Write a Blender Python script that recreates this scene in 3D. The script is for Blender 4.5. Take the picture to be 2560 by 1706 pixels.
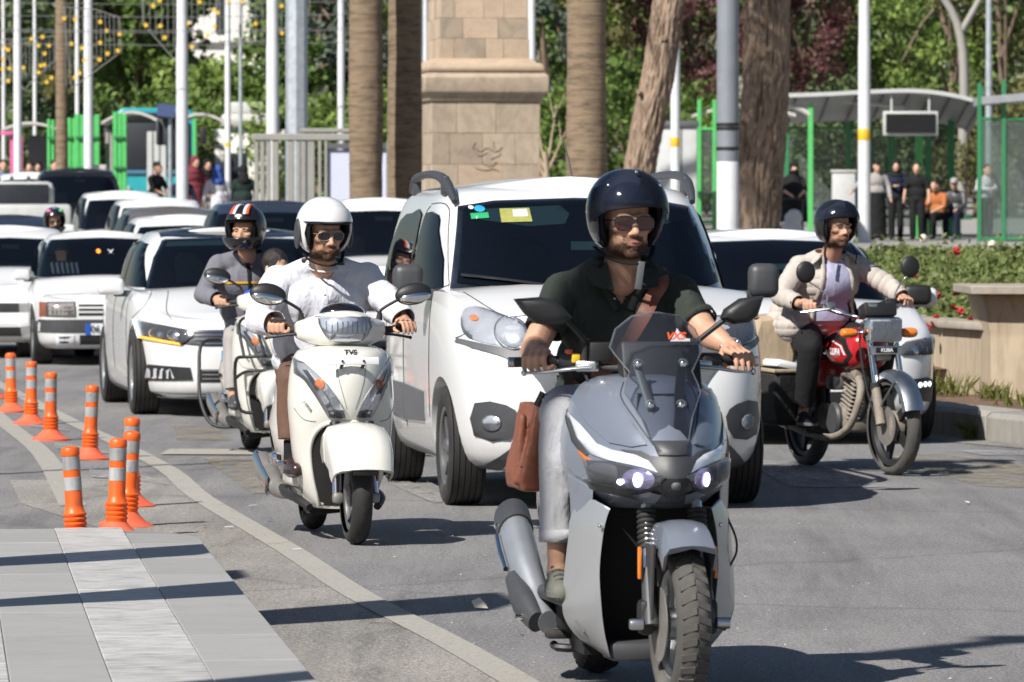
import bpy, bmesh, math, random
import numpy as np
from mathutils import Vector, Matrix, Quaternion, noise
from mathutils.bvhtree import BVHTree
from mathutils.geometry import delaunay_2d_cdt
R = math.radians
rnd = random.Random(7)
sc = bpy.context.scene
for _o in list(bpy.data.objects): bpy.data.objects.remove(_o)
C = sc.collection
# ------------------------------------------------------------------ camera, sky, sun, exposure
cam = bpy.data.objects.new('camera', bpy.data.cameras.new('camera')); C.objects.link(cam)
cam.data.sensor_width = 36.0; cam.data.lens = 36.0 * 13000 / 2560
cam.data.clip_start = 0.5; cam.data.clip_end = 3000
cam.location = (0, 0, 1.47)
cam.rotation_euler = (R(90) - math.atan(288 / 13000), 0, 0)
cam.data.dof.use_dof = True; cam.data.dof.focus_distance = 21.0; cam.data.dof.aperture_fstop = 11.0
sc.camera = cam
SUN_AZ, SUN_EL = R(40), R(43)          # shadows run 40 degrees to the right of straight ahead
world = bpy.data.worlds.new('World'); sc.world = world; world.use_nodes = True
_n = world.node_tree.nodes; _n.clear()
_sky = _n.new('ShaderNodeTexSky'); _sky.sky_type = 'NISHITA'; _sky.sun_disc = False
_sky.sun_elevation = SUN_EL; _sky.sun_rotation = R(180) + SUN_AZ
_sky.air_density = 1.0; _sky.dust_density = 0.8; _sky.ozone_density = 1.6
_bg = _n.new('ShaderNodeBackground'); _bg.inputs[1].default_value = 0.05
_wo = _n.new('ShaderNodeOutputWorld')
world.node_tree.links.new(_sky.outputs[0], _bg.inputs[0]); world.node_tree.links.new(_bg.outputs[0], _wo.inputs[0])
sun = bpy.data.objects.new('sun', bpy.data.lights.new('sun', 'SUN')); C.objects.link(sun)
sun.data.energy = 5.0; sun.data.angle = R(0.53); sun.data.color = (1.0, 0.955, 0.89)
_d = Vector((math.sin(SUN_AZ) * math.cos(SUN_EL), math.cos(SUN_AZ) * math.cos(SUN_EL), -math.sin(SUN_EL)))
sun.rotation_euler = _d.to_track_quat('-Z', 'Y').to_euler(); sun.location = (-20, -25, 30)
vs = sc.view_settings; vs.view_transform = 'Standard'; vs.look = 'None'; vs.gamma = 1.0; vs.exposure = 0.48
vs.use_curve_mapping = False
sc.cycles.use_denoising = True
sc.cycles.max_bounces = 8; sc.cycles.transparent_max_bounces = 16; sc.cycles.caustics_reflective = False; sc.cycles.caustics_refractive = False
try: sc.cycles.sample_clamp_indirect = 6.0
except Exception: pass

def ground(d):
    "height of the ground sheet at distance d: the street climbs gently beyond 48 m"
    return 0.0 if d < 48 else 1.1 * ((d - 48) / 60.0) ** 2 if d < 108 else 1.1 + (d - 108) * 0.018

# ------------------------------------------------------------------ materials
MAT = {}
def nt(name):
    m = bpy.data.materials.new(name); m.use_nodes = True
    t = m.node_tree; b = t.nodes.get('Principled BSDF')
    MAT[name] = m
    return m, t, b
def srgb(r, g, b):
    f = lambda c: (c / 255 / 12.92) if c / 255 <= 0.04045 else ((c / 255 + 0.055) / 1.055) ** 2.4
    return (f(r), f(g), f(b), 1)
def col4(c): return (c[0], c[1], c[2], 1)
def ramp(t, fac, stops):
    r = t.nodes.new('ShaderNodeValToRGB'); e = r.color_ramp.elements
    while len(e) < len(stops): e.new(0.5)
    for i, (p, c) in enumerate(stops): e[i].position = p; e[i].color = col4(c)
    t.links.new(fac, r.inputs[0]); return r.outputs[0]
def tex(t, scale, detail=4, rough=0.55, dist=0, vec=None, kind='noise', stretch=None):
    if vec is None:
        tc = t.nodes.new('ShaderNodeTexCoord'); vec = tc.outputs['Object']
    if stretch:
        mp = t.nodes.new('ShaderNodeMapping'); mp.inputs['Scale'].default_value = stretch
        t.links.new(vec, mp.inputs[0]); vec = mp.outputs[0]
    if kind == 'noise':
        n = t.nodes.new('ShaderNodeTexNoise'); n.inputs['Detail'].default_value = detail
        n.inputs['Roughness'].default_value = rough; n.inputs['Distortion'].default_value = dist
    elif kind == 'voronoi': n = t.nodes.new('ShaderNodeTexVoronoi')
    elif kind == 'wave':
        n = t.nodes.new('ShaderNodeTexWave'); n.inputs['Distortion'].default_value = dist; n.inputs['Detail'].default_value = detail
    n.inputs['Scale'].default_value = scale
    t.links.new(vec, n.inputs['Vector'])
    return n.outputs[0]
def bump(t, b, h, strength=0.3, dist=0.02):
    bn = t.nodes.new('ShaderNodeBump'); bn.inputs['Strength'].default_value = strength; bn.inputs['Distance'].default_value = dist
    t.links.new(h, bn.inputs['Height'])
    t.links.new(bn.outputs[0], b.inputs['Normal'])
def mixc(t, fac, a, b_, mode='MIX'):
    m = t.nodes.new('ShaderNodeMix'); m.data_type = 'RGBA'; m.blend_type = mode
    for s, v in ((0, fac), (6, a), (7, b_)):
        if hasattr(v, 'links'): t.links.new(v, m.inputs[s])
        elif s == 0: m.inputs[0].default_value = v
        else: m.inputs[s].default_value = col4(v)
    return m.outputs[2]
def rand_vec(t):
    "object coordinates shifted by a per-object amount, so that copies do not repeat the same marks"
    tc = t.nodes.new('ShaderNodeTexCoord'); oi = t.nodes.new('ShaderNodeObjectInfo'); m = t.nodes.new('ShaderNodeVectorMath'); m.operation = 'SCALE'; m.inputs[0].default_value = (37, 53, 29)
    t.links.new(oi.outputs['Random'], m.inputs['Scale']); a = t.nodes.new('ShaderNodeVectorMath'); t.links.new(tc.outputs['Object'], a.inputs[0]); t.links.new(m.outputs[0], a.inputs[1]); return a.outputs[0]
def rand_tint(t, amount):
    "per-object brightness so that alike pieces differ"
    oi = t.nodes.new('ShaderNodeObjectInfo'); mr = t.nodes.new('ShaderNodeMapRange')
    mr.inputs[3].default_value = 1 - amount; mr.inputs[4].default_value = 1 + amount
    t.links.new(oi.outputs['Random'], mr.inputs[0]); return mr.outputs[0]
def mat(name, c, rough=0.5, metal=0.0, coat=0.0, var=0.12, vs_=6.0, bmp=0.0, bs=60.0, bd=0.01, spec=0.5, tint=0.0, dirt=None, c2=None, stretch=None, sheen=0.0):
    "general procedural surface: base colour with cloudy variation, grain bump, optional dirt colour gathering in patches"
    m, t, b = nt(name)
    a = tuple(max(0, v * (1 - var)) for v in c[:3]); z = c2[:3] if c2 else tuple(min(1, v * (1 + var)) for v in c[:3])
    rv = rand_vec(t) if tint else None
    n = tex(t, vs_, 5, 0.6, stretch=stretch, vec=rv)
    out = ramp(t, n, [(0.3, a), (0.7, z)])
    if dirt:
        d = ramp(t, tex(t, vs_ * 0.6 + 1.3, 8, 0.7, vec=rv), [(0.52, (0, 0, 0)), (0.72, (dirt[3],) * 3)])
        out = mixc(t, d, out, dirt[:3])
    if tint:
        out = mixc(t, 1.0, out, (1, 1, 1), 'MULTIPLY') if False else out
        hs = t.nodes.new('ShaderNodeHueSaturation'); t.links.new(out, hs.inputs['Color']); t.links.new(rand_tint(t, tint), hs.inputs['Value']); out = hs.outputs[0]
    t.links.new(out, b.inputs['Base Color'])
    rr = t.nodes.new('ShaderNodeMapRange'); rr.inputs[3].default_value = max(0.02, rough - 0.06); rr.inputs[4].default_value = min(1, rough + 0.08)
    t.links.new(n, rr.inputs[0]); t.links.new(rr.outputs[0], b.inputs['Roughness'])
    b.inputs['Metallic'].default_value = metal
    b.inputs['Coat Weight'].default_value = coat; b.inputs['Coat Roughness'].default_value = 0.04
    b.inputs['Specular IOR Level'].default_value = spec
    if sheen: b.inputs['Sheen Weight'].default_value = sheen
    if bmp: bump(t, b, tex(t, bs, 3, 0.6), bmp, bd)
    return m
def glass(name, tint=(1, 1, 1), alpha=0.3, rough=0.02, dark=(0.01, 0.012, 0.016), coat=0.4):
    "thin pane: part see-through, part tinted body, with a gloss coat"
    m, t, b = nt(name)
    b.inputs['Base Color'].default_value = col4(dark); b.inputs['Roughness'].default_value = rough
    b.inputs['Specular IOR Level'].default_value = 0.4; b.inputs['Coat Weight'].default_value = coat; b.inputs['Coat Roughness'].default_value = 0.02
    tr = t.nodes.new('ShaderNodeBsdfTransparent'); tr.inputs[0].default_value = col4(tint)
    fr = t.nodes.new('ShaderNodeFresnel'); fr.inputs[0].default_value = 1.45
    mr = t.nodes.new('ShaderNodeMapRange'); mr.inputs[3].default_value = alpha; mr.inputs[4].default_value = 1.0
    t.links.new(fr.outputs[0], mr.inputs[0])
    mx = t.nodes.new('ShaderNodeMixShader'); t.links.new(mr.outputs[0], mx.inputs[0])
    t.links.new(tr.outputs[0], mx.inputs[1]); t.links.new(b.outputs[0], mx.inputs[2])
    t.links.new(mx.outputs[0], t.nodes['Material Output'].inputs[0])
    return m
def emit(name, c, s):
    m, t, b = nt(name); b.inputs['Base Color'].default_value = col4(c)
    b.inputs['Emission Color'].default_value = col4(c); b.inputs['Emission Strength'].default_value = s
    return m

# ------------------------------------------------------------------ mesh building
def cr(p0, p1, p2, p3, t):
    t2, t3 = t * t, t * t * t
    return 0.5 * ((2 * p1) + (-p0 + p2) * t + (2 * p0 - 5 * p1 + 4 * p2 - p3) * t2 + (-p0 + 3 * p1 - 3 * p2 + p3) * t3)
def spline(pts, n, closed=False):
    "Catmull-Rom through pts, n steps to each span"
    P = [np.array(p, float) for p in pts]; k = len(P); out = []
    segs = k if closed else k - 1
    for i in range(segs):
        if closed: a, b, c, d = P[i - 1], P[i], P[(i + 1) % k], P[(i + 2) % k]
        else: a, b, c, d = P[max(i - 1, 0)], P[i], P[i + 1], P[min(i + 2, k - 1)]
        for j in range(n): out.append(cr(a, b, c, d, j / n))
    if not closed: out.append(P[-1])
    return out
def rings_spline(rings, n):
    "densify a list of equal-length rings along the loft"
    A = np.array(rings, float); out = []
    k = len(A)
    for i in range(k - 1):
        for j in range(n): out.append(cr(A[max(i - 1, 0)], A[i], A[i + 1], A[min(i + 2, k - 1)], j / n))
    out.append(A[-1]); return out

class MB:
    def __init__(s): s.v = []; s.f = []; s.m = []; s.mi = 0
    def add(s, verts, faces):
        o = len(s.v); s.v += [tuple(map(float, p)) for p in verts]; s.f += [tuple(o + i for i in f) for f in faces]; s.m += [s.mi] * len(faces); return s
    def box(s, c, sz, rot=None):
        x, y, z = sz[0] / 2, sz[1] / 2, sz[2] / 2
        vv = [Vector((a, b, d)) for a in (-x, x) for b in (-y, y) for d in (-z, z)]
        if rot is not None:
            M = rot if isinstance(rot, Matrix) else Matrix.Rotation(rot, 3, 'Z'); vv = [M @ p for p in vv]
        vv = [p + Vector(c) for p in vv]
        return s.add(vv, [(0, 1, 3, 2), (4, 6, 7, 5), (0, 4, 5, 1), (2, 3, 7, 6), (0, 2, 6, 4), (1, 5, 7, 3)])
    def rbox(s, c, sz, r=0.01, rot=None, n=2):
        "box with rounded edges"
        b = bmesh.new(); bmesh.ops.create_cube(b, size=1.0)
        for v in b.verts: v.co = Vector((v.co.x * sz[0], v.co.y * sz[1], v.co.z * sz[2]))
        bmesh.ops.bevel(b, geom=list(b.edges), offset=min(r, min(sz) * 0.49), segments=n, profile=0.5, affect='EDGES')
        M = None
        if rot is not None: M = rot if isinstance(rot, Matrix) else Matrix.Rotation(rot, 3, 'Z')
        b.verts.index_update()
        vv = [(M @ v.co if M else v.co) + Vector(c) for v in b.verts]; ff = [tuple(v.index for v in f.verts) for f in b.faces]
        b.free(); return s.add(vv, ff)
    def loft(s, rings, closed=True, cap0=True, cap1=True):
        n = len(rings[0]); vv = [p for r in rings for p in r]; ff = []
        for i in range(len(rings) - 1):
            for j in range(n if closed else n - 1):
                a, b = i * n + j, i * n + (j + 1) % n
                ff.append((a, b, b + n, a + n))
        if cap0: ff.append(tuple(reversed(range(n))))
        if cap1: ff.append(tuple((len(rings) - 1) * n + j for j in range(n)))
        return s.add(vv, ff)
    def tube(s, pts, rad, n=8, closed=False, cap=True, flat=1.0, smooth=0, up=None):
        P = [Vector(p) for p in pts]
        rr = list(rad) if hasattr(rad, '__len__') else [rad] * len(P)
        if smooth:
            rp = spline([tuple(p) + (r,) for p, r in zip(P, rr)], smooth, closed); P = [Vector(q[:3]) for q in rp]; rr = [q[3] for q in rp]
        k = len(P); rings = []
        nrm = None
        for i in range(k):
            if closed: tg = P[(i + 1) % k] - P[i - 1]
            else: tg = P[min(i + 1, k - 1)] - P[max(i - 1, 0)]
            tg.normalize()
            if nrm is None:
                u0 = Vector(up) if up else (Vector((0, 0, 1)) if abs(tg.z) < 0.9 else Vector((0, 1, 0)))
                nrm = (u0 - tg * u0.dot(tg)).normalized()
            else: nrm = (nrm - tg * nrm.dot(tg)).normalized()
            bi = tg.cross(nrm)
            rings.append([P[i] + (nrm * math.cos(a) * rr[i] * flat + bi * math.sin(a) * rr[i]) for a in (2 * math.pi * j / n for j in range(n))])
        if closed: rings.append(rings[0])
        return s.loft(rings, True, cap and not closed, cap and not closed)
    def lathe(s, prof, n=24, c=(0, 0, 0), axis='Z', closed=False):
        rings = []
        for r, z in prof:
            ring = []
            for j in range(n):
                a = 2 * math.pi * j / n; x, y = r * math.cos(a), r * math.sin(a)
                p = {'Z': (x, y, z), 'X': (z, x, y), 'Y': (y, z, x)}[axis]
                ring.append((p[0] + c[0], p[1] + c[1], p[2] + c[2]))
            rings.append(ring)
        if closed: rings.append(rings[0])
        return s.loft(rings, True, not closed, not closed)
    def ell(s, c, r, nu=16, nv=10, rot=None):
        c = Vector(c); r = (r, r, r) if not hasattr(r, '__len__') else r
        rings = []
        M = None
        if rot is not None: M = rot if isinstance(rot, Matrix) else Matrix.Rotation(rot, 3, 'Z')
        for i in range(1, nv):
            th = math.pi * i / nv; ring = []
            for j in range(nu):
                a = 2 * math.pi * j / nu
                p = Vector((r[0] * math.sin(th) * math.cos(a), r[1] * math.sin(th) * math.sin(a), -r[2] * math.cos(th)))
                ring.append((M @ p if M else p) + c)
            rings.append(ring)
        o = len(s.v); s.loft(rings, True, False, False)
        for sgn, base in ((-1, 0), (1, (nv - 2) * nu)):
            p = Vector((0, 0, sgn * r[2])); s.v.append(tuple((M @ p if M else p) + c)); q = len(s.v) - 1
            for j in range(nu):
                a, b = o + base + j, o + base + (j + 1) % nu
                s.f.append((q, b, a) if sgn < 0 else (q, a, b)); s.m.append(s.mi)
        return s
    def capsule(s, a, b, ra, rb, n=14, flat=1.0, up=None):
        "tapered limb with round ends"
        a, b = Vector(a), Vector(b); t = (b - a); L = t.length; t.normalize()
        pts, rr = [], []
        for k in range(5):
            u = math.pi / 2 * (1 - k / 4); pts.append(a - t * ra * math.sin(u)); rr.append(max(ra * math.cos(u), ra * 0.08))
        for k in range(5):
            u = math.pi / 2 * k / 4; pts.append(b + t * rb * math.sin(u)); rr.append(max(rb * math.cos(u), rb * 0.08))
        return s.tube(pts, rr, n, flat=flat, up=up)
    def prism(s, poly, ax, a, b):
        "extrude a 2D polygon along axis ax between a and b; poly is in the other two axes in x,y,z order"
        f = {'x': lambda p, q: (q, p[0], p[1]), 'y': lambda p, q: (p[0], q, p[1]), 'z': lambda p, q: (p[0], p[1], q)}[ax]
        n = len(poly)
        vv = [f(p, a) for p in poly] + [f(p, b) for p in poly]
        ff = [tuple(range(n)), tuple(reversed(range(n, 2 * n)))] + [(i, n + i, n + (i + 1) % n, (i + 1) % n) for i in range(n)]
        return s.add(vv, ff)
    def merge(s, o):
        k = len(s.v); s.v += o.v; s.f += [tuple(k + i for i in f) for f in o.f]; s.m += o.m; return s
    def xform(s, M):
        s.v = [tuple(M @ Vector(p)) for p in s.v]; return s
    def mirror_x(s):
        o = MB(); o.v = [(-x, y, z) for x, y, z in s.v]; o.f = [tuple(reversed(f)) for f in s.f]; o.m = list(s.m); return o
    def mesh(s, name, mats, smooth=40, fix=True):
        me = bpy.data.meshes.new(name); me.from_pydata(s.v, [], s.f)
        if not isinstance(mats, (list, tuple)): mats = [mats]
        for m in mats: me.materials.append(MAT[m] if isinstance(m, str) else m)
        if len(mats) > 1: me.polygons.foreach_set('material_index', s.m)
        if fix:
            b = bmesh.new(); b.from_mesh(me); bmesh.ops.recalc_face_normals(b, faces=list(b.faces)); b.to_mesh(me); b.free()
        if smooth:
            me.shade_smooth()
            if smooth < 180: me.set_sharp_from_angle(angle=R(smooth))
        me.update(); return me
    def build(s, name, mats, parent=None, smooth=40, bevel=0, sub=0, solid=0, fix=True):
        return link(name, s.mesh(name, mats, smooth, fix), parent, bevel, sub, solid)
    def bvh(s): return BVHTree.FromPolygons([Vector(p) for p in s.v], [tuple(f) for f in s.f])
def link(name, me, parent=None, bevel=0, sub=0, solid=0):
    o = bpy.data.objects.new(name, me); C.objects.link(o)
    if parent is not None: o.parent = parent
    if solid: m = o.modifiers.new('s', 'SOLIDIFY'); m.thickness = solid; m.offset = 0
    if bevel: m = o.modifiers.new('b', 'BEVEL'); m.width = bevel; m.segments = 2; m.limit_method = 'ANGLE'; m.angle_limit = R(35)
    if sub: m = o.modifiers.new('u', 'SUBSURF'); m.levels = sub; m.render_levels = sub
    return o
def tag(o, label, cat, group=None, kind=None):
    if label: o['label'] = label
    if cat: o['category'] = cat
    if group: o['group'] = group
    if kind: o['kind'] = kind
    return o
def thing(name, label, cat, loc=(0, 0, 0), rz=0.0, group=None):
    o = bpy.data.objects.new(name, None); C.objects.link(o); o.empty_display_size = 0.1
    o.location = loc; o.rotation_euler = (0, 0, rz)
    return tag(o, label, cat, group)
def struct(o): o['kind'] = 'structure'; return o
WORK = bpy.data.scenes.new('work')   # scratch scene for modifier runs, removed at the end
def realise(mb, name, mods):
    "run modifiers on a temporary object and return the resulting mesh"
    me = mb.mesh(name, list(MAT.values())[0], 0)
    o = bpy.data.objects.new('tmp', me); WORK.collection.objects.link(o)
    mods(o)
    vl = WORK.view_layers[0]; vl.update(); dg = vl.depsgraph
    r = bpy.data.meshes.new_from_object(o.evaluated_get(dg)); bpy.data.objects.remove(o); bpy.data.meshes.remove(me)
    return r
def blob(mb, name, voxel, it=6, fac=0.5, mats=None, dec=0):
    "fuse overlapping solids into one smooth skin"
    def mods(o):
        m = o.modifiers.new('r', 'REMESH'); m.mode = 'VOXEL'; m.voxel_size = voxel; m.adaptivity = 0
        m = o.modifiers.new('s', 'SMOOTH'); m.factor = fac; m.iterations = it
    me = realise(mb, name, mods)
    me.name = name; me.materials.clear()
    for m in (mats if isinstance(mats, (list, tuple)) else [mats]): me.materials.append(MAT[m] if isinstance(m, str) else m)
    me.shade_smooth(); return me
def mb_from_mesh(me):
    o = MB(); o.v = [tuple(v.co) for v in me.vertices]; o.f = [tuple(p.vertices) for p in me.polygons]; o.m = [0] * len(o.f); return o

def poly_smooth(poly, n=4): return [tuple(p) for p in spline(poly, n, True)]
def circ(cx, cy, rx, ry=None, n=20): ry = ry or rx; return [(cx + rx * math.cos(2 * math.pi * i / n), cy + ry * math.sin(2 * math.pi * i / n)) for i in range(n)]
def conform(bvh, poly, axis, off=0.004, res=0.05, skirt=0.012, flipx=False, dome=0.0):
    "lay a 2D outline on a curved shell: poly in (x,z) for 'front'/'back', (y,z) for 'left'(-x)/'right'(+x), (x,y) for 'top'; off lifts it, skirt gives it an edge, dome bulges it"
    if flipx: poly = [(-a, b) for a, b in poly]
    B = []
    k = len(poly)
    for i in range(k):
        a, b = poly[i], poly[(i + 1) % k]; L = math.dist(a, b); m = max(1, int(L / res))
        for j in range(m): B.append((a[0] + (b[0] - a[0]) * j / m, a[1] + (b[1] - a[1]) * j / m))
    nb = len(B)
    xs = [p[0] for p in B]; ys = [p[1] for p in B]
    inner = []
    def inside(p):
        c = False; j = nb - 1
        for i in range(nb):
            if (B[i][1] > p[1]) != (B[j][1] > p[1]) and p[0] < (B[j][0] - B[i][0]) * (p[1] - B[i][1]) / (B[j][1] - B[i][1]) + B[i][0]: c = not c
            j = i
        return c
    def edged(p): return min((p[0] - q[0]) ** 2 + (p[1] - q[1]) ** 2 for q in B) ** 0.5
    y = min(ys) + res / 2
    while y < max(ys):
        x = min(xs) + res / 2
        while x < max(xs):
            if inside((x, y)) and edged((x, y)) > res * 0.4: inner.append((x, y))
            x += res
        y += res
    pts = [Vector(p) for p in B + inner]
    vv, ee, ff, ov, oe, of = delaunay_2d_cdt(pts, [(i, (i + 1) % nb) for i in range(nb)], [], 1, 1e-6)
    dirs = {'front': Vector((0, 1, 0)), 'back': Vector((0, -1, 0)), 'left': Vector((1, 0, 0)), 'right': Vector((-1, 0, 0)), 'top': Vector((0, 0, -1))}[axis]
    out = []; last = None
    dist = [min(0.08, edged(tuple(p))) for p in vv] if dome else None
    dm = max(dist) if dome else 1
    for i, p in enumerate(vv):
        a, b = p
        if axis in ('front', 'back'): o = Vector((a, -20 * dirs.y, b))
        elif axis in ('left', 'right'): o = Vector((-20 * dirs.x, a, b))
        else: o = Vector((a, b, 20))
        h, nn, _, _ = bvh.ray_cast(o, dirs)
        if h is None:
            q = o + dirs * 20
            h, nn, _, _ = bvh.find_nearest(q)
        if nn.dot(dirs) > 0: nn = -nn
        n2 = (nn - dirs * 0.6).normalized()
        e = off + (dome * math.sqrt(max(0, 1 - (1 - dist[i] / max(dm, 1e-6)) ** 2)) if dome else 0)
        out.append(h + n2 * e)
    mb = MB(); mb.add(out, [tuple(f) for f in ff])
    # skirt along the border
    if skirt:
        from collections import Counter
        cnt = Counter()
        for f in ff:
            for i in range(len(f)):
                a, b = f[i], f[(i + 1) % len(f)]; cnt[(min(a, b), max(a, b))] += 1
        bd = [e for e, c_ in cnt.items() if c_ == 1]
        low = {}
        for a, b in bd:
            for q in (a, b):
                if q not in low: low[q] = len(mb.v); mb.v.append(tuple(out[q] + dirs * (skirt + off)))
            mb.f.append((a, b, low[b], low[a])); mb.m.append(mb.mi)
    return mb
def smooth_noise(p, s): return noise.noise(Vector(p) * s)

# ------------------------------------------------------------------ material library
def m_asphalt(name,lo,hi,warm=0.0):
 m,t,b=nt(name)
 tc=t.nodes.new('ShaderNodeTexCoord').outputs['Object']
 big=ramp(t,tex(t,0.45,5,0.6,vec=tc),[(0.32,lo),(0.68,hi)])
 g=ramp(t,tex(t,95,2,0.7,vec=tc),[(0.30,(0.16,0.16,0.17)),(0.50,(0.50,0.50,0.50)),(0.70,(1.0,0.98,0.95))])
 g2=ramp(t,tex(t,38,3,0.8,vec=tc),[(0.34,(0.28,0.28,0.29)),(0.66,(0.74,0.73,0.71))])
 c=mixc(t,0.9,mixc(t,0.7,big,g2,'OVERLAY'),g,'OVERLAY')
 wear=ramp(t,tex(t,2.2,8,0.75,vec=tc,stretch=(2.5,0.35,1)),[(0.42,(0,0,0)),(0.75,(0.35,0.35,0.35))])
 c=mixc(t,wear,c,tuple(v*1.5+warm for v in hi))
 c=mixc(t,1.0,c,ramp(t,tex(t,1.1,6,0.7,0.4,vec=tc,stretch=(1.5,.10,1)),[(.34,(.72,.72,.73)),(.52,(1,1,1))]),'MULTIPLY')
 v=t.nodes.new('ShaderNodeTexVoronoi');v.feature='DISTANCE_TO_EDGE';v.inputs['Scale'].default_value=0.22
 mp=t.nodes.new('ShaderNodeMapping');t.links.new(tc,mp.inputs[0])
 nn=t.nodes.new('ShaderNodeTexNoise');nn.inputs['Scale'].default_value=1.6;nn.inputs['Detail'].default_value=5;t.links.new(tc,nn.inputs[0])
 mx=t.nodes.new('ShaderNodeMix');mx.data_type='VECTOR';mx.inputs[0].default_value=0.35
 t.links.new(tc,mx.inputs[4]);t.links.new(nn.outputs[1],mx.inputs[5]);t.links.new(mx.outputs[1],v.inputs['Vector'])
 cr_=ramp(t,v.outputs[0],[(0.0,(0.72,0.72,0.72)),(0.006,(1,1,1))])
 c=mixc(t,0.8,c,cr_,'MULTIPLY')
 t.links.new(c,b.inputs['Base Color']);b.inputs['Roughness'].default_value=0.82;b.inputs['Specular IOR Level'].default_value=0.35
 bump(t,b,tex(t,130,2,0.7,vec=tc),0.55,0.006)
def m_foliage(name,dark,light,tips=None,scale=0.5,trans=0.35):
 m,t,b=nt(name)
 n=tex(t,scale,4,0.7)
 gi=t.nodes.new('ShaderNodeNewGeometry')
 c=ramp(t,n,[(0.3,dark),(0.55,tuple((a+z)/2 for a,z in zip(dark,light))),(0.72,light)])
 c2=mixc(t,0.5,c,ramp(t,gi.outputs['Random Per Island'],[(0,tuple(v*0.5 for v in dark)),(0.6,light),(1,tips or tuple(min(1,v*1.5)for v in light))]))
 t.links.new(c2,b.inputs['Base Color']);b.inputs['Roughness'].default_value=0.55;b.inputs['Specular IOR Level'].default_value=0.3
 tr=t.nodes.new('ShaderNodeBsdfTranslucent');t.links.new(c2,tr.inputs[0])
 mx=t.nodes.new('ShaderNodeMixShader');mx.inputs[0].default_value=trans
 t.links.new(b.outputs[0],mx.inputs[1]);t.links.new(tr.outputs[0],mx.inputs[2]);t.links.new(mx.outputs[0],t.nodes['Material Output'].inputs[0])
def m_streak(name,base,streak,amt=0.6,scale=3.0,stretch=(1,12,12),rough=0.5,bmp=0.05,tint=0.08,spec=0.4):
 m,t,b=nt(name)
 rv=rand_vec(t)
 s=ramp(t,tex(t,scale,7,0.7,0.6,stretch=stretch,vec=rv),[(0.46,(0,0,0)),(0.62,(amt,)*3)])
 c=mixc(t,s,base,streak)
 c=mixc(t,ramp(t,tex(t,4,6,0.7,vec=rv),[(0.45,(0,0,0)),(0.75,(0.35,)*3)]),c,tuple(v*0.72 for v in base))
 hs=t.nodes.new('ShaderNodeHueSaturation');t.links.new(c,hs.inputs['Color']);t.links.new(rand_tint(t,tint),hs.inputs['Value'])
 t.links.new(hs.outputs[0],b.inputs['Base Color']);b.inputs['Roughness'].default_value=rough;b.inputs['Specular IOR Level'].default_value=spec
 bump(t,b,tex(t,60,4,0.7),bmp,0.01)
def m_fabric(name,c,var=0.1,weave=420,wr=0.25,rough=0.85,fold=9.0,sheen=0.0,wd=0.03):
 "cloth: woven grain and soft creases"
 m,t,b=nt(name)
 n=tex(t,fold,4,0.55,0.4,stretch=(1,1,0.55))
 t.links.new(ramp(t,n,[(0.3,tuple(v*(1-var)for v in c)),(0.7,tuple(min(1,v*(1+var))for v in c))]),b.inputs['Base Color'])
 b.inputs['Roughness'].default_value=rough;b.inputs['Specular IOR Level'].default_value=0.25;b.inputs['Sheen Weight'].default_value=sheen
 b1=t.nodes.new('ShaderNodeBump');b1.inputs['Strength'].default_value=wr;b1.inputs['Distance'].default_value=wd;t.links.new(n,b1.inputs['Height'])
 b2=t.nodes.new('ShaderNodeBump');b2.inputs['Strength'].default_value=0.25;b2.inputs['Distance'].default_value=0.002
 t.links.new(tex(t,weave,1,0.5),b2.inputs['Height']);t.links.new(b1.outputs[0],b2.inputs['Normal']);t.links.new(b2.outputs[0],b.inputs['Normal'])
def m_paint(name,c,dirt=0.25,rough=0.22,flake=0.0,coat=1.0,dirtc=(0.30,0.27,0.23),metal=0.0):
 "car paint: clear coat, faint orange peel and road dust that thickens towards the sills"
 m,t,b=nt(name)
 tc=t.nodes.new('ShaderNodeTexCoord').outputs['Object']
 sp=t.nodes.new('ShaderNodeSeparateXYZ');t.links.new(tc,sp.inputs[0])
 mr=t.nodes.new('ShaderNodeMapRange');mr.inputs[1].default_value=0.75;mr.inputs[2].default_value=0.12;mr.inputs[3].default_value=0.0;mr.inputs[4].default_value=dirt
 t.links.new(sp.outputs[2],mr.inputs[0])
 n=ramp(t,tex(t,5,8,0.72,vec=tc),[(0.35,(0.15,)*3),(0.7,(1,1,1))])
 f=t.nodes.new('ShaderNodeMath');f.operation='MULTIPLY';t.links.new(mr.outputs[0],f.inputs[0]);t.links.new(n,f.inputs[1])
 base=ramp(t,tex(t,1.4,3,0.5,vec=tc),[(0.3,tuple(v*0.97 for v in c)),(0.7,c)])
 t.links.new(mixc(t,f.outputs[0],base,dirtc),b.inputs['Base Color'])
 ra=t.nodes.new('ShaderNodeMath');ra.operation='ADD';ra.inputs[1].default_value=rough;t.links.new(f.outputs[0],ra.inputs[0]);t.links.new(ra.outputs[0],b.inputs['Roughness'])
 b.inputs['Coat Weight'].default_value=coat*0.8;b.inputs['Coat Roughness'].default_value=0.05;b.inputs['Metallic'].default_value=metal
 bump(t,b,tex(t,18,2,0.5,vec=tc),0.015,0.01)
m_asphalt('asphalt',(0.150,0.149,0.152),(0.205,0.202,0.200))
m_asphalt('asphalt_dusty',(0.205,0.197,0.183),(0.265,0.252,0.232),0.01)
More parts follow.
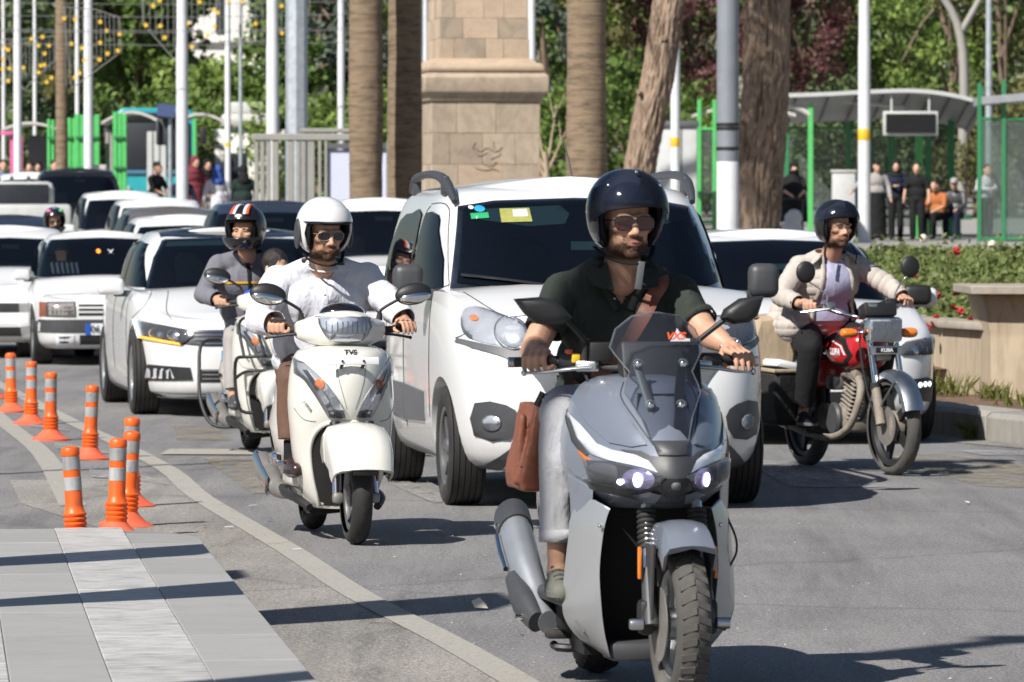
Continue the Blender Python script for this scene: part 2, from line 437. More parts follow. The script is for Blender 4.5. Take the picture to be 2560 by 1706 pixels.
def m_worn(name,c,lo=.40,hi=.62):
 "road paint rubbed thin: the asphalt shows through in flakes and scratches"
 m,t,b=nt(name);tc=t.nodes.new('ShaderNodeTexCoord').outputs['Object']
 g=ramp(t,tex(t,80,3,.7,vec=tc),[(.3,tuple(v*.72 for v in c)),(.7,tuple(v*1.15 for v in c))]);t.links.new(g,b.inputs['Base Color']);b.inputs['Roughness'].default_value=.85;b.inputs['Specular IOR Level'].default_value=.2
 n1=tex(t,3.2,8,.78,vec=tc,stretch=(1.6,.5,1));n2=tex(t,60,3,.7,vec=tc);ad=t.nodes.new('ShaderNodeMix');ad.inputs[0].default_value=.38;t.links.new(n1,ad.inputs[2]);t.links.new(n2,ad.inputs[3])
 k=ramp(t,ad.outputs[0],[(lo,(0,0,0)),(hi,(.95,.95,.95))]);tr=t.nodes.new('ShaderNodeBsdfTransparent');mx=t.nodes.new('ShaderNodeMixShader');t.links.new(k,mx.inputs[0]);t.links.new(tr.outputs[0],mx.inputs[1]);t.links.new(b.outputs[0],mx.inputs[2]);t.links.new(mx.outputs[0],t.nodes['Material Output'].inputs[0])
 bump(t,b,tex(t,130,2,.7,vec=tc),.4,.004)
m_worn('line_paint',(.375,.36,.325),.26,.44);m_worn('line_white',(.40,.395,.385),.40,.62);m_worn('line_yellow',(.32,.28,.205),.43,.66)
m_streak('slab_grey',(0.33,0.325,0.315),(0.27,0.265,0.26),0.5,2.2,(3,14,14),0.6)
m_streak('slab_white',(0.53,0.52,0.50),(0.20,0.19,0.185),0.9,2.4,(3,20,20),0.5)
mat('grout',(0.21,0.205,0.19),0.95,var=0.2)
m_streak('kerb_stone',(0.30,0.285,0.26),(0.22,0.205,0.18),0.6,2,(6,6,1),0.8,0.3,0.1)
m_streak('planter_stone',(0.44,0.36,0.26),(0.30,0.235,0.16),0.7,2.2,(5,5,0.7),0.85,0.2,0.1)
m_streak('coping_stone',(0.34,0.30,0.25),(0.24,0.21,0.17),0.6,2.5,(3,3,3),0.85,0.3,0.1)
m_streak('sandstone',(0.50,0.385,0.28),(0.38,0.29,0.21),0.6,1.6,(2,2,4),0.9,0.5,0.14)
m_streak('sandstone_old',(0.43,0.345,0.26),(0.27,0.225,0.175),0.65,1.5,(3,3,2),0.9,0.6,0.16)
mat('mortar',(0.36,0.295,0.225),0.95,var=0.15)
mat('soil',(0.16,0.10,0.065),0.95,var=0.35,vs_=14,bmp=0.8,bs=40,bd=0.03)
mat('plaza',(0.30,0.285,0.265),0.85,var=0.12,vs_=0.8,bmp=0.2,dirt=(0.2,0.19,0.17,0.6))
m_streak('palm_bark',(0.245,0.18,0.12),(0.105,0.075,0.05),0.85,2.0,(1.5,1.5,9),0.95,0.9,0.05)
m_streak('pine_bark',(0.34,0.25,0.185),(0.10,0.07,0.05),0.85,4.0,(3.2,3.2,0.6),0.95,0.9,0.05)
mat('branch_bark',(0.17,0.125,0.09),0.95,var=0.3,vs_=8,bmp=0.6)
mat('pole_white',(0.66,0.67,0.69),0.5,var=0.06,vs_=2,dirt=(0.45,0.44,0.42,0.5),bmp=0.04)
mat('pole_grey',(0.20,0.215,0.245),0.5,var=0.1,vs_=2,dirt=(0.28,0.29,0.31,0.6))
mat('galvanised',(0.40,0.44,0.47),0.45,metal=0.35,var=0.18,vs_=9)
mat('sticker_yellow',(0.75,0.47,0.03),0.5,var=0.08)
mat('green_paint',(0.09,0.47,0.13),0.4,coat=0.3,var=0.08)
mat('green_dark',(0.035,0.20,0.085),0.4,coat=0.3,var=0.1)
mat('pink_paint',(0.66,0.13,0.33),0.45,var=0.08)
mat('canopy_white',(0.52,0.50,0.47),0.6,var=0.08,dirt=(0.4,0.37,0.33,0.5))
mat('canopy_grey',(0.30,0.31,0.33),0.5,var=0.1,stretch=(1,8,1))
mat('slat_grey',(0.30,0.295,0.27),0.55,var=0.06,dirt=(0.22,0.21,0.19,0.5))
mat('ad_panel',(0.58,0.61,0.78),0.3,var=0.02)
mat('teal_paint',(0.03,0.35,0.40),0.35,coat=0.5,var=0.08)
mat('plaster_white',(0.78,0.75,0.70),0.85,var=0.05,vs_=0.5)
mat('cabinet_grey',(0.50,0.51,0.50),0.55,var=0.05,dirt=(0.36,0.35,0.33,0.4))
mat('screen_black',(0.012,0.011,0.012),0.35,var=0.1)
mat('solar',(0.06,0.08,0.16),0.2,var=0.2,vs_=30)
mat('post_orange',(0.80,0.115,0.012),0.42,var=0.10,vs_=14,dirt=(0.26,0.10,0.06,0.8),bmp=0.05,tint=0.10)
mat('post_red',(0.78,0.13,0.06),0.5,var=0.12,vs_=14,dirt=(0.35,0.16,0.12,0.6))
mat('reflective',(0.34,0.345,0.35),0.35,metal=0.1,var=0.18,vs_=40,dirt=(0.16,0.155,0.15,0.8),stretch=(1,1,0.2),bmp=0.2,bs=300,tint=0.15)
mat('rubber',(0.022,0.021,0.021),0.75,var=0.25,dirt=(0.10,0.092,0.082,0.6),bmp=0.15,bs=200)
mat('rubber_dusty',(0.075,0.071,0.066),0.85,var=0.2,dirt=(0.16,0.15,0.135,0.6),bmp=0.2,bs=200)
mat('plastic_black',(0.016,0.016,0.017),0.5,var=0.2,bmp=0.06,bs=400)
mat('plastic_dark',(0.050,0.052,0.057),0.45,var=0.12,bmp=0.1,bs=500,dirt=(0.10,0.095,0.09,0.4))
mat('plastic_rail',(0.045,0.048,0.055),0.45,var=0.1)
mat('plastic_grey',(0.105,0.11,0.12),0.5,var=0.08,bmp=0.1,bs=500)
mat('gloss_black',(0.008,0.008,0.010),0.12,var=0.1,coat=1.0)
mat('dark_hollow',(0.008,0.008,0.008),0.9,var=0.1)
mat('chrome',(0.82,0.83,0.85),0.10,metal=1.0,var=0.04)
mat('aluminium',(0.58,0.59,0.60),0.30,metal=1.0,var=0.08,dirt=(0.3,0.29,0.28,0.3))
mat('muffler_silver',(0.50,0.52,0.55),0.36,metal=0.75,var=0.1)
mat('steel_dull',(0.30,0.285,0.265),0.5,metal=0.6,var=0.2,dirt=(0.20,0.17,0.14,0.7))
mat('engine_dusty',(0.27,0.235,0.195),0.75,metal=0.2,var=0.25,vs_=20,dirt=(0.16,0.13,0.10,0.7))
mat('rim_grey',(0.22,0.225,0.23),0.35,metal=0.7,var=0.12)
mat('rim_silver',(0.52,0.53,0.54),0.3,metal=0.8,var=0.1)
mat('amber',(0.80,0.20,0.015),0.18,var=0.15,vs_=40,coat=1.0,bmp=0.3,bs=300,bd=0.004)
mat('red_reflector',(0.75,0.10,0.03),0.2,var=0.1,coat=1.0)
mat('reflector_bowl',(0.84,0.86,0.90),0.24,metal=0.6,var=0.10,vs_=8,bmp=0.25,bs=22,bd=0.02)
mat('strip_silver',(0.72,0.75,0.82),0.22,metal=0.3,var=0.03,coat=0.6)
mat('reflector_bright',(0.80,0.80,0.78),0.28,metal=0.25,var=0.12,vs_=14,bmp=0.6,bs=30,bd=0.02)
mat('lamp_dull',(0.24,0.215,0.205),0.25,var=0.15,coat=0.6)
mat('plate_white',(0.72,0.73,0.75),0.4,var=0.04)
mat('plate_blue',(0.02,0.09,0.42),0.4,var=0.06)
mat('sign_black',(0.01,0.01,0.01),0.6,var=0.1)
mat('sticker_green',(0.03,0.33,0.13),0.4,var=0.06)
mat('sticker_lime',(0.33,0.33,0.09),0.45,var=0.12,vs_=40)
mat('sticker_blue',(0.03,0.30,0.55),0.4,var=0.06)
mat('visor_cloth',(0.20,0.33,0.33),0.7,var=0.06)
mat('interior',(0.012,0.015,0.022),0.6,var=0.3,vs_=3)
mat('leather_brown',(0.20,0.066,0.036),0.5,var=0.18,vs_=9,bmp=0.3,bs=120,bd=0.004)
mat('leather_shoe',(0.035,0.016,0.016),0.28,var=0.2,coat=0.3)
mat('rubber_sole',(0.10,0.10,0.095),0.7,var=0.15)
mat('star_yellow',(0.78,0.50,0.06),0.45,var=0.1)
mat('wire',(0.22,0.22,0.22),0.5,var=0.1)
mat('paper',(0.62,0.56,0.45),0.8,var=0.1)
mat('rose_red',(0.36,0.008,0.012),0.55,var=0.35,vs_=40)
mat('hair_dark',(0.014,0.010,0.008),0.55,var=0.3,vs_=60,bmp=0.5,bs=200)
mat('lens_dark',(0.010,0.007,0.008),0.06,var=0.1,coat=1.0)
mat('lens_red',(0.055,0.008,0.010),0.08,var=0.3,vs_=12,coat=1.0)
m_paint('paint_white',(0.71,0.715,0.72),0.34)
m_paint('paint_white_old',(0.70,0.70,0.70),0.45,0.35)
m_paint('paint_ivory',(0.70,0.69,0.64),0.2)
m_paint('paint_scooter',(0.195,0.22,0.27),0.12,0.30,metal=0.25)
m_paint('paint_silver',(0.42,0.43,0.45),0.22,0.30,metal=0.55)
m_paint('paint_darkblue',(0.022,0.030,0.052),0.3)
m_paint('paint_black',(0.010,0.011,0.013),0.3)
m_paint('paint_greybrown',(0.11,0.10,0.10),0.3)
m_paint('paint_red',(0.46,0.016,0.022),0.3)
m_paint('helmet_white',(0.70,0.70,0.70),0.0,0.14)
m_paint('helmet_navy',(0.010,0.016,0.040),0.0,0.12)
m_paint('helmet_black',(0.010,0.010,0.012),0.0,0.25)
glass('car_glass',(0.40,0.47,0.52),0.45,0.02,(0.004,0.006,0.011),0.0)
glass('clear_glass',(0.93,0.95,0.97),0.10,0.02,(0.5,0.52,0.55))
glass('smoke_glass',(0.74,0.77,0.82),0.13,0.03,(0.09,0.10,0.13))
glass('visor_glass',(0.80,0.83,0.88),0.20,0.03,(0.035,0.042,0.062))
glass('lamp_glass',(0.92,0.94,0.97),0.12,0.03,(0.30,0.32,0.36))
glass('shelter_glass',(0.86,0.92,0.90),0.16,0.05,(0.30,0.34,0.33))
emit('lamp_white',(0.90,0.87,1.0),3.0)
mat('lamp_violet',(0.42,0.36,0.62),0.12,metal=0.6,var=0.25,vs_=40,coat=1.0)
emit('lamp_amber',(1.0,0.42,0.03),2.2)
emit('lamp_drl',(0.90,0.95,1.0),1.6)
emit('lamp_spot',(1.0,0.25,0.03),1.2)
m_foliage('leaf_mid',(0.056,0.107,0.024),(0.195,0.289,0.067),scale=0.4)
m_foliage('leaf_dark',(0.039,0.068,0.029),(0.140,0.184,0.076),scale=0.5,trans=0.2)
m_foliage('leaf_bright',(0.083,0.152,0.030),(0.283,0.383,0.097),scale=0.5)
m_foliage('leaf_olive',(0.072,0.080,0.031),(0.245,0.238,0.094),scale=0.6)
m_foliage('leaf_cypress',(0.037,0.062,0.041),(0.156,0.196,0.144),scale=0.8,trans=0.15)
m_foliage('leaf_judas',(0.105,0.045,0.045),(0.27,0.105,0.125),(0.10,0.15,0.05),scale=0.5)
m_foliage('leaf_hedge',(0.072,0.108,0.031),(0.240,0.306,0.096),(0.27,0.21,0.10),scale=3.0)
m_foliage('grass',(0.10,0.13,0.03),(0.24,0.24,0.07),scale=6)
for _k,_c in(('tee_black',(0.012,0.012,0.013)),('polo_green',(0.030,0.036,0.030)),('shirt_white',(0.60,0.605,0.66)),('trousers_grey',(0.42,0.425,0.445)),
('trousers_brown',(0.125,0.072,0.052)),('trousers_black',(0.013,0.013,0.014)),('sweat_grey',(0.155,0.155,0.18)),('jacket_beige',(0.46,0.415,0.375)),
('shirt_lilac',(0.36,0.36,0.50)),('cloth_blue',(0.05,0.10,0.36)),('cloth_navy',(0.015,0.02,0.045)),('cloth_maroon',(0.17,0.035,0.045)),('cloth_rust',(0.40,0.14,0.05)),
('cloth_grey',(0.33,0.31,0.30)),('cloth_darkgreen',(0.016,0.032,0.026)),('cloth_pale',(0.55,0.54,0.58)),('cloth_jeans',(0.10,0.17,0.28)),('cloth_pink',(0.50,0.16,0.17)),
('canvas_olive',(0.135,0.14,0.115)),('bag_black',(0.030,0.029,0.028)),('canvas_beige',(0.38,0.30,0.21)),('sock_black',(0.012,0.012,0.013)),('lining_black',(0.010,0.010,0.011)),('bright_blue',(0.02,0.09,0.55)),('yellow_trim',(0.65,0.36,0.03))):
 m_fabric(_k,_c,wd=.05,wr=0.6 if _k in('shirt_white','polo_green','trousers_grey','trousers_brown')else 0.3)
def m_skin(name,c,beard=(0.022,0.015,0.012)):
 m,t,b=nt(name)
 n=tex(t,22,5,0.6);base=ramp(t,n,[(0.3,tuple(v*0.88 for v in c)),(0.7,tuple(min(1,v*1.08)for v in c))])
 at=t.nodes.new('ShaderNodeAttribute');at.attribute_name='beard'
 nn=t.nodes.new('ShaderNodeMath');nn.operation='MULTIPLY';t.links.new(at.outputs['Fac'],nn.inputs[0])
 t.links.new(ramp(t,tex(t,240,3,0.7),[(0.3,(0.72,)*3),(0.62,(1,1,1))]),nn.inputs[1])
 c1=mixc(t,nn.outputs[0],base,beard)
 al=t.nodes.new('ShaderNodeAttribute');al.attribute_name='lips'
 c2=mixc(t,al.outputs['Fac'],c1,(0.36,0.105,0.085))
 t.links.new(c2,b.inputs['Base Color'])
 for sock,lo,hi in(('Roughness',.5,.95),('Specular IOR Level',.35,.02)):
  mr=t.nodes.new('ShaderNodeMapRange');mr.inputs[3].default_value=lo;mr.inputs[4].default_value=hi;t.links.new(at.outputs['Fac'],mr.inputs[0]);t.links.new(mr.outputs[0],b.inputs[sock])
 b.inputs['Subsurface Weight'].default_value=0.05;b.inputs['Subsurface Radius'].default_value=(0.006,0.003,0.002)
 bump(t,b,tex(t,160,4,0.7),0.10,0.004)
m_skin('skin_tan',(0.54,0.305,0.205));m_skin('skin_light',(0.57,0.34,0.245));m_skin('skin_child',(0.58,0.36,0.26))
# ------------------------------------------------------------------ ground, road, markings
def sheet(name,xs,ys,lift,m,zf=None):
 vv,ff=[],[]
 for y in ys:
  for x in xs:vv.append((x,y,(zf(x,y)if zf else ground(y))+lift))
 n=len(xs)
 for j in range(len(ys)-1):
  for i in range(n-1):ff.append((j*n+i,j*n+i+1,(j+1)*n+i+1,(j+1)*n+i))
 return struct(MB().add(vv,ff).build(name,m,smooth=180))
YS=[-60,-20,0,10,20,30,40,48]+[48+i*4 for i in range(1,16)]+[120,140,170,210,300,600,1500]
sheet('road',[-700,-60,-30,-15,-6,0,6,15,30,60,700],YS,0,'asphalt')
def strip(name,path,w,m,lift=0.004):
 "painted band along a ground path"
 L,Rr=[],[]
 P=[Vector((x,y,0))for x,y in path]
 for i,p in enumerate(P):
  t=(P[min(i+1,len(P)-1)]-P[max(i-1,0)]).normalized();s=Vector((t.y,-t.x,0))*w/2
  for q,S in((p-s,L),(p+s,Rr)):S.append((q.x,q.y,ground(q.y)+lift))
 n=len(P)
 return struct(MB().add(L+Rr,[(i,i+1,n+i+1,n+i)for i in range(n-1)]).build(name,m,smooth=0))
def patch(name,poly,m,lift=0.004):
 return struct(MB().add([(x,y,ground(y)+lift)for x,y in poly],[tuple(range(len(poly)))]).build(name,m,smooth=0))
lineA=[(0.72,12.0),(0.24,15.2),(-0.186,18.08),(-0.62,20.7),(-1.015,23.56),(-1.675,28.02),(-2.05,31.1),(-2.65,35),(-3.2,38.3),(-4.1,44),(-5.2,51)]
lineA=[tuple(p)for p in spline(lineA,4)]
edge=lambda d:-0.574-0.11*(d-15.38)
patch('gutter_strip',[(edge(8),8),(edge(23),23)]+[(-2.6,27.5),(-2.9,30)]+[p for p in reversed(lineA)if p[1]<31]+[(1.2,8)],'asphalt_dusty',0.002)
strip('edge_line',lineA,0.13,'line_paint',0.006)
strip('edge_line',spline([(-2.3,27.2),(-2.99,33.2),(-3.69,38.1),(-4.6,44.5),(-5.6,51)],4),0.14,'line_paint',0.006)
for y0,l in((29.4,1.0),(33.3,0.9),(37.0,0.9),(41.0,1.0)):
 xa=-1.83-(y0-29.4)*0.158;xb=-2.5-(y0-29.4)*0.14
 patch('hatch_marking',[(xb+0.05,y0+0.9),(xa-0.1,y0),(xa-0.2-l*0.12,y0+l),(xb-0.05,y0+l+0.9)],'line_white',0.008)
patch('stop_line',[(-9,33.6),(-3.55,33.6),(-3.55,34.1),(-9,34.1)],'line_paint',0.008)
patch('stop_line',[(-2.25,33.3),(-1.0,33.2),(-1.0,34.0),(-2.25,34.1)],'line_paint',0.008)
patch('yellow_box_marking',[(-1.956,32.8),(-1.3,32.8),(-0.95,28.5),(-1.42,28.4)],'line_yellow',0.008)
patch('yellow_box_marking',[(-2.5,38.2),(-2.2,38.2),(-1.9,35.4),(-2.3,35.6)],'line_yellow',0.008)
patch('yellow_box_marking',[(2.35,33.4),(2.78,33.5),(3.6,29.6),(3.4,28.9),(2.62,29.2)],'line_yellow',0.008)
patch('crossing_marking',[(1.45,32.4),(1.85,32.4),(2.13,29.1),(1.55,29.1)],'line_white',0.008)
patch('crossing_marking',[(2.9,33.9),(3.5,33.8),(3.6,33.1),(3.0,33.2)],'line_white',0.008)
strip('lane_marking',[(-0.35,27.5),(-0.9,31.5)],0.14,'line_white',0.008)
# raised pavement under the photographer with its rows of slabs
ea=math.atan(0.11)
pv=MB()
poly=[(edge(4),4.0),(edge(22.4),22.4),(edge(22.4)-0.05,22.9),(edge(22.4)-0.22,23.2),(edge(22.4)-0.5,23.33),(-7,23.42),(-7,4)]
pv.prism([(x,y)for x,y in poly],'z',-0.1,0.105)
pave=struct(pv.build('pavement','grout',None,30))
e0=Vector((edge(22.9),22.9,0));along=Vector((math.sin(ea),-math.cos(ea),0));left=Vector((-math.cos(ea),-math.sin(ea),0))
cols=[(0.004,0.30,'slab_grey',0.55),(0.306,0.30,'slab_white',0.0),(0.608,0.30,'slab_grey',0.35),(0.91,0.30,'slab_white',0.7),(1.214,0.45,'slab_grey',0.2)]
for ci,(u,w,mm,offv)in enumerate(cols):
 me=MB().rbox((0,0,0),(w,0.996,0.03),0.003,None,1).mesh('slab',mm,30)
 v=-0.36+offv*0.0
 ln=[1.0]*12
 for k in range(10):
  cpos=e0+left*(u+w/2)+along*(v+0.5)
  if ci==0 and k==0:v+=1.0;ln0=None
  o=link('slab',me,pave);cpos=e0+left*(u+w/2)+along*((k if ci else k+1)*1.0+0.14+offv*0.3)
  o.location=(cpos.x,cpos.y,0.108+rnd.uniform(-0.0012,0.0012));o.rotation_euler=(0,0,ea)
 if ci==0:  # short piece at the rounded corner
  o=MB().prism([(-0.15,-0.5),(0.15,-0.5),(0.15,-0.1),(0.10,0.05),(-0.02,0.16),(-0.15,0.2)],'z',-0.015,0.015).build('slab',mm,pave,30)
  cpos=e0+left*(u+w/2)+along*(0.14+offv*0.3+0.0);o.location=(cpos.x,cpos.y,0.108);o.rotation_euler=(0,0,ea)
struct(pave)
# right-hand kerb: separate stones along a bend, a strip of soil, the planter walls and the rose bed
kp=spline([(2.55,40.5),(2.80,38.0),(2.97,36.75),(3.44,34.9),(4.4,33.2),(6.5,32.0),(9.5,31.5)],6)
def at_len(path,s):
 P=[Vector((p[0],p[1],0))for p in path]
 for a,b in zip(P,P[1:]):
  L=(b-a).length
  if s<=L:return a+(b-a)*(s/L),(b-a).normalized()
  s-=L
 return P[-1],(P[-1]-P[-2]).normalized()
kerb=struct(MB().prism([(p[0]+0.03,p[1]+0.05)for p in kp]+[(11,60),(2.9,60)],'z',-0.1,0.16).build('kerb_bed','soil',None,30))
s=0.05;k=0
while s<11.5:
 L=0.98
 a,ta=at_len(kp,s);b,tb=at_len(kp,s+L-0.012)
 na,nb=Vector((-ta.y,ta.x,0)),Vector((-tb.y,tb.x,0))
 if na.y<0:na,nb=-na,-nb
 prof=[(0,-0.05),(0.0,0.165),(0.035,0.20),(0.28,0.205),(0.28,-0.05)]
 rings=[]
 for q in range(5):
  f=q/4;p=a.lerp(b,f);n_=na.lerp(nb,f).normalized()
  rings.append([(p.x+n_.x*u,p.y+n_.y*u,z+(0.006*math.sin(k*2.1)))for u,z in prof])
 MB().loft(rings).build('kerb_stone','kerb_stone',kerb,30,bevel=0.006)
 s+=L+(0.05 if k%4==1 else 0.012);k+=1
 # gutter dust along the kerb foot
strip('gutter_strip',[(p[0]-0.13,p[1]-0.10)for p in kp],0.30,'asphalt_dusty',0.004)
pl=thing('planter_wall','low tan stone planter wall in front of the rose bed','wall',(0,0,0))
def wall_run(path,z0,z1,thick,n_panels,matn,par,cop=0.06,copm='coping_stone'):
 tot=sum(math.dist(a,b)for a,b in zip(path,path[1:]));L=tot/n_panels
 P3=[(p[0],p[1])for p in path]
 for i in range(n_panels):
  a,ta=at_len(P3,i*L+0.004);b,tb=at_len(P3,(i+1)*L-0.004);t=(b-a);ln=t.length;t.normalize();ang=math.atan2(t.y,t.x)
  c=(a+b)/2;n_=Vector((-t.y,t.x,0))
  zz=z1[0]+(z1[1]-z1[0])*(i+0.5)/n_panels
  MB().rbox((c.x+n_.x*thick/2,c.y+n_.y*thick/2,(z0+zz)/2),(ln,thick,zz-z0),0.008,ang,1).build('stone_panel',matn,par,30)
  MB().rbox((c.x+n_.x*(thick/2-0.02),c.y+n_.y*(thick/2-0.02),zz+cop/2),(ln+0.002,thick+0.09,cop),0.012,ang,2).build('coping',copm,par,30)
wall_run([(2.95,43.5),(3.2,42.2),(3.45,40.9),(3.68,39.9)],0.05,(0.69,0.66),0.18,3,'planter_stone',pl)
pl2=thing('planter_block','tall tan stone planter block with overhanging top right of the roses','wall',(0,0,0))
blk=MB()
for(x0,x1,y0,y1,z)in((3.62,4.9,39.3,40.6,0.05),):
 rings=[]
 for z_,g in((0.05,0.0),(0.62,0.0),(0.66,0.0),(0.95,0.07)):
  rings.append([(x0-g,y0-g,z_),(x1,y0-g-0.25,z_),(x1,y1,z_),(x0-g,y1,z_)])
 blk.loft(rings)
blk.build('block','planter_stone',pl2,30,bevel=0.01)
MB().prism([(3.45,39.1),(5.0,38.8),(5.0,40.7),(3.45,40.7)],'z',0.952,1.02).build('coping','coping_stone',pl2,30,bevel=0.01)
def bed_z(x,y):return 0.34+max(0,y-41)*0.044
bed=sheet('rose_bed_soil',[3.2+0.0,4.5,6,9,12],[41.0,44,48,52,55],0.0,'soil',bed_z)
plz=sheet('plaza_pavement',[2.4,6,12,24,60],[55.2,62,70,80,90,100,108,120,140,170],0.02,'plaza',lambda x,y:max(ground(y),0.55+0.0098*(y-55))+0.02)
struct(MB().loft([[(2.4,55.2,-.2),(60,55.2,-.2)],[(2.4,55.2,.59),(60,55.2,.59)]],False,False,False).build('plaza_edge','kerb_stone',None,0));struct(MB().loft([[(2.4,y,ground(y)-.1),(2.4,y,max(ground(y),.55+.0098*(y-55))+.04)]for y in(55.2,70,85,100,120)],False,False,False).build('plaza_edge','kerb_stone',None,0))
def plaza_z(y):return max(ground(y),0.55+0.0098*(y-55))+0.04
plzl=sheet('left_pavement',[-60,-20,-8.2],[95,100,108,120,140,170],0.10,'plaza')
def leaf_cloud(P,N,size,seed,aspect=0.55,droop=0.0):
 "small bent leaf faces at the points P, leaning along N"
 g=np.random.default_rng(seed);n=len(P);P=np.asarray(P,float);N=np.asarray(N,float)
 un=lambda v:v/(np.linalg.norm(v,axis=1,keepdims=True)+1e-9)
 d=un(g.normal(size=(n,3))*(1,1,.8)+N*.8);a=un(np.cross(d,g.normal(size=(n,3))));b=np.cross(d,a);a[:,2]-=droop
 s_=size*g.uniform(.55,1.35,(n,1));w=s_*aspect
 V=np.stack([P-a*s_*.5,P+b*w*.5+d*s_*.08,P+a*s_*.5,P-b*w*.5+d*s_*.08],1).reshape(-1,3)
 me=bpy.data.meshes.new('leaves');me.vertices.add(4*n);me.vertices.foreach_set('co',V.astype(np.float32).ravel());me.loops.add(4*n);me.loops.foreach_set('vertex_index',np.arange(4*n,dtype=np.int32))
 me.polygons.add(n);me.polygons.foreach_set('loop_start',np.arange(0,4*n,4,dtype=np.int32));me.update(calc_edges=True);me.validate();return me
def leaf_obj(me,name,m,parent=None):me.materials.append(MAT[m]);return link(name,me,parent)
hr=random.Random(3)
hp=[]
while len(hp)<36000:
 x=hr.uniform(3.1,6.6);y=hr.uniform(41.0,54.5)
 if x>.104*y+.6 or(x>3.4 and y<40.9)or(y<43.6 and x<3.17+(43.5-y)*.203):continue
 top=bed_z(x,y)+.30+.13*noise.noise(Vector((x*1.6,y*.9,0)))+.07*noise.noise(Vector((x*5,y*4,2)))
 z=top-abs(hr.gauss(0,.10))if hr.random()<.75 else bed_z(x,y)+hr.uniform(0,.35)
 if hr.random()<.02:z=top+hr.uniform(0,.14)
 if y<42.0 and hr.random()<.75:z=bed_z(x,y)+hr.uniform(-.05,.40)
 hp.append((x,y,z))
tag(leaf_obj(leaf_cloud(hp,np.tile((0,-.5,.8),(len(hp),1)),.068,3),'rose_shrubs','leaf_hedge'),'dense low green rose shrubs filling the raised bed','shrubs',kind='stuff')
# rose blooms: each its own thing
petal=MB()
for ring_,(rr_,nn_,tilt)in enumerate(((0.045,6,0.5),(0.032,5,0.9),(0.018,4,1.2))):
 for i in range(nn_):
  a=2*math.pi*i/nn_+ring_
  c=Vector((math.cos(a),math.sin(a),0));w=Vector((-c.y,c.x,0));up=Vector((0,0,1))
  p0=c*rr_*0.2;p1=c*rr_*math.cos(tilt)+up*rr_*math.sin(tilt)*1.2
  petal.add([p0-w*rr_*0.3,p0+w*rr_*0.3,p0.lerp(p1,0.6)+w*rr_*0.75,p1+w*rr_*0.3,p1-w*rr_*0.3,p0.lerp(p1,0.6)-w*rr_*0.75],[(0,1,2,3,4,5)])
rose_me=petal.mesh('rose_bloom','rose_red',180,fix=False)
def from_px(px,py,d):return Vector(((px-1280)/13000*d,d,1.47-(py-565)*d/13000))
for i,(px,py,d,lab)in enumerate(((2388,629,50.5,'single red rose at the far top edge of the bed, below the seated people'),(2281,691,45.5,'red rose just right of the motorbike mirror'),(2313,728,44.2,'upper left rose of the cluster above the handlebar'),
(2290,745,43.6,'lower left rose beside the rider\'s hand'),(2340,741,43.5,'plump red rose in the middle of the bed'),(2400,735,43.6,'red rose right of the middle one, half open'),(2399,783,42.3,'deep red rose above the step in the planter wall'),(2385,773,42.6,'paler small rose left of the deep red one'),
(2333,815,41.6,'bright red rose low above the planter coping'),(2313,821,41.5,'lowest left rose on the planter coping'),(2343,802,41.8,'small red rose above the bright low one'),(2415,820,41.4,'lowest right rose beside the taller planter block'),(2403,812,41.6,'dark small rose in shade near the planter block'),(2433,801,41.8,'half hidden rose next to the block'),(2318,746,43.9,'small bud-like rose between the cluster roses'))):
 o=link('rose_bloom',rose_me);o.location=from_px(px,py,d-0.45);o.rotation_euler=(R(55)+rnd.uniform(-0.4,0.4),rnd.uniform(-0.5,0.5),rnd.uniform(0,6));s_=rnd.uniform(.75,1.15);o.scale=(s_,)*3
 tag(o,lab,'rose','roses in the planter bed')
 # weeds at the kerb
def tuft(name,label,c,n,h,spread):
 vv,ff=[],[]
 for i in range(n):
  a=rnd.uniform(0,6.28);r_=rnd.uniform(0,spread);b=Vector((c[0]+r_*math.cos(a),c[1]+r_*math.sin(a),c[2]));l=Vector((rnd.gauss(0,0.4),rnd.gauss(0,0.4),1)).normalized()*h*rnd.uniform(0.5,1.1)
  w=Vector((rnd.gauss(0,1),rnd.gauss(0,1),0)).normalized()*0.006;o=len(vv)
  vv+=[b-w,b+w,b+l*0.6+w*0.7,b+l+Vector((l.x,l.y,0))*0.5,b+l*0.6-w*0.7];ff.append((o,o+1,o+2,o+3,o+4))
 return tag(MB().add(vv,ff).build(name,'grass',None,0,fix=False),label,'grass tuft','weeds along the kerb')
tuft('grass_tuft','grass tuft growing from the gap at the foot of the kerb',(3.17,35.75,0.0),130,0.16,0.07)
tuft('grass_tuft','thin weeds in the soil strip below the planter wall',(3.38,40.0,0.17),110,0.20,0.25)
tuft('grass_tuft','dry grass patch on the kerb at the right edge',(3.75,37.6,0.17),160,0.13,0.28)
tuft('grass_tuft','weeds against the foot of the taller planter block',(3.62,39.0,0.17),90,0.16,0.15)
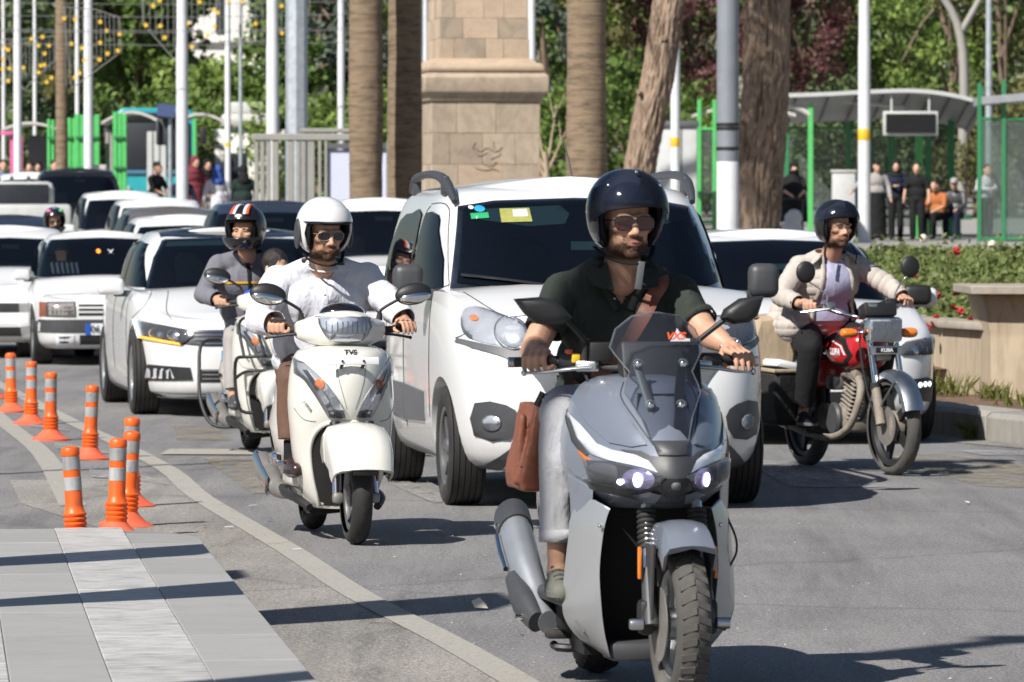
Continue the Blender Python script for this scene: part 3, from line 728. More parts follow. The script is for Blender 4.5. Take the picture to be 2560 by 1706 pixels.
# flexible marker posts in the hatched nose
def make_post():
 root=thing('marker_post','','marker post')
 MB().lathe([(0.0,0),(0.135,0.0),(0.135,0.012),(0.10,0.028),(0.066,0.055),(0.050,0.075)],28).build('base','post_red',root,40)
 pr=[(0.050,0.07)]
 for i in range(4):z=0.085+i*0.022;pr+=[(0.050,z),(0.0535,z+0.006),(0.0535,z+0.011),(0.047,z+0.017)]
 pr+=[(0.0405,0.20),(0.0395,0.43)]
 MB().lathe(pr,28).build('post','post_orange',root,40)
 MB().lathe([(0.0412,0.425),(0.0425,0.43),(0.0425,0.452),(0.038,0.462),(0.022,0.469),(0.0,0.47)],28).build('cap','post_orange',root,40)
 for z in(0.268,0.362):MB().lathe([(0.0400,z),(0.0412,z+0.001),(0.0410,z+0.060),(0.0398,z+0.061)],28).build('reflective_band','reflective',root,40)
 return root
def copy_tree(o,parent=None):
 c=o.copy();C.objects.link(c);c.parent=parent
 for ch in o.children:copy_tree(ch,c)
 return c
POSTS=[((-1.977,23.62),'orange marker post closest to the camera, its foot hidden by the pavement edge',0.02,0.05),((-1.868,24.5),'scuffed orange post with cracked bands right of the closest one',0.0,0.02),((-1.885,25.4),'orange post directly behind the scuffed one',0.02,0.04),((-2.0,27.2),'orange post mostly hidden behind the two near posts',0.015,0.02),
((-2.66,32.7),'tall clean orange post standing alone, fourth in from the left edge',0.0,0.04),((-3.16,35.6),'orange post with wide flared foot, third from the left edge',0.0,0.03),((-3.56,38.45),'shaded dark red marker post, second from the left edge',0.0,0.02),((-3.95,41.0),'orange marker post at the left edge of the picture',0.0,0.02),((-4.42,44.2),'marker post whose foot just shows at the left edge',0.0,0.0)]
post0=make_post()
for i,((x,y),lab,tx,ty)in enumerate(POSTS):
 o=post0 if i==0 else copy_tree(post0)
 o.location=(x,y,0.0);o.rotation_euler=(tx+rnd.uniform(-.02,.02),-ty+rnd.uniform(-.025,.025),rnd.uniform(0,6.28))
 tag(o,lab,'marker post','orange marker posts along the hatched nose')

# ------------------------------------------------------------------ background: trees
def wx(px,d):return(px-1280)/13000*d
def wz(py,d):return 1.47-(py-565)/13000*d
def tree(name,label,cat,x,d,h,rx,rz,leafm,n,size,seed,trunk_r=0.16,crown_base=0.25,stems=1,droop=0.0,barkm='branch_bark',fill=0.55,group=None,aspect=0.55):
 rn=random.Random(seed);z0=ground(d)-0.1
 root=thing(name,label,cat,(x,d,z0),0,group)
 cz=h-rz;cent=Vector((0,0,cz))
 tb=MB();tips=[]
 for s_ in range(stems):
  a0=rn.uniform(0,6.28);base=Vector((0.25*s_*math.cos(a0),0.2*s_*math.sin(a0),0))
  top=Vector((rn.uniform(-0.35,0.35)*rx,rn.uniform(-0.3,0.3)*rx,cz+rz*0.35))
  pts=[base.lerp(top,f)+Vector((rn.gauss(0,0.10),rn.gauss(0,0.08),0))*(f>0)for f in(0,0.2,0.4,0.6,0.8,1)]
  tb.tube(pts,[trunk_r*(1.15-0.95*f)for f in(0,0.2,0.4,0.6,0.8,1)],8,smooth=3)
  for b_ in range(7):
   i=rn.choice((2,3,4));a=rn.uniform(0,6.28);e=cent+Vector((math.cos(a)*rx*rn.uniform(0.5,0.85),math.sin(a)*rx*0.7,rn.uniform(-0.5,0.6)*rz))
   m_=pts[i].lerp(e,0.5)+Vector((0,0,0.2));tb.tube([pts[i],m_,e],[trunk_r*0.42,trunk_r*0.25,trunk_r*0.08],6,smooth=3);tips.append(e)
 tb.build('trunk',barkm,root,60)
 cl=[]
 for _ in range(int(26+rx*9)):
  v=Vector((rn.gauss(0,1),rn.gauss(0,1),rn.gauss(0,1))).normalized()*rn.uniform(fill,1.0)
  w=1.0-0.25*max(0,-v.z)
  cl.append((Vector((v.x*rx*w,v.y*rx*w*0.9,v.z*rz))+cent,rn.uniform(0.16,0.34)*min(rx,rz)+0.12))
 cl+=[(t_,0.25*rx)for t_ in tips]
 g=np.random.default_rng(seed);idx=g.integers(0,len(cl),n);v=g.normal(size=(n,3));v/=np.linalg.norm(v,axis=1,keepdims=True)
 cc=np.array([tuple(c_)for c_,_ in cl])[idx];rr_=np.array([r_ for _,r_ in cl])[idx]
 leaf_obj(leaf_cloud(cc+v*(1,1,.7)*(rr_*g.random(n)**.4)[:,None],v,size,seed,aspect,droop),'crown',leafm,root)
 return root
TREES=[  # px, d, height, rx, rz, leaf, n, size, label
(10,135,9.5,2.0,3.6,'leaf_dark',5200,0.26,'dark shady tree in the top left corner'),
(105,150,9.2,1.9,3.8,'leaf_olive',5000,0.24,'brownish olive tree behind the left light garland'),
(215,160,6.2,2.4,2.3,'leaf_mid',4200,0.26,'low green tree between the two left lamp poles'),
(340,152,10.0,2.6,3.5,'leaf_mid',7500,0.26,'big leafy tree with twisted forked trunks left of the white building'),
(505,150,4.7,1.9,1.7,'leaf_bright',4200,0.24,'bright green round tree below the white building'),
(620,158,4.6,2.0,1.6,'leaf_bright',4200,0.24,'bright green tree in front of the white building, right half'),
(735,142,9.6,1.0,4.3,'leaf_mid',4200,0.22,'narrow green tree behind the octagonal steel pole'),
(800,148,10.6,1.5,4.8,'leaf_cypress',6500,0.22,'tall dark grey-green conifer left of the two palms'),
(890,155,10.5,1.5,4.8,'leaf_cypress',5600,0.22,'dark conifer behind the left palm trunk'),
(985,160,10.0,1.7,4.2,'leaf_bright',4600,0.24,'fresh green tree showing between palm and monument'),
(1180,165,10.5,2.5,4.6,'leaf_dark',4500,0.26,'dark tree hidden behind the stone monument'),
(1375,145,10.5,1.25,4.9,'leaf_cypress',6200,0.22,'dark cypress right of the stone monument'),
(1455,155,10.2,2.0,4.6,'leaf_mid',5200,0.24,'green tree behind the single palm trunk'),
(1555,150,9.8,1.7,4.2,'leaf_olive',5600,0.23,'olive brown tree left of the leaning pine'),
(1760,150,9.0,2.3,3.0,'leaf_judas',8200,0.17,'pink flowering tree between the two pine trunks'),
(1700,162,10.5,2.3,4.2,'leaf_mid',5000,0.25,'green tree behind the left pink flowering tree'),
(2010,150,9.6,1.9,3.1,'leaf_judas',7000,0.17,'pink flowering tree right of the big pine trunk'),
(2090,162,10.5,2.4,4.6,'leaf_dark',5600,0.25,'dark tree behind the right bus shelter canopy'),
(2250,152,9.8,2.0,4.2,'leaf_mid',5600,0.24,'green tree right of the white lamp pole'),
(2385,142,10.0,2.2,4.0,'leaf_bright',6500,0.17,'feathery light green pine above the right shelter'),
(2530,140,10.2,2.0,4.4,'leaf_olive',6500,0.18,'olive feathery pine in the top right corner'),
]
for i,(px,d,h,rx,rz,lm,n,sz,lab)in enumerate(TREES):
 tree('broadleaf_tree' if 'pine' not in lab and 'c'+'ypress' not in lab else 'conifer_tree',lab,'tree',wx(px,d),d,h,rx,rz,lm,n,sz,100+i,stems=2 if 'twisted' in lab else 1,group='trees behind the street')
for i in range(14):
 px=-60+i*206;d=182+(i%3)*5
 tree('broadleaf_tree',['dark','dense','deep green'][i%3]+' tree in the back row, number %s from the left'%['one','two','three','four','five','six','seven','eight','nine','ten','eleven','twelve','thirteen','fourteen'][i],'tree',wx(px,d),d,12.5 if not 440<px<760 else 4.4,3.0,5.2 if not 440<px<760 else 2.5,['leaf_dark','leaf_mid','leaf_dark'][i%3],3800,0.42,300+i,group='trees of the back row')
BUSH=[(40,140,3.2,2.0,'leaf_mid','rounded shrub behind the pink pylon'),(190,138,3.4,2.0,'leaf_dark','clipped dark shrub behind the green pylons'),(330,145,3.6,2.2,'leaf_mid','shrub behind the left shelter roof'),(480,142,3.6,2.2,'leaf_mid','shrub right of the left shelter roof'),(640,150,4.0,2.2,'leaf_mid','shrub behind the grey slatted wall'),(790,140,3.8,2.0,'leaf_bright','bright shrub at the foot of the conifers'),(955,140,4.0,2.0,'leaf_bright','bright shrub seen between the palm trunks'),
(1390,130,3.9,1.6,'leaf_bright','bright shrub right of the monument foot'),(1500,125,4.0,1.6,'leaf_mid','glossy hedge bush behind the single palm'),(1570,120,4.2,1.4,'leaf_mid','dense dark hedge bush left of the leaning pine'),(1720,140,3.6,2.0,'leaf_mid','shrub behind the grey cabinet'),(1990,140,3.8,2.0,'leaf_dark','shrub behind the shelter beside the big pine'),(2130,138,3.6,2.2,'leaf_dark','dark shrub behind the shelter glass'),(2290,140,3.8,2.2,'leaf_mid','shrub behind the information screen'),(2450,138,3.8,2.2,'leaf_olive','olive shrub behind the right shelter'),(2570,140,4.0,2.2,'leaf_dark','dark shrub at the right edge')]
for i,(px,d,h,rx,lm,lab)in enumerate(BUSH):
 tree('garden_shrub',lab,'shrub',wx(px,d),d,h,rx,h*0.48,lm,3600,0.2,500+i,0.05,stems=3,group='shrubs behind the street')
 # bare young tree beside the monument
bt=thing('bare_sapling','thin bare branching sapling right of the monument','tree',(wx(1365,98),98,ground(98)))
g0=MB();b0=Vector((0,0,0));g0.tube([(0,0,0),(0.02,0,1.6),(-0.02,0,2.1)],[0.06,0.05,0.045],8)
for a,z,L in((-0.55,1.9,0.9),(-0.2,2.0,1.1),(0.2,2.0,1.0),(0.5,1.8,0.8),(-0.8,1.7,0.6)):
 e=Vector((math.sin(a)*L,0,z+math.cos(a)*L));g0.tube([(0,0,z-0.15),(math.sin(a)*L*0.4,0.05,z+0.2),e],[0.035,0.025,0.01],6,smooth=3)
 for q in(-0.3,0.35):g0.tube([e*0.75+Vector((0,0,z*0.25)),e+Vector((q*0.5,0.1,0.25))],[0.014,0.005],5)
g0.build('trunk','canvas_beige',bt,60)
# bare pale limbs top right
bl=thing('bare_tree','pale bare limbs of a tree above the right shelter','tree',(wx(2400,137),137,ground(137)))
g0=MB()
g0.tube([(0,0,0),(0.1,0,3.5),(-0.1,0,5.2),(-0.9,0,6.6),(-1.4,0,8.4)],[0.16,0.13,0.11,0.08,0.05],8,smooth=4)
g0.tube([(-0.75,0,6.3),(-1.6,0,7.0),(-2.2,0,7.0)],[0.06,0.04,0.02],6,smooth=4);g0.tube([(0.05,0,5.0),(0.7,0,6.2),(1.3,0,7.6),(2.2,0,7.9)],[0.09,0.07,0.05,0.02],6,smooth=4)
g0.build('trunk','plaza',bl,60)
# palms, pines
def palm(px,d,wpx,label,seed,top=9.5):
 rn=random.Random(seed);r0=wpx/2*d/13000;root=thing('palm_tree',label,'palm tree',(wx(px,d),d,ground(d)-0.05),0,'palms by the monument')
 rings=[];n=36;z=0.0
 while z<top:
  bulge=1+0.03*math.sin(z*2.2+seed)+(0.10*math.exp(-z*1.3));ph=rn.uniform(0,6)
  for dz,f in((0.0,0.992),(0.018,1.006),(0.03,1.0)):
   rings.append([((r0*bulge*f*(1+0.035*noise.noise(Vector((math.cos(a)*3,math.sin(a)*3,z*4+seed)))))*math.cos(a),(r0*bulge*f*(1+0.035*noise.noise(Vector((math.cos(a)*3,math.sin(a)*3,z*4+seed)))))*math.sin(a),z+dz)for a in(2*math.pi*j/n for j in range(n))])
  z+=rn.uniform(0.045,0.075)
 MB().loft(rings).build('trunk','palm_bark',root,60)
 fr=MB()
 for j in range(40):
  s_=j/39;c=Vector((2.4*s_,0,0.9*math.sin(s_*1.9)-1.1*s_*s_));
  for sg in(-1,1):
   L=0.55*math.sin(math.pi*(0.12+0.85*s_))+0.05;o_=c+Vector((0.25,sg*L,-0.25*L));fr.add([c,c+Vector((0.03,0,0)),o_],[(0,1,2)])
 fr.tube([(0,0,0),(1.2,0,0.55),(2.4,0,-0.25)],[0.03,0.02,0.006],5,smooth=4)
 me=fr.mesh('frond','leaf_mid',0,fix=False)
 for k in range(18):
  o=link('frond',me,root);o.location=(0,0,top-0.05);o.rotation_euler=(rn.uniform(-0.2,0.2),rn.uniform(-0.7,0.5),k*2.4)
 return root
palm(915,70,84,'left palm trunk of the pair standing before the ad panel',1)
palm(1012,71,85,'right palm trunk of the pair, touching the monument',2)
palm(1466,66,100,'single palm trunk right of the monument with a dark shadow on it',3)
palm(155,112,30,'slim brown palm trunk far left behind the green pylons',4,11)
def pine(label,d,path,seed):
 "trunk from (px, py, width px) centre line, bark furrowed"
 root=thing('pine_tree',label,'pine tree',(wx(path[-1][0],d),d,ground(d)-0.05),0,'pine trunks');ox,oz=wx(path[-1][0],d),ground(d)-0.05
 cl=[(wx(p[0],d)-ox,wz(p[1],d)-oz,p[2]/2*d/13000)for p in path];cl.append((cl[-1][0]-0.01,0.0,cl[-1][2]*1.12))
 cl=list(reversed(cl));cl.append((cl[-1][0]+(cl[-1][0]-cl[-2][0])*1.5,cl[-1][1]+2.2,cl[-1][2]*0.8))
 sp=spline(cl,40);rings=[];n=96
 for x,z,r in sp:
  ring=[]
  for j in range(n):
   a=2*math.pi*j/n;u=a*4.5
   q=Vector((math.cos(a)*5.5,math.sin(a)*5.5,z*2.0+seed))
   w=noise.noise(q*0.45+Vector((0,0,4)))*0.8
   rid=1-abs(noise.noise(Vector((math.cos(a)*7+w,math.sin(a)*7+w,z*2.6+seed))))*2.6
   rr_=r*(1+0.13*max(-1.0,rid-0.6)+0.035*noise.noise(q*0.3)+0.02*noise.noise(q*4))
   ring.append((x+rr_*math.cos(a),rr_*math.sin(a),z))
  rings.append(ring)
 MB().loft(rings).build('trunk','pine_bark',root,80)
 rn=random.Random(seed);top=sp[-1];cc=Vector((top[0],0,top[1]+1.5));cls=[cc+Vector((rn.gauss(0,1.3),rn.gauss(0,1.3),rn.gauss(0,0.7)))for _ in range(26)]
 g=np.random.default_rng(seed);n=4500;v=g.normal(size=(n,3));v/=np.linalg.norm(v,axis=1,keepdims=True);ca=np.array([tuple(c_)for c_ in cls])[g.integers(0,26,n)]
 leaf_obj(leaf_cloud(ca+v*.55*(g.random(n)**.5)[:,None],v,.25,seed,.18),'crown','leaf_dark',root)
 for kx,kz,s_ in((0.0,0.62,1),(-0.5,0.45,0.7),(0.35,0.8,0.8)):  # sawn-off branch stubs
  i=int(len(sp)*kz);x,z,r=sp[i];MB().tube([(x+kx*r*1.6,-r*0.6,z),(x+kx*r*2,-r*1.12,z+0.03)],[0.055*s_,0.04*s_],10).build('branch_stub','palm_bark',root,60)
pine('leaning pine trunk with sawn knots between palm and grey cabinet',72,[(1690,-120,80),(1673,0,80),(1658,100,80),(1643,199,82),(1622,298,82),(1600,417,80),(1597,480,82)],11)
pine('massive upright pine trunk with deep bark behind the white sedan',76,[(1920,-120,108),(1917,0,112),(1914,200,114),(1905,330,118),(1893,450,128),(1882,580,138)],23)
# poles
def pole(name,label,px,wpx,d,style='white',sticker=None,rings=(),base=None,hgt=9.0,taper=0.8,group='street poles'):
 r=wpx/2*d/13000;zb=base if base is not None else ground(d);root=thing(name,label,'lamp pole',(wx(px,d),d,zb),0,group)
 n=8 if style=='octagon' else 20;m={'white':'pole_white','octagon':'galvanised','grey':'pole_grey','steel':'galvanised'}[style]
 MB().lathe([(r*1.08,0),(r*1.05,hgt*0.45),(r*0.98,hgt*0.46),(r*taper,hgt)],n).build('shaft',m,root,30)
 MB().lathe([(r*2.0,0),(r*2.0,0.03),(r*1.2,0.05)],n).build('foot_plate',m,root,30)
 MB().tube([(0,0,hgt-0.05),(0.2,0,hgt+0.5),(0.9,0,hgt+0.75)],r*0.5,8,smooth=4).build('arm',m,root,60)
 MB().rbox((1.2,0,hgt+0.75),(0.7,0.26,0.12),0.05).build('lamp_head','plastic_grey',root)
 if sticker:
  z0,z1=(wz(sticker[1],d)-zb,wz(sticker[0],d)-zb);MB().lathe([(r*1.07,z0),(r*1.085,z0+0.005),(r*1.085,z1-0.005),(r*1.07,z1)],n).build('sticker','sticker_yellow',root,30)
 for y in rings:
  z=wz(y,d)-zb;MB().lathe([(r*1.08,z-0.02),(r*1.12,z-0.02),(r*1.12,z+0.02),(r*1.08,z+0.02)],n).build('clamp_ring','plastic_black',root,30)
 return root
pole('lamp_pole','white lamp pole at the far left behind the shelter roof',45,19,110)
pole('lamp_pole','thin white pole at the left edge',10,9,128)
pole('lamp_pole','slim white pole between the far left lamp pole and the brown palm',88,9,126)
pole('lamp_pole','white lamp pole rising above the wide green pylon',222,22,106)
pole('lamp_pole','slim white pole left of the pole above the green pylon',194,10,126)
pole('lamp_pole','thick white lamp pole beside the solar panel',456,28,100)
pole('lamp_pole','slim white lamp pole before the white building',570,14,112,sticker=(357,368))
pole('lamp_pole','thin grey pole right of the slim white one',602,9,130,'steel')
pole('lamp_pole','thick white lamp pole left of the octagonal steel pole',682,30,98)
pole('steel_pole','wide octagonal galvanised steel pole behind the slatted wall',742,52,94,'octagon',hgt=11)
pole('lamp_pole','white lamp pole left of the palm pair',853,17,110)
pole('lamp_pole','white lamp pole partly behind the monument left side',1063,18,112)
pole('lamp_pole','white lamp pole along the right side of the monument',1329,19,96,sticker=(350,372),rings=(345,))
pole('lamp_pole','white pole with yellow sticker behind the leaning pine',1688,22,99,sticker=(344,368))
pg=pole('steel_pole','thick grey pole with white foot left of the massive pine',1819,52,66,'grey',rings=(312,322,372),hgt=10)
MB().lathe([(0.141,0),(0.1425,0.01),(0.1415,wz(405,66)-ground(66)),(0.13,wz(400,66)-ground(66))],20).build('white_foot','pole_white',pg,30)
pole('lamp_pole','white lamp pole with yellow sticker in front of the right shelter',2160,29,107,sticker=(323,352),base=plaza_z(107))
pole('lamp_pole','pale pole above the right shelter glass',2471,16,128,'steel')
# stone monument
mo=thing('stone_monument','sandstone monument with moulded cornice between the palms','monument',(wx(1193,85),86,ground(85)),R(9))
mz=lambda py:wz(py,85)-ground(85)
def block_tier(z0,z1,hw0,hw1,rows,matn,seed,dep=0.16):
 rn=random.Random(seed)
 core=MB();core.loft([[(-hw0+.02,-hw0+.02,z0),(hw0-.02,-hw0+.02,z0),(hw0-.02,hw0-.02,z0),(-hw0+.02,hw0-.02,z0)],[(-hw1+.02,-hw1+.02,z1),(hw1-.02,-hw1+.02,z1),(hw1-.02,hw1-.02,z1),(-hw1+.02,hw1-.02,z1)]]).build('core','mortar',mo,30)
 for k in range(rows):
  za,zb=z0+(z1-z0)*k/rows+0.0025,z0+(z1-z0)*(k+1)/rows-0.0025;hw=hw0+(hw1-hw0)*(k+0.5)/rows
  for side in range(4):
   cuts=sorted([-1+0.0]+[c+rn.uniform(-0.09,0.09)for c in((-0.45,0.25)if k%2 else(-0.62,-0.05,0.5))]+[1.0])
   for a,b in zip(cuts,cuts[1:]):
    A,B=a*hw+0.0025,b*hw-0.0025
    f=lambda u,v,z:[(u,-hw+v,z),(hw-v,u,z),(-u,hw-v,z),(-hw+v,-u,z)][side]
    pr_=rn.uniform(-0.006,0.006)
    q=MB();q.add([f(A,pr_,za),f(B,pr_,za),f(B,pr_,zb),f(A,pr_,zb),f(A+.0,dep,za),f(B,dep,za),f(B,dep,zb),f(A,dep,zb)],[(0,1,2,3),(4,7,6,5),(0,4,5,1),(1,5,6,2),(2,6,7,3),(3,7,4,0)])
    q.build('stone',matn if rn.random()<0.75 else('sandstone' if matn=='sandstone_old' else 'sandstone_old'),mo,30,bevel=0.007)
block_tier(0,mz(255),0.905,0.895,6,'sandstone_old',5)
def moulding(name,prof,m='sandstone'):
 rings=[[(-h,-h,z),(h,-h,z),(h,h,z),(-h,h,z)]for h,z in prof]
 MB().loft(rings).build(name,m,mo,30,bevel=0.02)
moulding('cornice',[(0.90,mz(255)),(0.94,mz(252)),(0.945,mz(244)),(0.96,mz(240)),(1.02,mz(232)),(1.035,mz(228)),(1.035,mz(192)),(0.98,mz(183))],'sandstone_old')
moulding('torus',[(0.93,mz(182)),(0.965,mz(178)),(0.97,mz(168)),(0.94,mz(161)),(0.86,mz(156)),(0.79,mz(146))])
block_tier(mz(147),mz(-260),0.75,0.66,8,'sandstone',8)
cv=MB()
for k,pts in enumerate(([(-.22,0,.12),(-.12,0,.05),(0,0,.1),(.14,0,.04),(.25,0,.12)],[(-.2,0,.2),(-.24,0,.1),(-.15,0,-.02),(0,0,.02)],[(.1,0,.22),(.12,0,.1),(.22,0,.0),(.06,0,-.08)],[(-.1,0,-.14),(.05,0,-.2),(.16,0,-.12)],[(-.2,0,-.22),(-.05,0,-.26),(.1,0,-.24),(.2,0,-.28)])):
 cv.tube([(p[0]+0.02,-0.906,p[2]+mz(385))for p in pts],[0.0055]*len(pts),6,smooth=4)
cv.build('carving','sandstone_old',mo,60)
# white building, low wall, grey slatted wall and ad panel
bd_=thing('white_building','white multi-storey building seen above the trees on the left','building',(wx(600,215),215,ground(215)))
MB().box((0,3,5.5),(4.6,6,11)).build('wall','plaster_white',bd_,0)
for x,z0,z1,w in((-0.72,6.4,8.6,0.42),(-0.72,9.0,10.6,0.42),(0.9,6.6,8.2,0.5),(1.7,9.0,10.4,0.5),(0.2,9.0,10.4,0.4)):
 f=MB().box((x,-0.01,(z0+z1)/2),(w+0.1,0.08,z1-z0+0.1)).build('window','plastic_dark',bd_,0);MB().box((x,-0.06,(z0+z1)/2),(w,0.03,z1-z0)).build('pane','interior',f,0)
for z in(3.0,6.1,8.8):MB().box((0,-0.12,z),(4.7,0.3,0.16)).build('string_course','plaster_white',bd_,0)
kw=thing('kiosk','low white kiosk with rounded roof behind the slim poles','kiosk',(wx(625,140),140,ground(140)))
MB().rbox((0,1,1.2),(1.9,2,2.4),0.05).build('wall','plaster_white',kw);MB().rbox((0.0,0.9,2.62),(1.6,2.2,0.4),0.15).build('roof','canopy_white',kw);MB().rbox((-0.1,0.8,2.98),(0.9,1.2,0.3),0.05).build('roof_unit','cabinet_grey',kw)
MB().box((-0.4,-0.02,1.3),(0.6,0.06,0.9)).build('window','interior',kw,0)
D=78.0
sw=thing('slatted_wall','grey metal wall of vertical slats and a framed panel left of the palms','wall',(0,D,ground(D)))
sz=lambda py:wz(py,D)-ground(D)
for a,b in((637,647),(651,662),(667,677),(681,697),(720,735),(741,751),(755,765),(770,787)):
 MB().rbox(((wx(a,D)+wx(b,D))/2,0,sz(352)/2),(wx(b,D)-wx(a,D),0.10,sz(352)),0.006,None,1).build('slat','slat_grey',sw,30)
MB().rbox((wx(790,D),0,(sz(335)+sz(352))/2),(wx(950,D)-wx(630,D),0.14,sz(335)-sz(352)),0.01,None,1).build('beam','slat_grey',sw,30)
MB().rbox((wx(850,D+0.5),0.5,(sz(320)+sz(331))/2),(1.2,0.14,sz(320)-sz(331)),0.01,None,1).build('beam','slat_grey',sw,30)
for a,b in((796,804),(812,819),(967,975)):MB().rbox(((wx(a,D)+wx(b,D))/2,0,sz(352)/2),(wx(b,D)-wx(a,D),0.12,sz(352)),0.006,None,1).build('post','slat_grey',sw,30)
MB().rbox((wx(893,D),0,sz(366)),(wx(968,D)-wx(819,D),0.10,sz(360)-sz(374)),0.006,None,1).build('rail','plastic_grey',sw,30)
MB().box((wx(893,D),0.03,(sz(375)+0.5)/2),(wx(966,D)-wx(821,D),0.05,sz(375)-0.5)).build('panel','ad_panel',sw,0)
gc=thing('grey_cabinet','tall pale grey cabinet behind the leaning pine','cabinet',(wx(1690,102),102,ground(102)))
MB().rbox((0,0.4,(wz(318,102)-ground(102))/2),(wx(1742,102)-wx(1638,102),0.8,wz(318,102)-ground(102)),0.02).build('body','cabinet_grey',gc)
MB().rbox((0,0.4,wz(311,102)-ground(102)),(wx(1742,102)-wx(1638,102)+0.08,0.9,0.12),0.02).build('lid','plastic_grey',gc)
MB().box((0.1,-0.005,1.5),(0.02,0.02,2.2)).build('door_seam','plastic_grey',gc,0)
# ------------------------------------------------------------------ bus shelters
def barrel(x0,x1,y0,y1,z_edge,rise,th=0.06,n=16,tilt=0.0):
 rings=[]
 for i in range(n+1):
  f=i/n;x=x0+(x1-x0)*f;z=z_edge+rise*math.sin(math.pi*(0.08+0.84*f))+tilt*(f-0.5)
  rings.append([(x,y0,z),(x,y1,z),(x,y1,z+th),(x,y0,z+th)])
 return MB().loft(rings)
D=118.0;G=ground(D)
ls=thing('bus_shelter','left bus shelter with white barrel roofs and tall green slatted pylons','bus shelter',(0,D,G))
gz=lambda py,d=118.0,g=None:wz(py,d)-(G if g is None else g)
for a,b,ye,ri in((255,405,322,0.34),(432,574,327,0.34)):barrel(wx(a,D),wx(b,D),-0.2,1.6,gz(ye),ri).build('canopy','canopy_white',ls,50)
for a,b in((258,402),(434,572)):
 for y_ in(0,1.2):MB().tube([(wx(a+12,D),y_,0),(wx(a+12,D),y_,gz(325))],0.05,8).build('post','slat_grey',ls)
def slats(par,pxs,top,w,m='green_paint',y=-0.35,d=118.0,bot=0.0):
 for i,p in enumerate(pxs):MB().rbox((wx(p,d),y+0.02*(i%2),(gz(top+(i*37%7),d)+bot)/2),(w,0.12,gz(top+(i*37%7),d)-bot),0.012,None,1).build('slat',m,par,30)
slats(ls,(158,168,178,188),292,0.088);slats(ls,(199,211,223,236,249),287,0.11,y=-0.6);slats(ls,(293,304,316),282,0.10,y=-0.5);[MB().rbox((wx(p,D),-.1,gz(415)+.1),(wx(14,D)-wx(0,D),.08,1.35),.01,None,1).build('board','cabinet_grey',ls,30)for p in(376,393,410)];slats(ls,(122,132,143),298,0.07,y=0.1);slats(ls,(488,),282,0.09,y=-0.1);slats(ls,(199,),300,0.13,'green_dark',y=-0.2)
for(a,b,y_)in((120,146,-.02),(155,188,-.44),(196,252,-.7),(290,317,-.6)):
 for zz in(345,420):MB().rbox(((wx(a,D)+wx(b,D))/2,y_,gz(zz)),(wx(b,D)-wx(a,D),0.06,0.05),0.005,None,1).build('rail','green_dark',ls,30)
ps=thing('bus_shelter','far left shelter with pink pylons and a pale curved roof','bus shelter',(0,124,ground(124)))
gp=lambda py:wz(py,124)-ground(124)
for i,p in enumerate((34,42,52,57)):MB().rbox((wx(p,124),-0.3,gp(340)/2),(0.085,0.14,gp(338+i)),0.012,None,1).build('slat','pink_paint',ps,30)
barrel(wx(8,124),wx(150,124),-0.4,1.5,gp(335),0.22).build('canopy','canopy_white',ps,50)
MB().rbox((wx(22,124),-0.42,gp(335)),(0.3,0.1,0.08),0.01).build('gutter','pink_paint',ps)
MB().rbox((wx(92,124),0.6,gp(385)),(0.5,0.1,0.9),0.02).build('board','plastic_grey',ps)
so=thing('solar_pole','grey pole with tilted solar panel and dark box before the left shelter','solar pole',(wx(426,104),104,ground(104)))
gs=lambda py:wz(py,104)-ground(104)
MB().tube([(0,0,0),(0,0,gs(296))],0.042,10).build('pole','galvanised',so)
MB().rbox((wx(416,104)-wx(426,104),0,gs(278)),(0.36,0.42,0.03),0.004,Matrix.Rotation(R(38),3,'X')@Matrix.Rotation(R(8),3,'Y'),1).build('panel','solar',so,30)
MB().rbox((wx(420,104)-wx(426,104),0.12,gs(331)),(0.46,0.2,0.52),0.03).build('box','plastic_dark',so);MB().rbox((wx(395,104)-wx(426,104),0.06,gs(331)),(0.06,0.3,0.5),0.02).build('hood','plastic_dark',so)
tp=thing('stone_pier','short pale stone pier between the green pylons','pier',(wx(240,112),112,ground(112)))
MB().rbox((0,0,0.75),(0.38,0.38,1.5),0.02).build('shaft','kerb_stone',tp);MB().rbox((0,0,1.55),(0.48,0.48,0.12),0.02).build('cap','canopy_white',tp)
# right shelters
D=112.0;G=plaza_z(112)-0.02
rs=thing('bus_shelter','right bus shelter with wavy grey canopy, green posts and glass walls','bus shelter',(0,D,G))
def canopy_path(pts,y0,y1,th,name,m,par,sl=0.0):
 sp=spline(pts,8);rings=[[(p[0],y0,p[1]),(p[0],y1,p[1]+sl),(p[0],y1,p[1]+sl+th),(p[0],y0,p[1]+th)]for p in sp]
 return MB().loft(rings).build(name,m,par,50)
gr=lambda py:wz(py,D)-G
cp=[(wx(1945,D),gr(250)),(wx(2060,D),gr(246)),(wx(2170,D),gr(240)),(wx(2270,D),gr(238)),(wx(2350,D),gr(246)),(wx(2420,D),gr(262)),(wx(2445,D),gr(272))]
canopy_path(cp,-1.4,2.0,0.07,'canopy','canopy_grey',rs,-.48)
canopy_path([(p[0],p[1]+0.01)for p in cp],-1.44,-1.41,0.085,'fascia','cabinet_grey',rs)
for i in range(9):
 p=spline(cp,8)[3+i*5];MB().rbox((p[0],0.3,p[1]-0.26),(0.05,3.3,0.06),0.01,Matrix.Rotation(-math.atan(.48/3.4),3,'X'),1).build('rib','plastic_grey',rs,30)
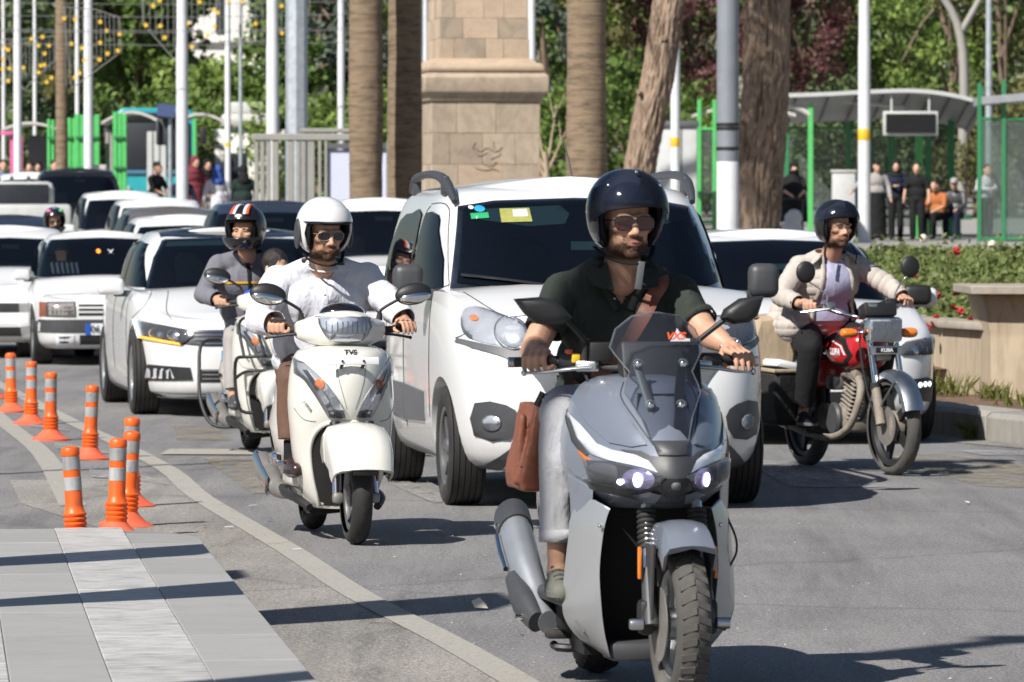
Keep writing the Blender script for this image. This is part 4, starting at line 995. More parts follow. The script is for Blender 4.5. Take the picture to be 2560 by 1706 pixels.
for px,y,w,m,t in((1974,1.2,.10,'green_dark',275),(2018,-1.2,.11,'green_paint',262),(2131,1.4,.13,'green_dark',300),(2189,1.5,.08,'green_dark',310),(2240,1.4,.15,'green_dark',310),(2299,0.2,.16,'green_paint',280),(2333,1.4,.14,'green_dark',290),(2391,1.4,.15,'green_dark',285)):
 MB().rbox((wx(px,D),y,gr(t)/2),(w,0.10,gr(t)),0.01,None,1).build('post',m,rs,30)
for a,b,y in((1980,2125,1.45),(2137,2235,1.45),(2247,2327,1.45),(2340,2385,1.45)):
 MB().box(((wx(a,D)+wx(b,D))/2,y,(gr(325)+0.25)/2),(wx(b,D)-wx(a,D)-0.03,0.012,gr(325)-0.25)).build('pane','shelter_glass',rs,0)
MB().rbox((wx(2180,D),1.45,gr(318)),(wx(2395,D)-wx(1972,D),0.06,0.06),0.01).build('rail','green_dark',rs)
MB().tube([(wx(1960,D),-1.2,gr(268)),(wx(1990,D),-1.2,gr(275)),(wx(2016,D),-1.2,gr(290))],0.06,8,smooth=4).build('brace','canopy_white',rs)
sn=thing('information_screen','black information screen hanging under the right canopy','screen',(wx(2276,110.6),110.6,wz(309,110.6)))
MB().rbox((0,0.08,0),(1.17,0.14,0.52),0.02,R(3)).build('frame','cabinet_grey',sn);MB().rbox((0,-0.005,0),(1.06,0.05,0.40),0.008,R(3),1).build('display','screen_black',sn)
for x in(-0.4,0.4):MB().tube([(x,0.08,0.2),(x,0.08,0.62)],0.025,8).build('hanger','cabinet_grey',sn)
lt=thing('shelter_lamp','white tube lamp under the right canopy','lamp',(wx(2200,111),111,wz(262,111)));MB().tube([(-0.9,0.6,0.1),(0.0,0.2,0.0),(0.5,-0.1,-0.08)],0.045,8).build('tube','canopy_white',lt)
r2=thing('bus_shelter','dark green framed glass shelter at the right edge','bus shelter',(0,108,plaza_z(108)))
g2=lambda py:wz(py,108)-plaza_z(108)
for px,y,t in((2448,0,208),(2509,0,200),(2470,1.5,215),(2525,1.5,213),(2572,0,200),(2590,1.5,210)):MB().rbox((wx(px,108),y,g2(t)/2),(0.09,0.09,g2(t)),0.01,None,1).build('post','green_dark',r2,30)
for y in(298,598):
 MB().rbox((wx(2520,108),0,g2(y)),(wx(2590,108)-wx(2446,108),0.06,0.07),0.01,None,1).build('rail','green_dark',r2,30)
for a,b,y in((2453,2504,0),(2514,2568,0),(2475,2521,1.5),(2530,2586,1.5)):MB().box(((wx(a,108)+wx(b,108))/2,y,(g2(302)+g2(596))/2),(wx(b,108)-wx(a,108),0.012,g2(302)-g2(596))).build('pane','shelter_glass',r2,0)
canopy_path([(wx(2452,108),g2(262)),(wx(2500,108),g2(258)),(wx(2570,108),g2(252)),(wx(2640,108),g2(246))],-0.3,2.0,0.16,'canopy','canopy_grey',r2)
r3=thing('bus_shelter','narrow bright green shelter frame left of the grey pole','bus shelter',(0,104,plaza_z(104)))
g3=lambda py:wz(py,104)-plaza_z(104)
for px in(1748,1786):MB().rbox((wx(px,104),0,g3(250)/2),(0.085,0.085,g3(250)),0.01,None,1).build('post','green_paint',r3,30)
for px in(1840,):MB().rbox((wx(px,104),0,g3(255)/2),(0.085,0.085,g3(255)),0.01,None,1).build('post','green_paint',r3,30)
for y in(323,556):MB().rbox((wx(1794,104),0,g3(y)),(0.78,0.06,0.06),0.01,None,1).build('rail','green_paint',r3,30)
for a,b in((1752,1782),(1790,1836)):MB().box(((wx(a,104)+wx(b,104))/2,0,(g3(327)+g3(552))/2),(wx(b,104)-wx(a,104),0.012,g3(327)-g3(552))).build('pane','shelter_glass',r3,0)
barrel(wx(1735,104),wx(1990,104),0.1,1.6,g3(300),0.25).build('canopy','canopy_white',r3,50)
bn=thing('green_bench','green bench under the right shelter with two people sitting','bench',(wx(2372,111),111.2,plaza_z(111)))
MB().rbox((0,0,0.44),(1.0,0.42,0.06),0.015).build('seat','green_dark',bn)
for x in(-0.36,0.18):MB().rbox((x,-0.1,0.21),(0.16,0.2,0.42),0.03).build('leg','green_paint',bn)
tb_=thing('utility_box','pale grey utility box left of the sticker lamp pole','utility box',(wx(2097,112),110.5,plaza_z(110)))
MB().rbox((0,0,(wz(430,110)-plaza_z(110))/2),(0.48,0.4,wz(430,110)-plaza_z(110)),0.02).build('body','cabinet_grey',tb_);MB().rbox((0,0,wz(428,110)-plaza_z(110)),(0.54,0.46,0.05),0.015).build('lid','canopy_white',tb_)
for i,(px,py,d)in enumerate(((2480,612,55.0),(2308,597,56.5),(2262,783,41.5))):
 o=MB().ell((0,0,0),(0.045,0.045,0.05),14,10).build('garden_lamp_globe','paper',None,180);o.location=from_px(px,py,d);tag(o,['cream globe lamp at the far right edge of the rose bed','cream globe lamp behind the rose bed below the standing people','cream globe lamp beside the motorbike grip'][i],'garden lamp','globe lamps in the bed')
 # low green fence on the left
lf=thing('green_fence','dark green mesh fence with a yellow stripe at the far left','fence',(wx(25,104),104,ground(104)))
MB().box((0,0,0.75),(wx(75,104)-wx(-40,104),0.02,1.3)).build('panel','green_dark',lf,0);MB().box((-0.1,-0.02,0.92),(0.6,0.01,0.12)).build('stripe','sticker_yellow',lf,0)
for px in(-30,30,72):MB().rbox((wx(px,104)-wx(25,104),0,0.75),(0.07,0.07,1.5),0.008,None,1).build('post','plastic_dark',lf,30)
# teal bus
bus=thing('city_bus','teal city bus behind the left shelter','bus',(wx(415,134),130,ground(131)),R(4))
mbb=MB();rings=[]
for y,k in((0,0.93),(0.12,0.985),(0.5,1.0),(9.0,1.0),(9.3,0.96)):
 w=1.05*k;rings.append([(-w,y,0.35),(-w*1.0,y,2.4),(-w*0.96,y,2.78),(-w*0.8,y,2.9),(w*0.8,y,2.9),(w*0.96,y,2.78),(w,y,2.4),(w,y,0.35)])
mbb.loft(rings).build('body','teal_paint',bus,30,bevel=0.03)
MB().rbox((0,-0.01,1.95),(1.78,0.06,1.15),0.05).build('windshield','interior',bus);MB().rbox((0,-0.02,2.66),(1.5,0.06,0.24),0.03).build('destination_sign','screen_black',bus)
MB().box((0,-0.05,1.30),(1.9,0.03,0.07)).build('trim','cloth_jeans',bus,0)
for s_ in(-1,1):
 MB().rbox((s_*0.78,-0.03,0.85),(0.32,0.06,0.2),0.04).build('headlight','reflector_bowl',bus);MB().rbox((s_*1.2,-0.15,2.2),(0.16,0.1,0.42),0.03).build('mirror','plastic_black',bus)
 for y in(1.8,7.0):MB().lathe([(0.2,-0.12),(0.46,-0.12),(0.48,0.0),(0.46,0.12),(0.2,0.12)],20,(s_*0.92,y,0.48),'X').build('wheel','rubber',bus)
 MB().box((s_*1.052,4.6,1.9),(0.01,7.6,0.9)).build('side_window','interior',bus,0)
 # strings of star lights between the left poles
star=MB();sp_=[]
for i in range(10):
 a=math.pi/2+i*math.pi/5;r_=0.062 if i%2==0 else 0.028;sp_.append((r_*math.cos(a),r_*math.sin(a)))
star.prism(sp_,'y',-0.012,0.012);star_me=star.mesh('star','star_yellow',30)
def garland(label,d,frame,strings,stars):
 root=thing('star_garland',label,'light garland',(0,d,0),0,'star light garlands')
 for i in range(len(frame)):
  a,b=frame[i],frame[(i+1)%len(frame)];MB().tube([(wx(a[0],d),0,wz(a[1],d)),(wx(b[0],d),0,wz(b[1],d))],0.010,6).build('frame_bar','wire',root)
 st=MB()
 for px,y0,y1 in strings:st.tube([(wx(px,d),0.0,wz(y0,d)),(wx(px+1,d),0.0,wz(y1,d))],0.007,5)
 st.build('light_string','wire',root)
 for px,py in stars:o=link('star',star_me,root);o.location=(wx(px,d),-0.03,wz(py,d));o.rotation_euler=(0,rnd.uniform(-0.3,0.3),0)
garland('star garland hanging at the far left edge',112,[(0,100),(35,100),(140,92),(140,150),(60,226)],[(5+10*i,100,215-3*i)for i in range(14)],[(14,122),(22,126),(10,150),(8,174),(25,172),(22,203),(98,115),(108,93),(124,115),(113,135),(112,163),(103,165),(98,182),(130,195),(118,206),(80,98),(60,170),(45,140)])
garland('star garland between the brown palm and the white pole',104,[(160,18),(240,25),(300,45),(305,130),(180,222)],[(165+11*i,18+i*2,216-7*i)for i in range(13)],[(162,47),(190,50),(180,111),(206,121),(252,56),(252,108),(268,78),(300,86),(212,152),(250,150),(270,135),(188,195),(296,128),(200,184)])
garland('star garland beside the thick white lamp pole',100,[(358,-20),(358,60),(435,148),(540,80),(545,-20)],[(360+15*i,-20,62+14*min(i,5)-(i>5)*13*(i-5))for i in range(13)],[(384,16),(400,3),(366,64),(402,66),(413,95),(481,118),(535,26),(545,33),(537,68),(500,6),(470,60),(520,90)])
garland('star garland in front of the white building',108,[(550,-20),(550,105),(660,105),(775,30),(775,-20)],[(560+16*i,-20,104-(i>8)*8*(i-8))for i in range(14)],[(572,4),(607,6),(705,16),(706,84),(765,36),(640,60)])
for k,(y,d)in enumerate(((4,101),(75,101),(106,101),(36,100),(70,99))):
 tag(MB().tube([(wx(-20,d),d,wz(y+4,d)),(wx(450,d),d,wz(y+8,d)),(wx(900,d),d,wz(y,d))],0.006,5,smooth=6).build('overhead_wire','wire'),['topmost','third','lowest','second','fourth'][k]+' of the thin wires strung between the left lamp poles','wire','overhead wires')

# ------------------------------------------------------------------ cars
def sellipse(W,yf,yr,n,zf,N=96,nr=None):
 out=[];yc=(yf+yr)/2;h=(yr-yf)/2
 for i in range(N):
  a=2*math.pi*(i+0.5)/N;c,s_=math.cos(a),math.sin(a)
  # even out the sampling round the corners
  e=2/(n if s_<0 else(nr or n));x=W*math.copysign(abs(c)**e,c);y=yc+h*math.copysign(abs(s_)**e,s_)
  out.append((x,y,zf(y)if callable(zf)else zf))
 return out
def pw(*pts):
 def f(y):
  if y<=pts[0][0]:return pts[0][1]
  for(a,b),(c,d)in zip(pts,pts[1:]):
   if y<=c:
    t=(y-a)/(c-a);t=t*t*(3-2*t)*0.5+t*0.5;return b+(d-b)*t
  return pts[-1][1]
 return f
def shell(rings,crown,N=96,dens=3):
 R_=[sellipse(r['W'],r['yf'],r['yr'],r.get('n',5),r['z'],N,r.get('nr'))for r in rings]
 top=R_[-1];R2=rings_spline(R_,dens);caps=[]
 for f in(0.93,0.75,0.5,0.25,0.0005):
  caps.append([(x*f,y*(0.985+0.015*f)if False else y,z+crown*(1-f*f))for x,y,z in top])
 bot=[[(x*f,y,z)for x,y,z in R_[0]]for f in(0.0005,0.5)]
 return MB().loft([list(map(tuple,r))for r in bot+list(R2)+caps],True,False,False)
def cut_arches(mb,cyl):
 "remove wheel arches from a closed shell"
 def mods(o):
  for i,(y,z,r,x0,x1)in enumerate(cyl):
   c=MB().lathe([(r,x0),(r,x1)],40,(0,y,z),'X');me=c.mesh('cut',list(MAT.values())[0],0);co=bpy.data.objects.new('cut',me);WORK.collection.objects.link(co);CUT.append(co)
   m=o.modifiers.new('c%d'%i,'BOOLEAN');m.operation='DIFFERENCE';m.object=co;m.solver='EXACT'
 CUT=[]
 b=bmesh.new();me0=mb.mesh('t',list(MAT.values())[0],0);b.from_mesh(me0);bmesh.ops.remove_doubles(b,verts=list(b.verts),dist=0.0015);bmesh.ops.holes_fill(b,edges=[e for e in b.edges if e.is_boundary]);bmesh.ops.recalc_face_normals(b,faces=list(b.faces))
 q=MB();b.verts.index_update();q.v=[tuple(v.co)for v in b.verts];q.f=[tuple(v.index for v in f.verts)for f in b.faces];q.m=[0]*len(q.f);b.free()
 me=realise(q,'body',mods)
 for c in CUT:bpy.data.objects.remove(c)
 return mb_from_mesh(me)if len(me.polygons)>50 else mb
def tyre_mb(R_,w,n=56,grooves=4,block=False):
 pr=[(R_*0.62,-w*0.42),(R_*0.70,-w*0.49),(R_*0.84,-w*0.52),(R_*0.95,-w*0.48),(R_*0.985,-w*0.42)]
 for i in range(grooves+1):
  a=-w*0.40+(w*0.80)*i/(grooves+1);b=-w*0.40+(w*0.80)*(i+1)/(grooves+1);g=w*0.018
  cr_=lambda x:R_*(1.0-0.022*(2*x/w)**2)
  pr+=[(cr_(a)-0.007,a+g*0.4),(cr_(a),a+g),(cr_(b),b-g),(cr_(b)-0.007,b-g*0.4)]
 pr+=[(R_*0.985,w*0.42),(R_*0.95,w*0.48),(R_*0.84,w*0.52),(R_*0.70,w*0.49),(R_*0.62,w*0.42)]
 return MB().lathe(pr,n,axis='X',closed=True)
_wheel_cache={}
def wheel(par,loc,R_,w,side,rimm='rim_grey',spokes=7,tyrem='rubber',rz=0.0):
 k=(R_,w,rimm,spokes,tyrem)
 if k not in _wheel_cache:
  t=tyre_mb(R_,w).mesh('wheel',tyrem,40)
  r=MB();r.lathe([(R_*0.645,-w*0.4),(R_*0.66,-w*0.46),(R_*0.60,-w*0.43),(R_*0.58,-w*0.1),(R_*0.58,w*0.4),(R_*0.645,w*0.4)],40,axis='X',closed=True)
  for i in range(spokes):
   a=2*math.pi*i/spokes;d=Vector((0,math.cos(a),math.sin(a)));q=Vector((0,-math.sin(a),math.cos(a)));x0=Vector((-w*0.34,0,0));x1=Vector((-w*0.40,0,0));rr_=[]
   for f,ww_ in((0.10,0.30),(0.3,0.20),(0.6,0.16)):
    c0=d*R_*f;h_=q*R_*ww_*0.45;xx=x0.lerp(x1,f)
    rr_.append([c0+h_+xx,c0-h_+xx,c0-h_*0.8+xx+Vector((w*0.12,0,0)),c0+h_*0.8+xx+Vector((w*0.12,0,0))])
   r.loft(rr_)
  r.lathe([(0.0,-w*0.44),(R_*0.13,-w*0.42),(R_*0.17,-w*0.34),(R_*0.17,0)],20,axis='X')
  h=MB().lathe([(R_*0.57,-w*0.05),(0.02,-w*0.05)],30,axis='X').mesh('brake','dark_hollow',30)
  _wheel_cache[k]=(t,r.mesh('rim',rimm,35),h)
 t,r,h=_wheel_cache[k]
 o=link('wheel',t,par);o.location=loc;o.rotation_euler=(0,0,(0 if side<0 else math.pi)+rz)
 link('rim',r,o);link('brake',h,o);return o
def text(s_,size,loc,rot,m,par,name='lettering',extrude=0.001,bold=0.0,shear=0.0):
 cu=bpy.data.curves.new(name,'FONT');cu.body=s_;cu.size=size;cu.align_x='CENTER';cu.align_y='CENTER';cu.extrude=extrude;cu.offset=bold;cu.shear=shear
 t_=bpy.data.objects.new('tmp',cu);WORK.collection.objects.link(t_);WORK.view_layers[0].update();dg=WORK.view_layers[0].depsgraph;me=bpy.data.meshes.new_from_object(t_.evaluated_get(dg));bpy.data.objects.remove(t_)
 me.materials.clear();me.materials.append(MAT[m]);o=link(name,me,par);o.location=loc;o.rotation_euler=rot;return o
FR=(R(90),0,0)  # lettering that faces the front of a vehicle (-Y)
def lamp_unit(root,bvh,poly,name='headlight',bulbs=(),amber=(),off=0.004,dome=0.012,back='reflector_bowl',mirror=True,cover='lamp_glass',rim=None):
 for fx in((False,True)if mirror else(False,)):
  h=conform(bvh,poly,'front',off,0.03,0.01,fx).build(name,back,root,60)
  for bx,bz,br,bm in bulbs:
   cx=-bx if fx else bx;q=conform(bvh,circ(cx,bz,br,n=24),'front',off+0.004,0.02,0.006,dome=br*0.25);q.build('reflector',bm,h,60)
   if br>0.03:
    o_,i_=circ(cx,bz,br*1.12,n=28),circ(cx,bz,br*0.98,n=28);pts=[bvh.ray_cast(Vector((a,-20,b)),Vector((0,1,0)))[0]or Vector((a,-0.7,b))for a,b in o_]
    MB().tube([p+Vector((0,-off-0.012,0))for p in pts],br*0.06,6,closed=True).build('bezel','chrome',h,60)
  for bx,bz,br in amber:
   cx=-bx if fx else bx;conform(bvh,circ(cx,bz,br,br*0.8,n=16),'front',off+0.005,0.02,0.006,dome=br*0.3).build('indicator','amber',h,60)
  if cover:conform(bvh,poly,'front',off+0.012,0.03,0.014,fx,dome=dome).build('lens',cover,h,60)
  if rim:
   q=poly if not fx else[(-a,b)for a,b in poly];pts=[bvh.ray_cast(Vector((a,-20,b)),Vector((0,1,0)))[0]for a,b in q];pts=[p for p in pts if p is not None]
   MB().tube([p+Vector((0,-0.006,0))for p in pts],0.006,6,closed=True).build('trim',rim,h,60)
def front_panel(root,bvh,poly,name,m,off=0.004,res=0.04,mirror=False,dome=0.0,sm=60,axis='front',skirt=0.012):
 out=[]
 for fx in((False,True)if mirror else(False,)):out.append(conform(bvh,poly,axis,off,res,skirt,fx,dome).build(name,m,root,sm))
 return out
def seam(root,bvh,pts,axis,r=0.0035,m='dark_hollow',name='panel_gap',off=0.0):
 "a dark groove line following the skin"
 d={'front':Vector((0,1,0)),'left':Vector((1,0,0)),'right':Vector((-1,0,0)),'top':Vector((0,0,-1))}[axis];P=[]
 for a,b in spline(pts,6):
  o=Vector((a,-20,b))if axis=='front' else Vector((-20*d.x,a,b))if axis in('left','right')else Vector((a,b,20))
  h=bvh.ray_cast(o,d)[0]
  if h is not None:P.append(h-d*off)
 if len(P)>2:MB().tube(P,r,5).build(name,m,root,60)
def make_car(name,label,loc,yaw,p,cat='car',group=None):
 root=thing(name,label,cat,loc,yaw,group)
 low,green=shell(p['low'],p.get('crown',0.04)),shell(p['green'],p.get('rcrown',0.05))
 near=p.get('near',True);WB,WR,WX,WW=p['wb'],p['wr'],p['wx'],p['ww']
 if near:low2=cut_arches(low,[(0,WR,WR*1.17,-1.2,-WX+WW*0.75),(0,WR,WR*1.17,WX-WW*0.75,1.2),(WB,WR,WR*1.17,-1.2,-WX+WW*0.75),(WB,WR,WR*1.17,WX-WW*0.75,1.2)])
 else:low2=low
 both=MB().merge(low).merge(green);bv=both.bvh();gb=green.bvh()
 body=MB().merge(low2).merge(green).build('body',p['paint'],root,38)
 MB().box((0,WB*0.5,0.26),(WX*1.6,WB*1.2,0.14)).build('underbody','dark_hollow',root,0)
 for y in(0,WB):
  for s_ in(-1,1):wheel(root,(s_*WX,y,WR),WR,WW,s_,p.get('rim','rim_grey'),p.get('spokes',7),p.get('tyre','rubber'))
 ws=p['ws'];wres=.028 if near else.06;w1=front_panel(root,gb,ws,'windshield_frame','gloss_black',0.005,wres)[0]
 front_panel(w1,gb,p.get('ws_in',[(x*0.965,z*0.985+0.018)for x,z in ws]),'cabin','interior',0.008,wres)
 for q in p.get('inside',()):front_panel(w1,gb,q[0],q[2]if len(q)>2 else 'sun_visor',q[1],0.011,0.03)
 front_panel(root,gb,p.get('ws_in',[(x*0.965,z*0.985+0.018)for x,z in ws]),'windshield','car_glass',0.018,wres)
 for q in p.get('side',()):
  for ax in('left','right'):front_panel(root,gb,q,'side_window','interior',0.004,0.08,axis=ax);front_panel(root,gb,q,'window_glass','car_glass',0.010,0.08,axis=ax)
 for q,m,nm in p.get('panels',()):front_panel(root,bv,q,nm,m,0.004,0.04)
 for q,m,nm in p.get('mpanels',()):front_panel(root,bv,q,nm,m,0.011,0.04,True)
 for q,m,nm in p.get('spanels',()):
  for ax in('left','right'):front_panel(root,bv,q,nm,m,0.012,0.06,axis=ax)
 for q,m,nm in p.get('tpanels',()):front_panel(root,bv,q,nm,m,0.004,p.get('tres',.08),axis='top')
 for kw in p.get('lamps',()):lamp_unit(root,bv,**kw)
 for pts,ax in p.get('seams',()):seam(root,bv,pts,ax)
 mx,my,mz_,msz,mm=p['mirror']
 for s_ in(-1,1):
  h=MB().rbox((s_*mx,my,mz_),msz,min(msz)*0.38,None,3).build('mirror',mm,root,60)
  MB().rbox((s_*(mx-msz[0]*0.55),my+0.01,mz_-msz[2]*0.42),(msz[0]*0.9,0.05,0.05),0.015).build('mirror_arm','plastic_dark',h)
  MB().rbox((s_*mx,my+msz[1]/2,mz_),(msz[0]*0.8,0.01,msz[2]*0.75),0.004).build('mirror_glass','chrome',h)
 return root,bv,gb
 # white van
VW=pw((-0.55,1.00),(0.1,1.12),(3.2,1.14))
hl=poly_smooth([(-.765,.915),(-.755,1.02),(-.70,1.045),(-.56,.995),(-.445,.92),(-.40,.87),(-.425,.848),(-.56,.843),(-.70,.868)],3)
van_ws=[(-.735,1.135),(-.70,1.30),(-.635,1.575),(-.45,1.605),(0,1.62),(.45,1.605),(.635,1.575),(.70,1.30),(.735,1.135),(.60,1.115),(0,1.10),(-.60,1.115)]
fogp=[(-.735,.555),(-.60,.55),(-.535,.485),(-.585,.372),(-.735,.388)]
van,van_bv,van_gb=make_car('van','white passenger van with grey roof rails behind the grey scooter',(.46,27.5,0),R(8.2),dict(
paint='paint_white',wb=2.513,wr=.312,wx=.735,ww=.195,crown=.06,rcrown=.06,
low=[dict(z=.20,W=.72,yf=-.62,yr=3.0),dict(z=.25,W=.80,yf=-.76,yr=3.08,n=5),dict(z=.40,W=.845,yf=-.815,yr=3.12,n=5),dict(z=.62,W=.858,yf=-.805,yr=3.14,n=5),dict(z=.80,W=.86,yf=-.75,yr=3.14,n=5),dict(z=pw((-.66,.93),(0.1,.98),(3.2,.98)),W=.855,yf=-.665,yr=3.13,n=4.6),dict(z=VW,W=.835,yf=-.53,yr=3.12,n=4.6)],
green=[dict(z=.98,W=.83,yf=-.10,yr=3.12,n=3.6,nr=8),dict(z=1.12,W=.825,yf=.0,yr=3.12,n=3.6,nr=8),dict(z=1.36,W=.785,yf=.36,yr=3.08,n=4.2,nr=8),dict(z=1.58,W=.725,yf=.72,yr=3.0,n=5,nr=7),dict(z=1.655,W=.67,yf=.86,yr=2.9,n=5,nr=6),dict(z=1.68,W=.60,yf=.98,yr=2.8,n=5,nr=6)],
ws=van_ws,ws_in=[(-.70,1.165),(-.665,1.32),(-.612,1.558),(-.44,1.585),(0,1.60),(.44,1.585),(.612,1.558),(.665,1.32),(.70,1.165),(.58,1.148),(0,1.135),(-.58,1.148)],
inside=[([(-.56,1.50),(-.545,1.555),(-.10,1.575),(-.06,1.53),(-.10,1.475),(-.30,1.462)],'visor_cloth'),([(.05,1.53),(.08,1.575),(.56,1.558),(.57,1.50),(.40,1.462),(.12,1.475)],'visor_cloth'),([(.555,1.46),(.60,1.44),(.66,1.24),(.655,1.20),(.60,1.185),(.625,1.26),(.59,1.40)],'visor_cloth','pillar_trim'),([(-.10,1.335),(.06,1.335),(.05,1.38),(-.09,1.38)],'visor_cloth','inner_mirror'),([(-.68,1.165),(-.66,1.20),(0,1.185),(.66,1.20),(.68,1.165),(0,1.14)],'plastic_black','dashboard')]+[([(s_*.34-.13,1.17),(s_*.34-.12,1.34),(s_*.34-.06,1.40),(s_*.34+.06,1.40),(s_*.34+.12,1.34),(s_*.34+.13,1.17)],'plastic_black','front_seat')for s_ in(-1,1)],
side=[poly_smooth([(.52,1.14),(.90,1.44),(1.02,1.525),(1.36,1.54),(1.42,1.40),(1.42,1.14)],2),poly_smooth([(1.58,1.13),(1.56,1.53),(2.0,1.54),(2.45,1.50),(2.72,1.25),(2.62,1.13)],2)],
panels=[([(-.40,.80),(.40,.80),(.35,.56),(-.35,.56)],'plastic_black','grille'),([(-.42,.30),(.42,.30),(.36,.40),(-.36,.40)],'plastic_black','lower_grille')],
mpanels=[([(-.80,.865),(-.79,.885),(-.69,.858),(-.56,.832),(-.45,.832),(-.405,.86),(-.36,.80),(-.33,.56),(-.37,.545),(-.43,.66),(-.50,.745),(-.62,.80),(-.74,.838)],'plastic_grey','bumper_trim'),(poly_smooth(fogp,2),'plastic_dark','fog_housing'),([(-.70,.22),(-.56,.34),(-.50,.33),(-.60,.215)],'plastic_dark','air_dam')],
spanels=[([(.62,.42),(.60,.58),(1.45,.60),(1.45,.40)],'plastic_grey','rub_strip'),([(1.47,.40),(1.47,.60),(2.05,.60),(2.08,.42)],'plastic_grey','rub_strip')],
lamps=[dict(poly=hl,bulbs=((-.555,.918,.075,'reflector_bowl'),),amber=((-.715,.990,.019),))],
seams=[([(-.80,.885),(-.62,.98),(-.30,1.02),(0,1.03),(.30,1.02),(.62,.98),(.80,.885)],'front'),([(.40,.45),(.38,.8),(.42,1.12)],'left'),([(1.46,.36),(1.48,.8),(1.48,1.13),(1.46,1.5),(1.35,1.58)],'left'),([(.42,1.12),(.75,1.42),(.98,1.58),(1.35,1.59)],'left'),([(2.15,.66),(2.45,.8),(2.62,1.1)],'left'),([(-.72,1.12),(-.62,1.03),(-.55,0.99)],'front')],
mirror=(.965,.42,1.175,(.165,.12,.185),'plastic_dark')),cat='van')
for k in range(6):
 z=.575+k*.042;w=.345+(z-.56)*.21;front_panel(van,van_bv,[(-w,z),(w,z),(w,z+.012),(-w,z+.012)],'grille_slat','plastic_grey',.012,.05,skirt=.01)
for s_ in(-1,1):
 q=front_panel(van,van_bv,circ(s_*.665,.455,.042,n=24),'fog_lamp','reflector_bowl',.008,.02,dome=.012)[0];front_panel(q,van_bv,circ(s_*.665,.455,.044,n=24),'lens','lamp_glass',.014,.02,dome=.012)
 MB().tube([(s_*.655,.86,1.60),(s_*.665,.98,1.665),(s_*.672,1.14,1.715),(s_*.68,1.4,1.748),(s_*.68,1.9,1.757),(s_*.675,2.4,1.735),(s_*.66,2.68,1.67)],[.016,.026,.030,.025,.022,.025,.02],12,flat=1.0,smooth=5).build('roof_rail','plastic_rail',van,60)
 for y in(1.16,2.4):MB().rbox((s_*.668,y,1.69),(.04,.12,.11),.015).build('rail_foot','plastic_rail',van)
MB().tube([(.03,1.12,1.715),(.03,1.12,1.735)],[.02,.014],10).build('antenna_base','plastic_black',van);MB().tube([(.03,1.12,1.735),(.02,1.20,1.85),(.0,1.33,1.985)],[.006,.004,.003],6).build('antenna','plastic_black',van)
for poly in([(-.67,1.190),(-.67,1.203),(-.30,1.150),(-.28,1.135)],[(.02,1.17),(.02,1.184),(.50,1.165),(.52,1.148)]):front_panel(van,van_gb,poly,'wiper','plastic_black',.034,.03)
front_panel(van,van_gb,[(-.585,1.497),(-.585,1.527),(-.497,1.532),(-.497,1.502)],'sticker','sticker_green',.020,.03,skirt=.002)
front_panel(van,van_gb,circ(-.535,1.552,.026,.018,18),'sticker','sticker_blue',.020,.02,skirt=.002);front_panel(van,van_gb,circ(-.575,1.560,.012,.010,14),'sticker','plate_white',.020,.02,skirt=.002)
front_panel(van,van_gb,[(-.44,1.478),(-.435,1.552),(-.275,1.556),(-.275,1.482)],'sticker','sticker_lime',.0195,.03,skirt=.002);front_panel(van,van_gb,[(-.37,1.508),(-.368,1.546),(-.29,1.549),(-.29,1.51)],'sticker','cloth_pale',.0205,.03,skirt=.002)
def on_glass(bv,x,z,off=.024):
 h,n,_,_=bv.ray_cast(Vector((x,-20,z)),Vector((0,1,0)));return h+Vector((0,-off,0)),n
h_,n_=on_glass(van_gb,-.541,1.515);text('LPG',.030,h_,(R(40),0,R(-9)),'plate_white',van,bold=.001)
MB().tube([tuple(on_glass(van_gb,-.325,1.528,.026)[0]+Vector((math.cos(a)*.014,math.sin(a)*.009,math.sin(a)*.011)))for a in(i*.524 for i in range(12))],.0022,5,closed=True).build('no_smoking_ring','sign_black',van)
h_,_=on_glass(van_gb,.055,1.44,.01);MB().tube([h_,h_+Vector((0,-.06,-.13))],.002,5).build('freshener_cord','paper',van);MB().rbox(h_+Vector((0,-.07,-.155)),(.022,.018,.045),.006).build('air_freshener','clear_glass',van)
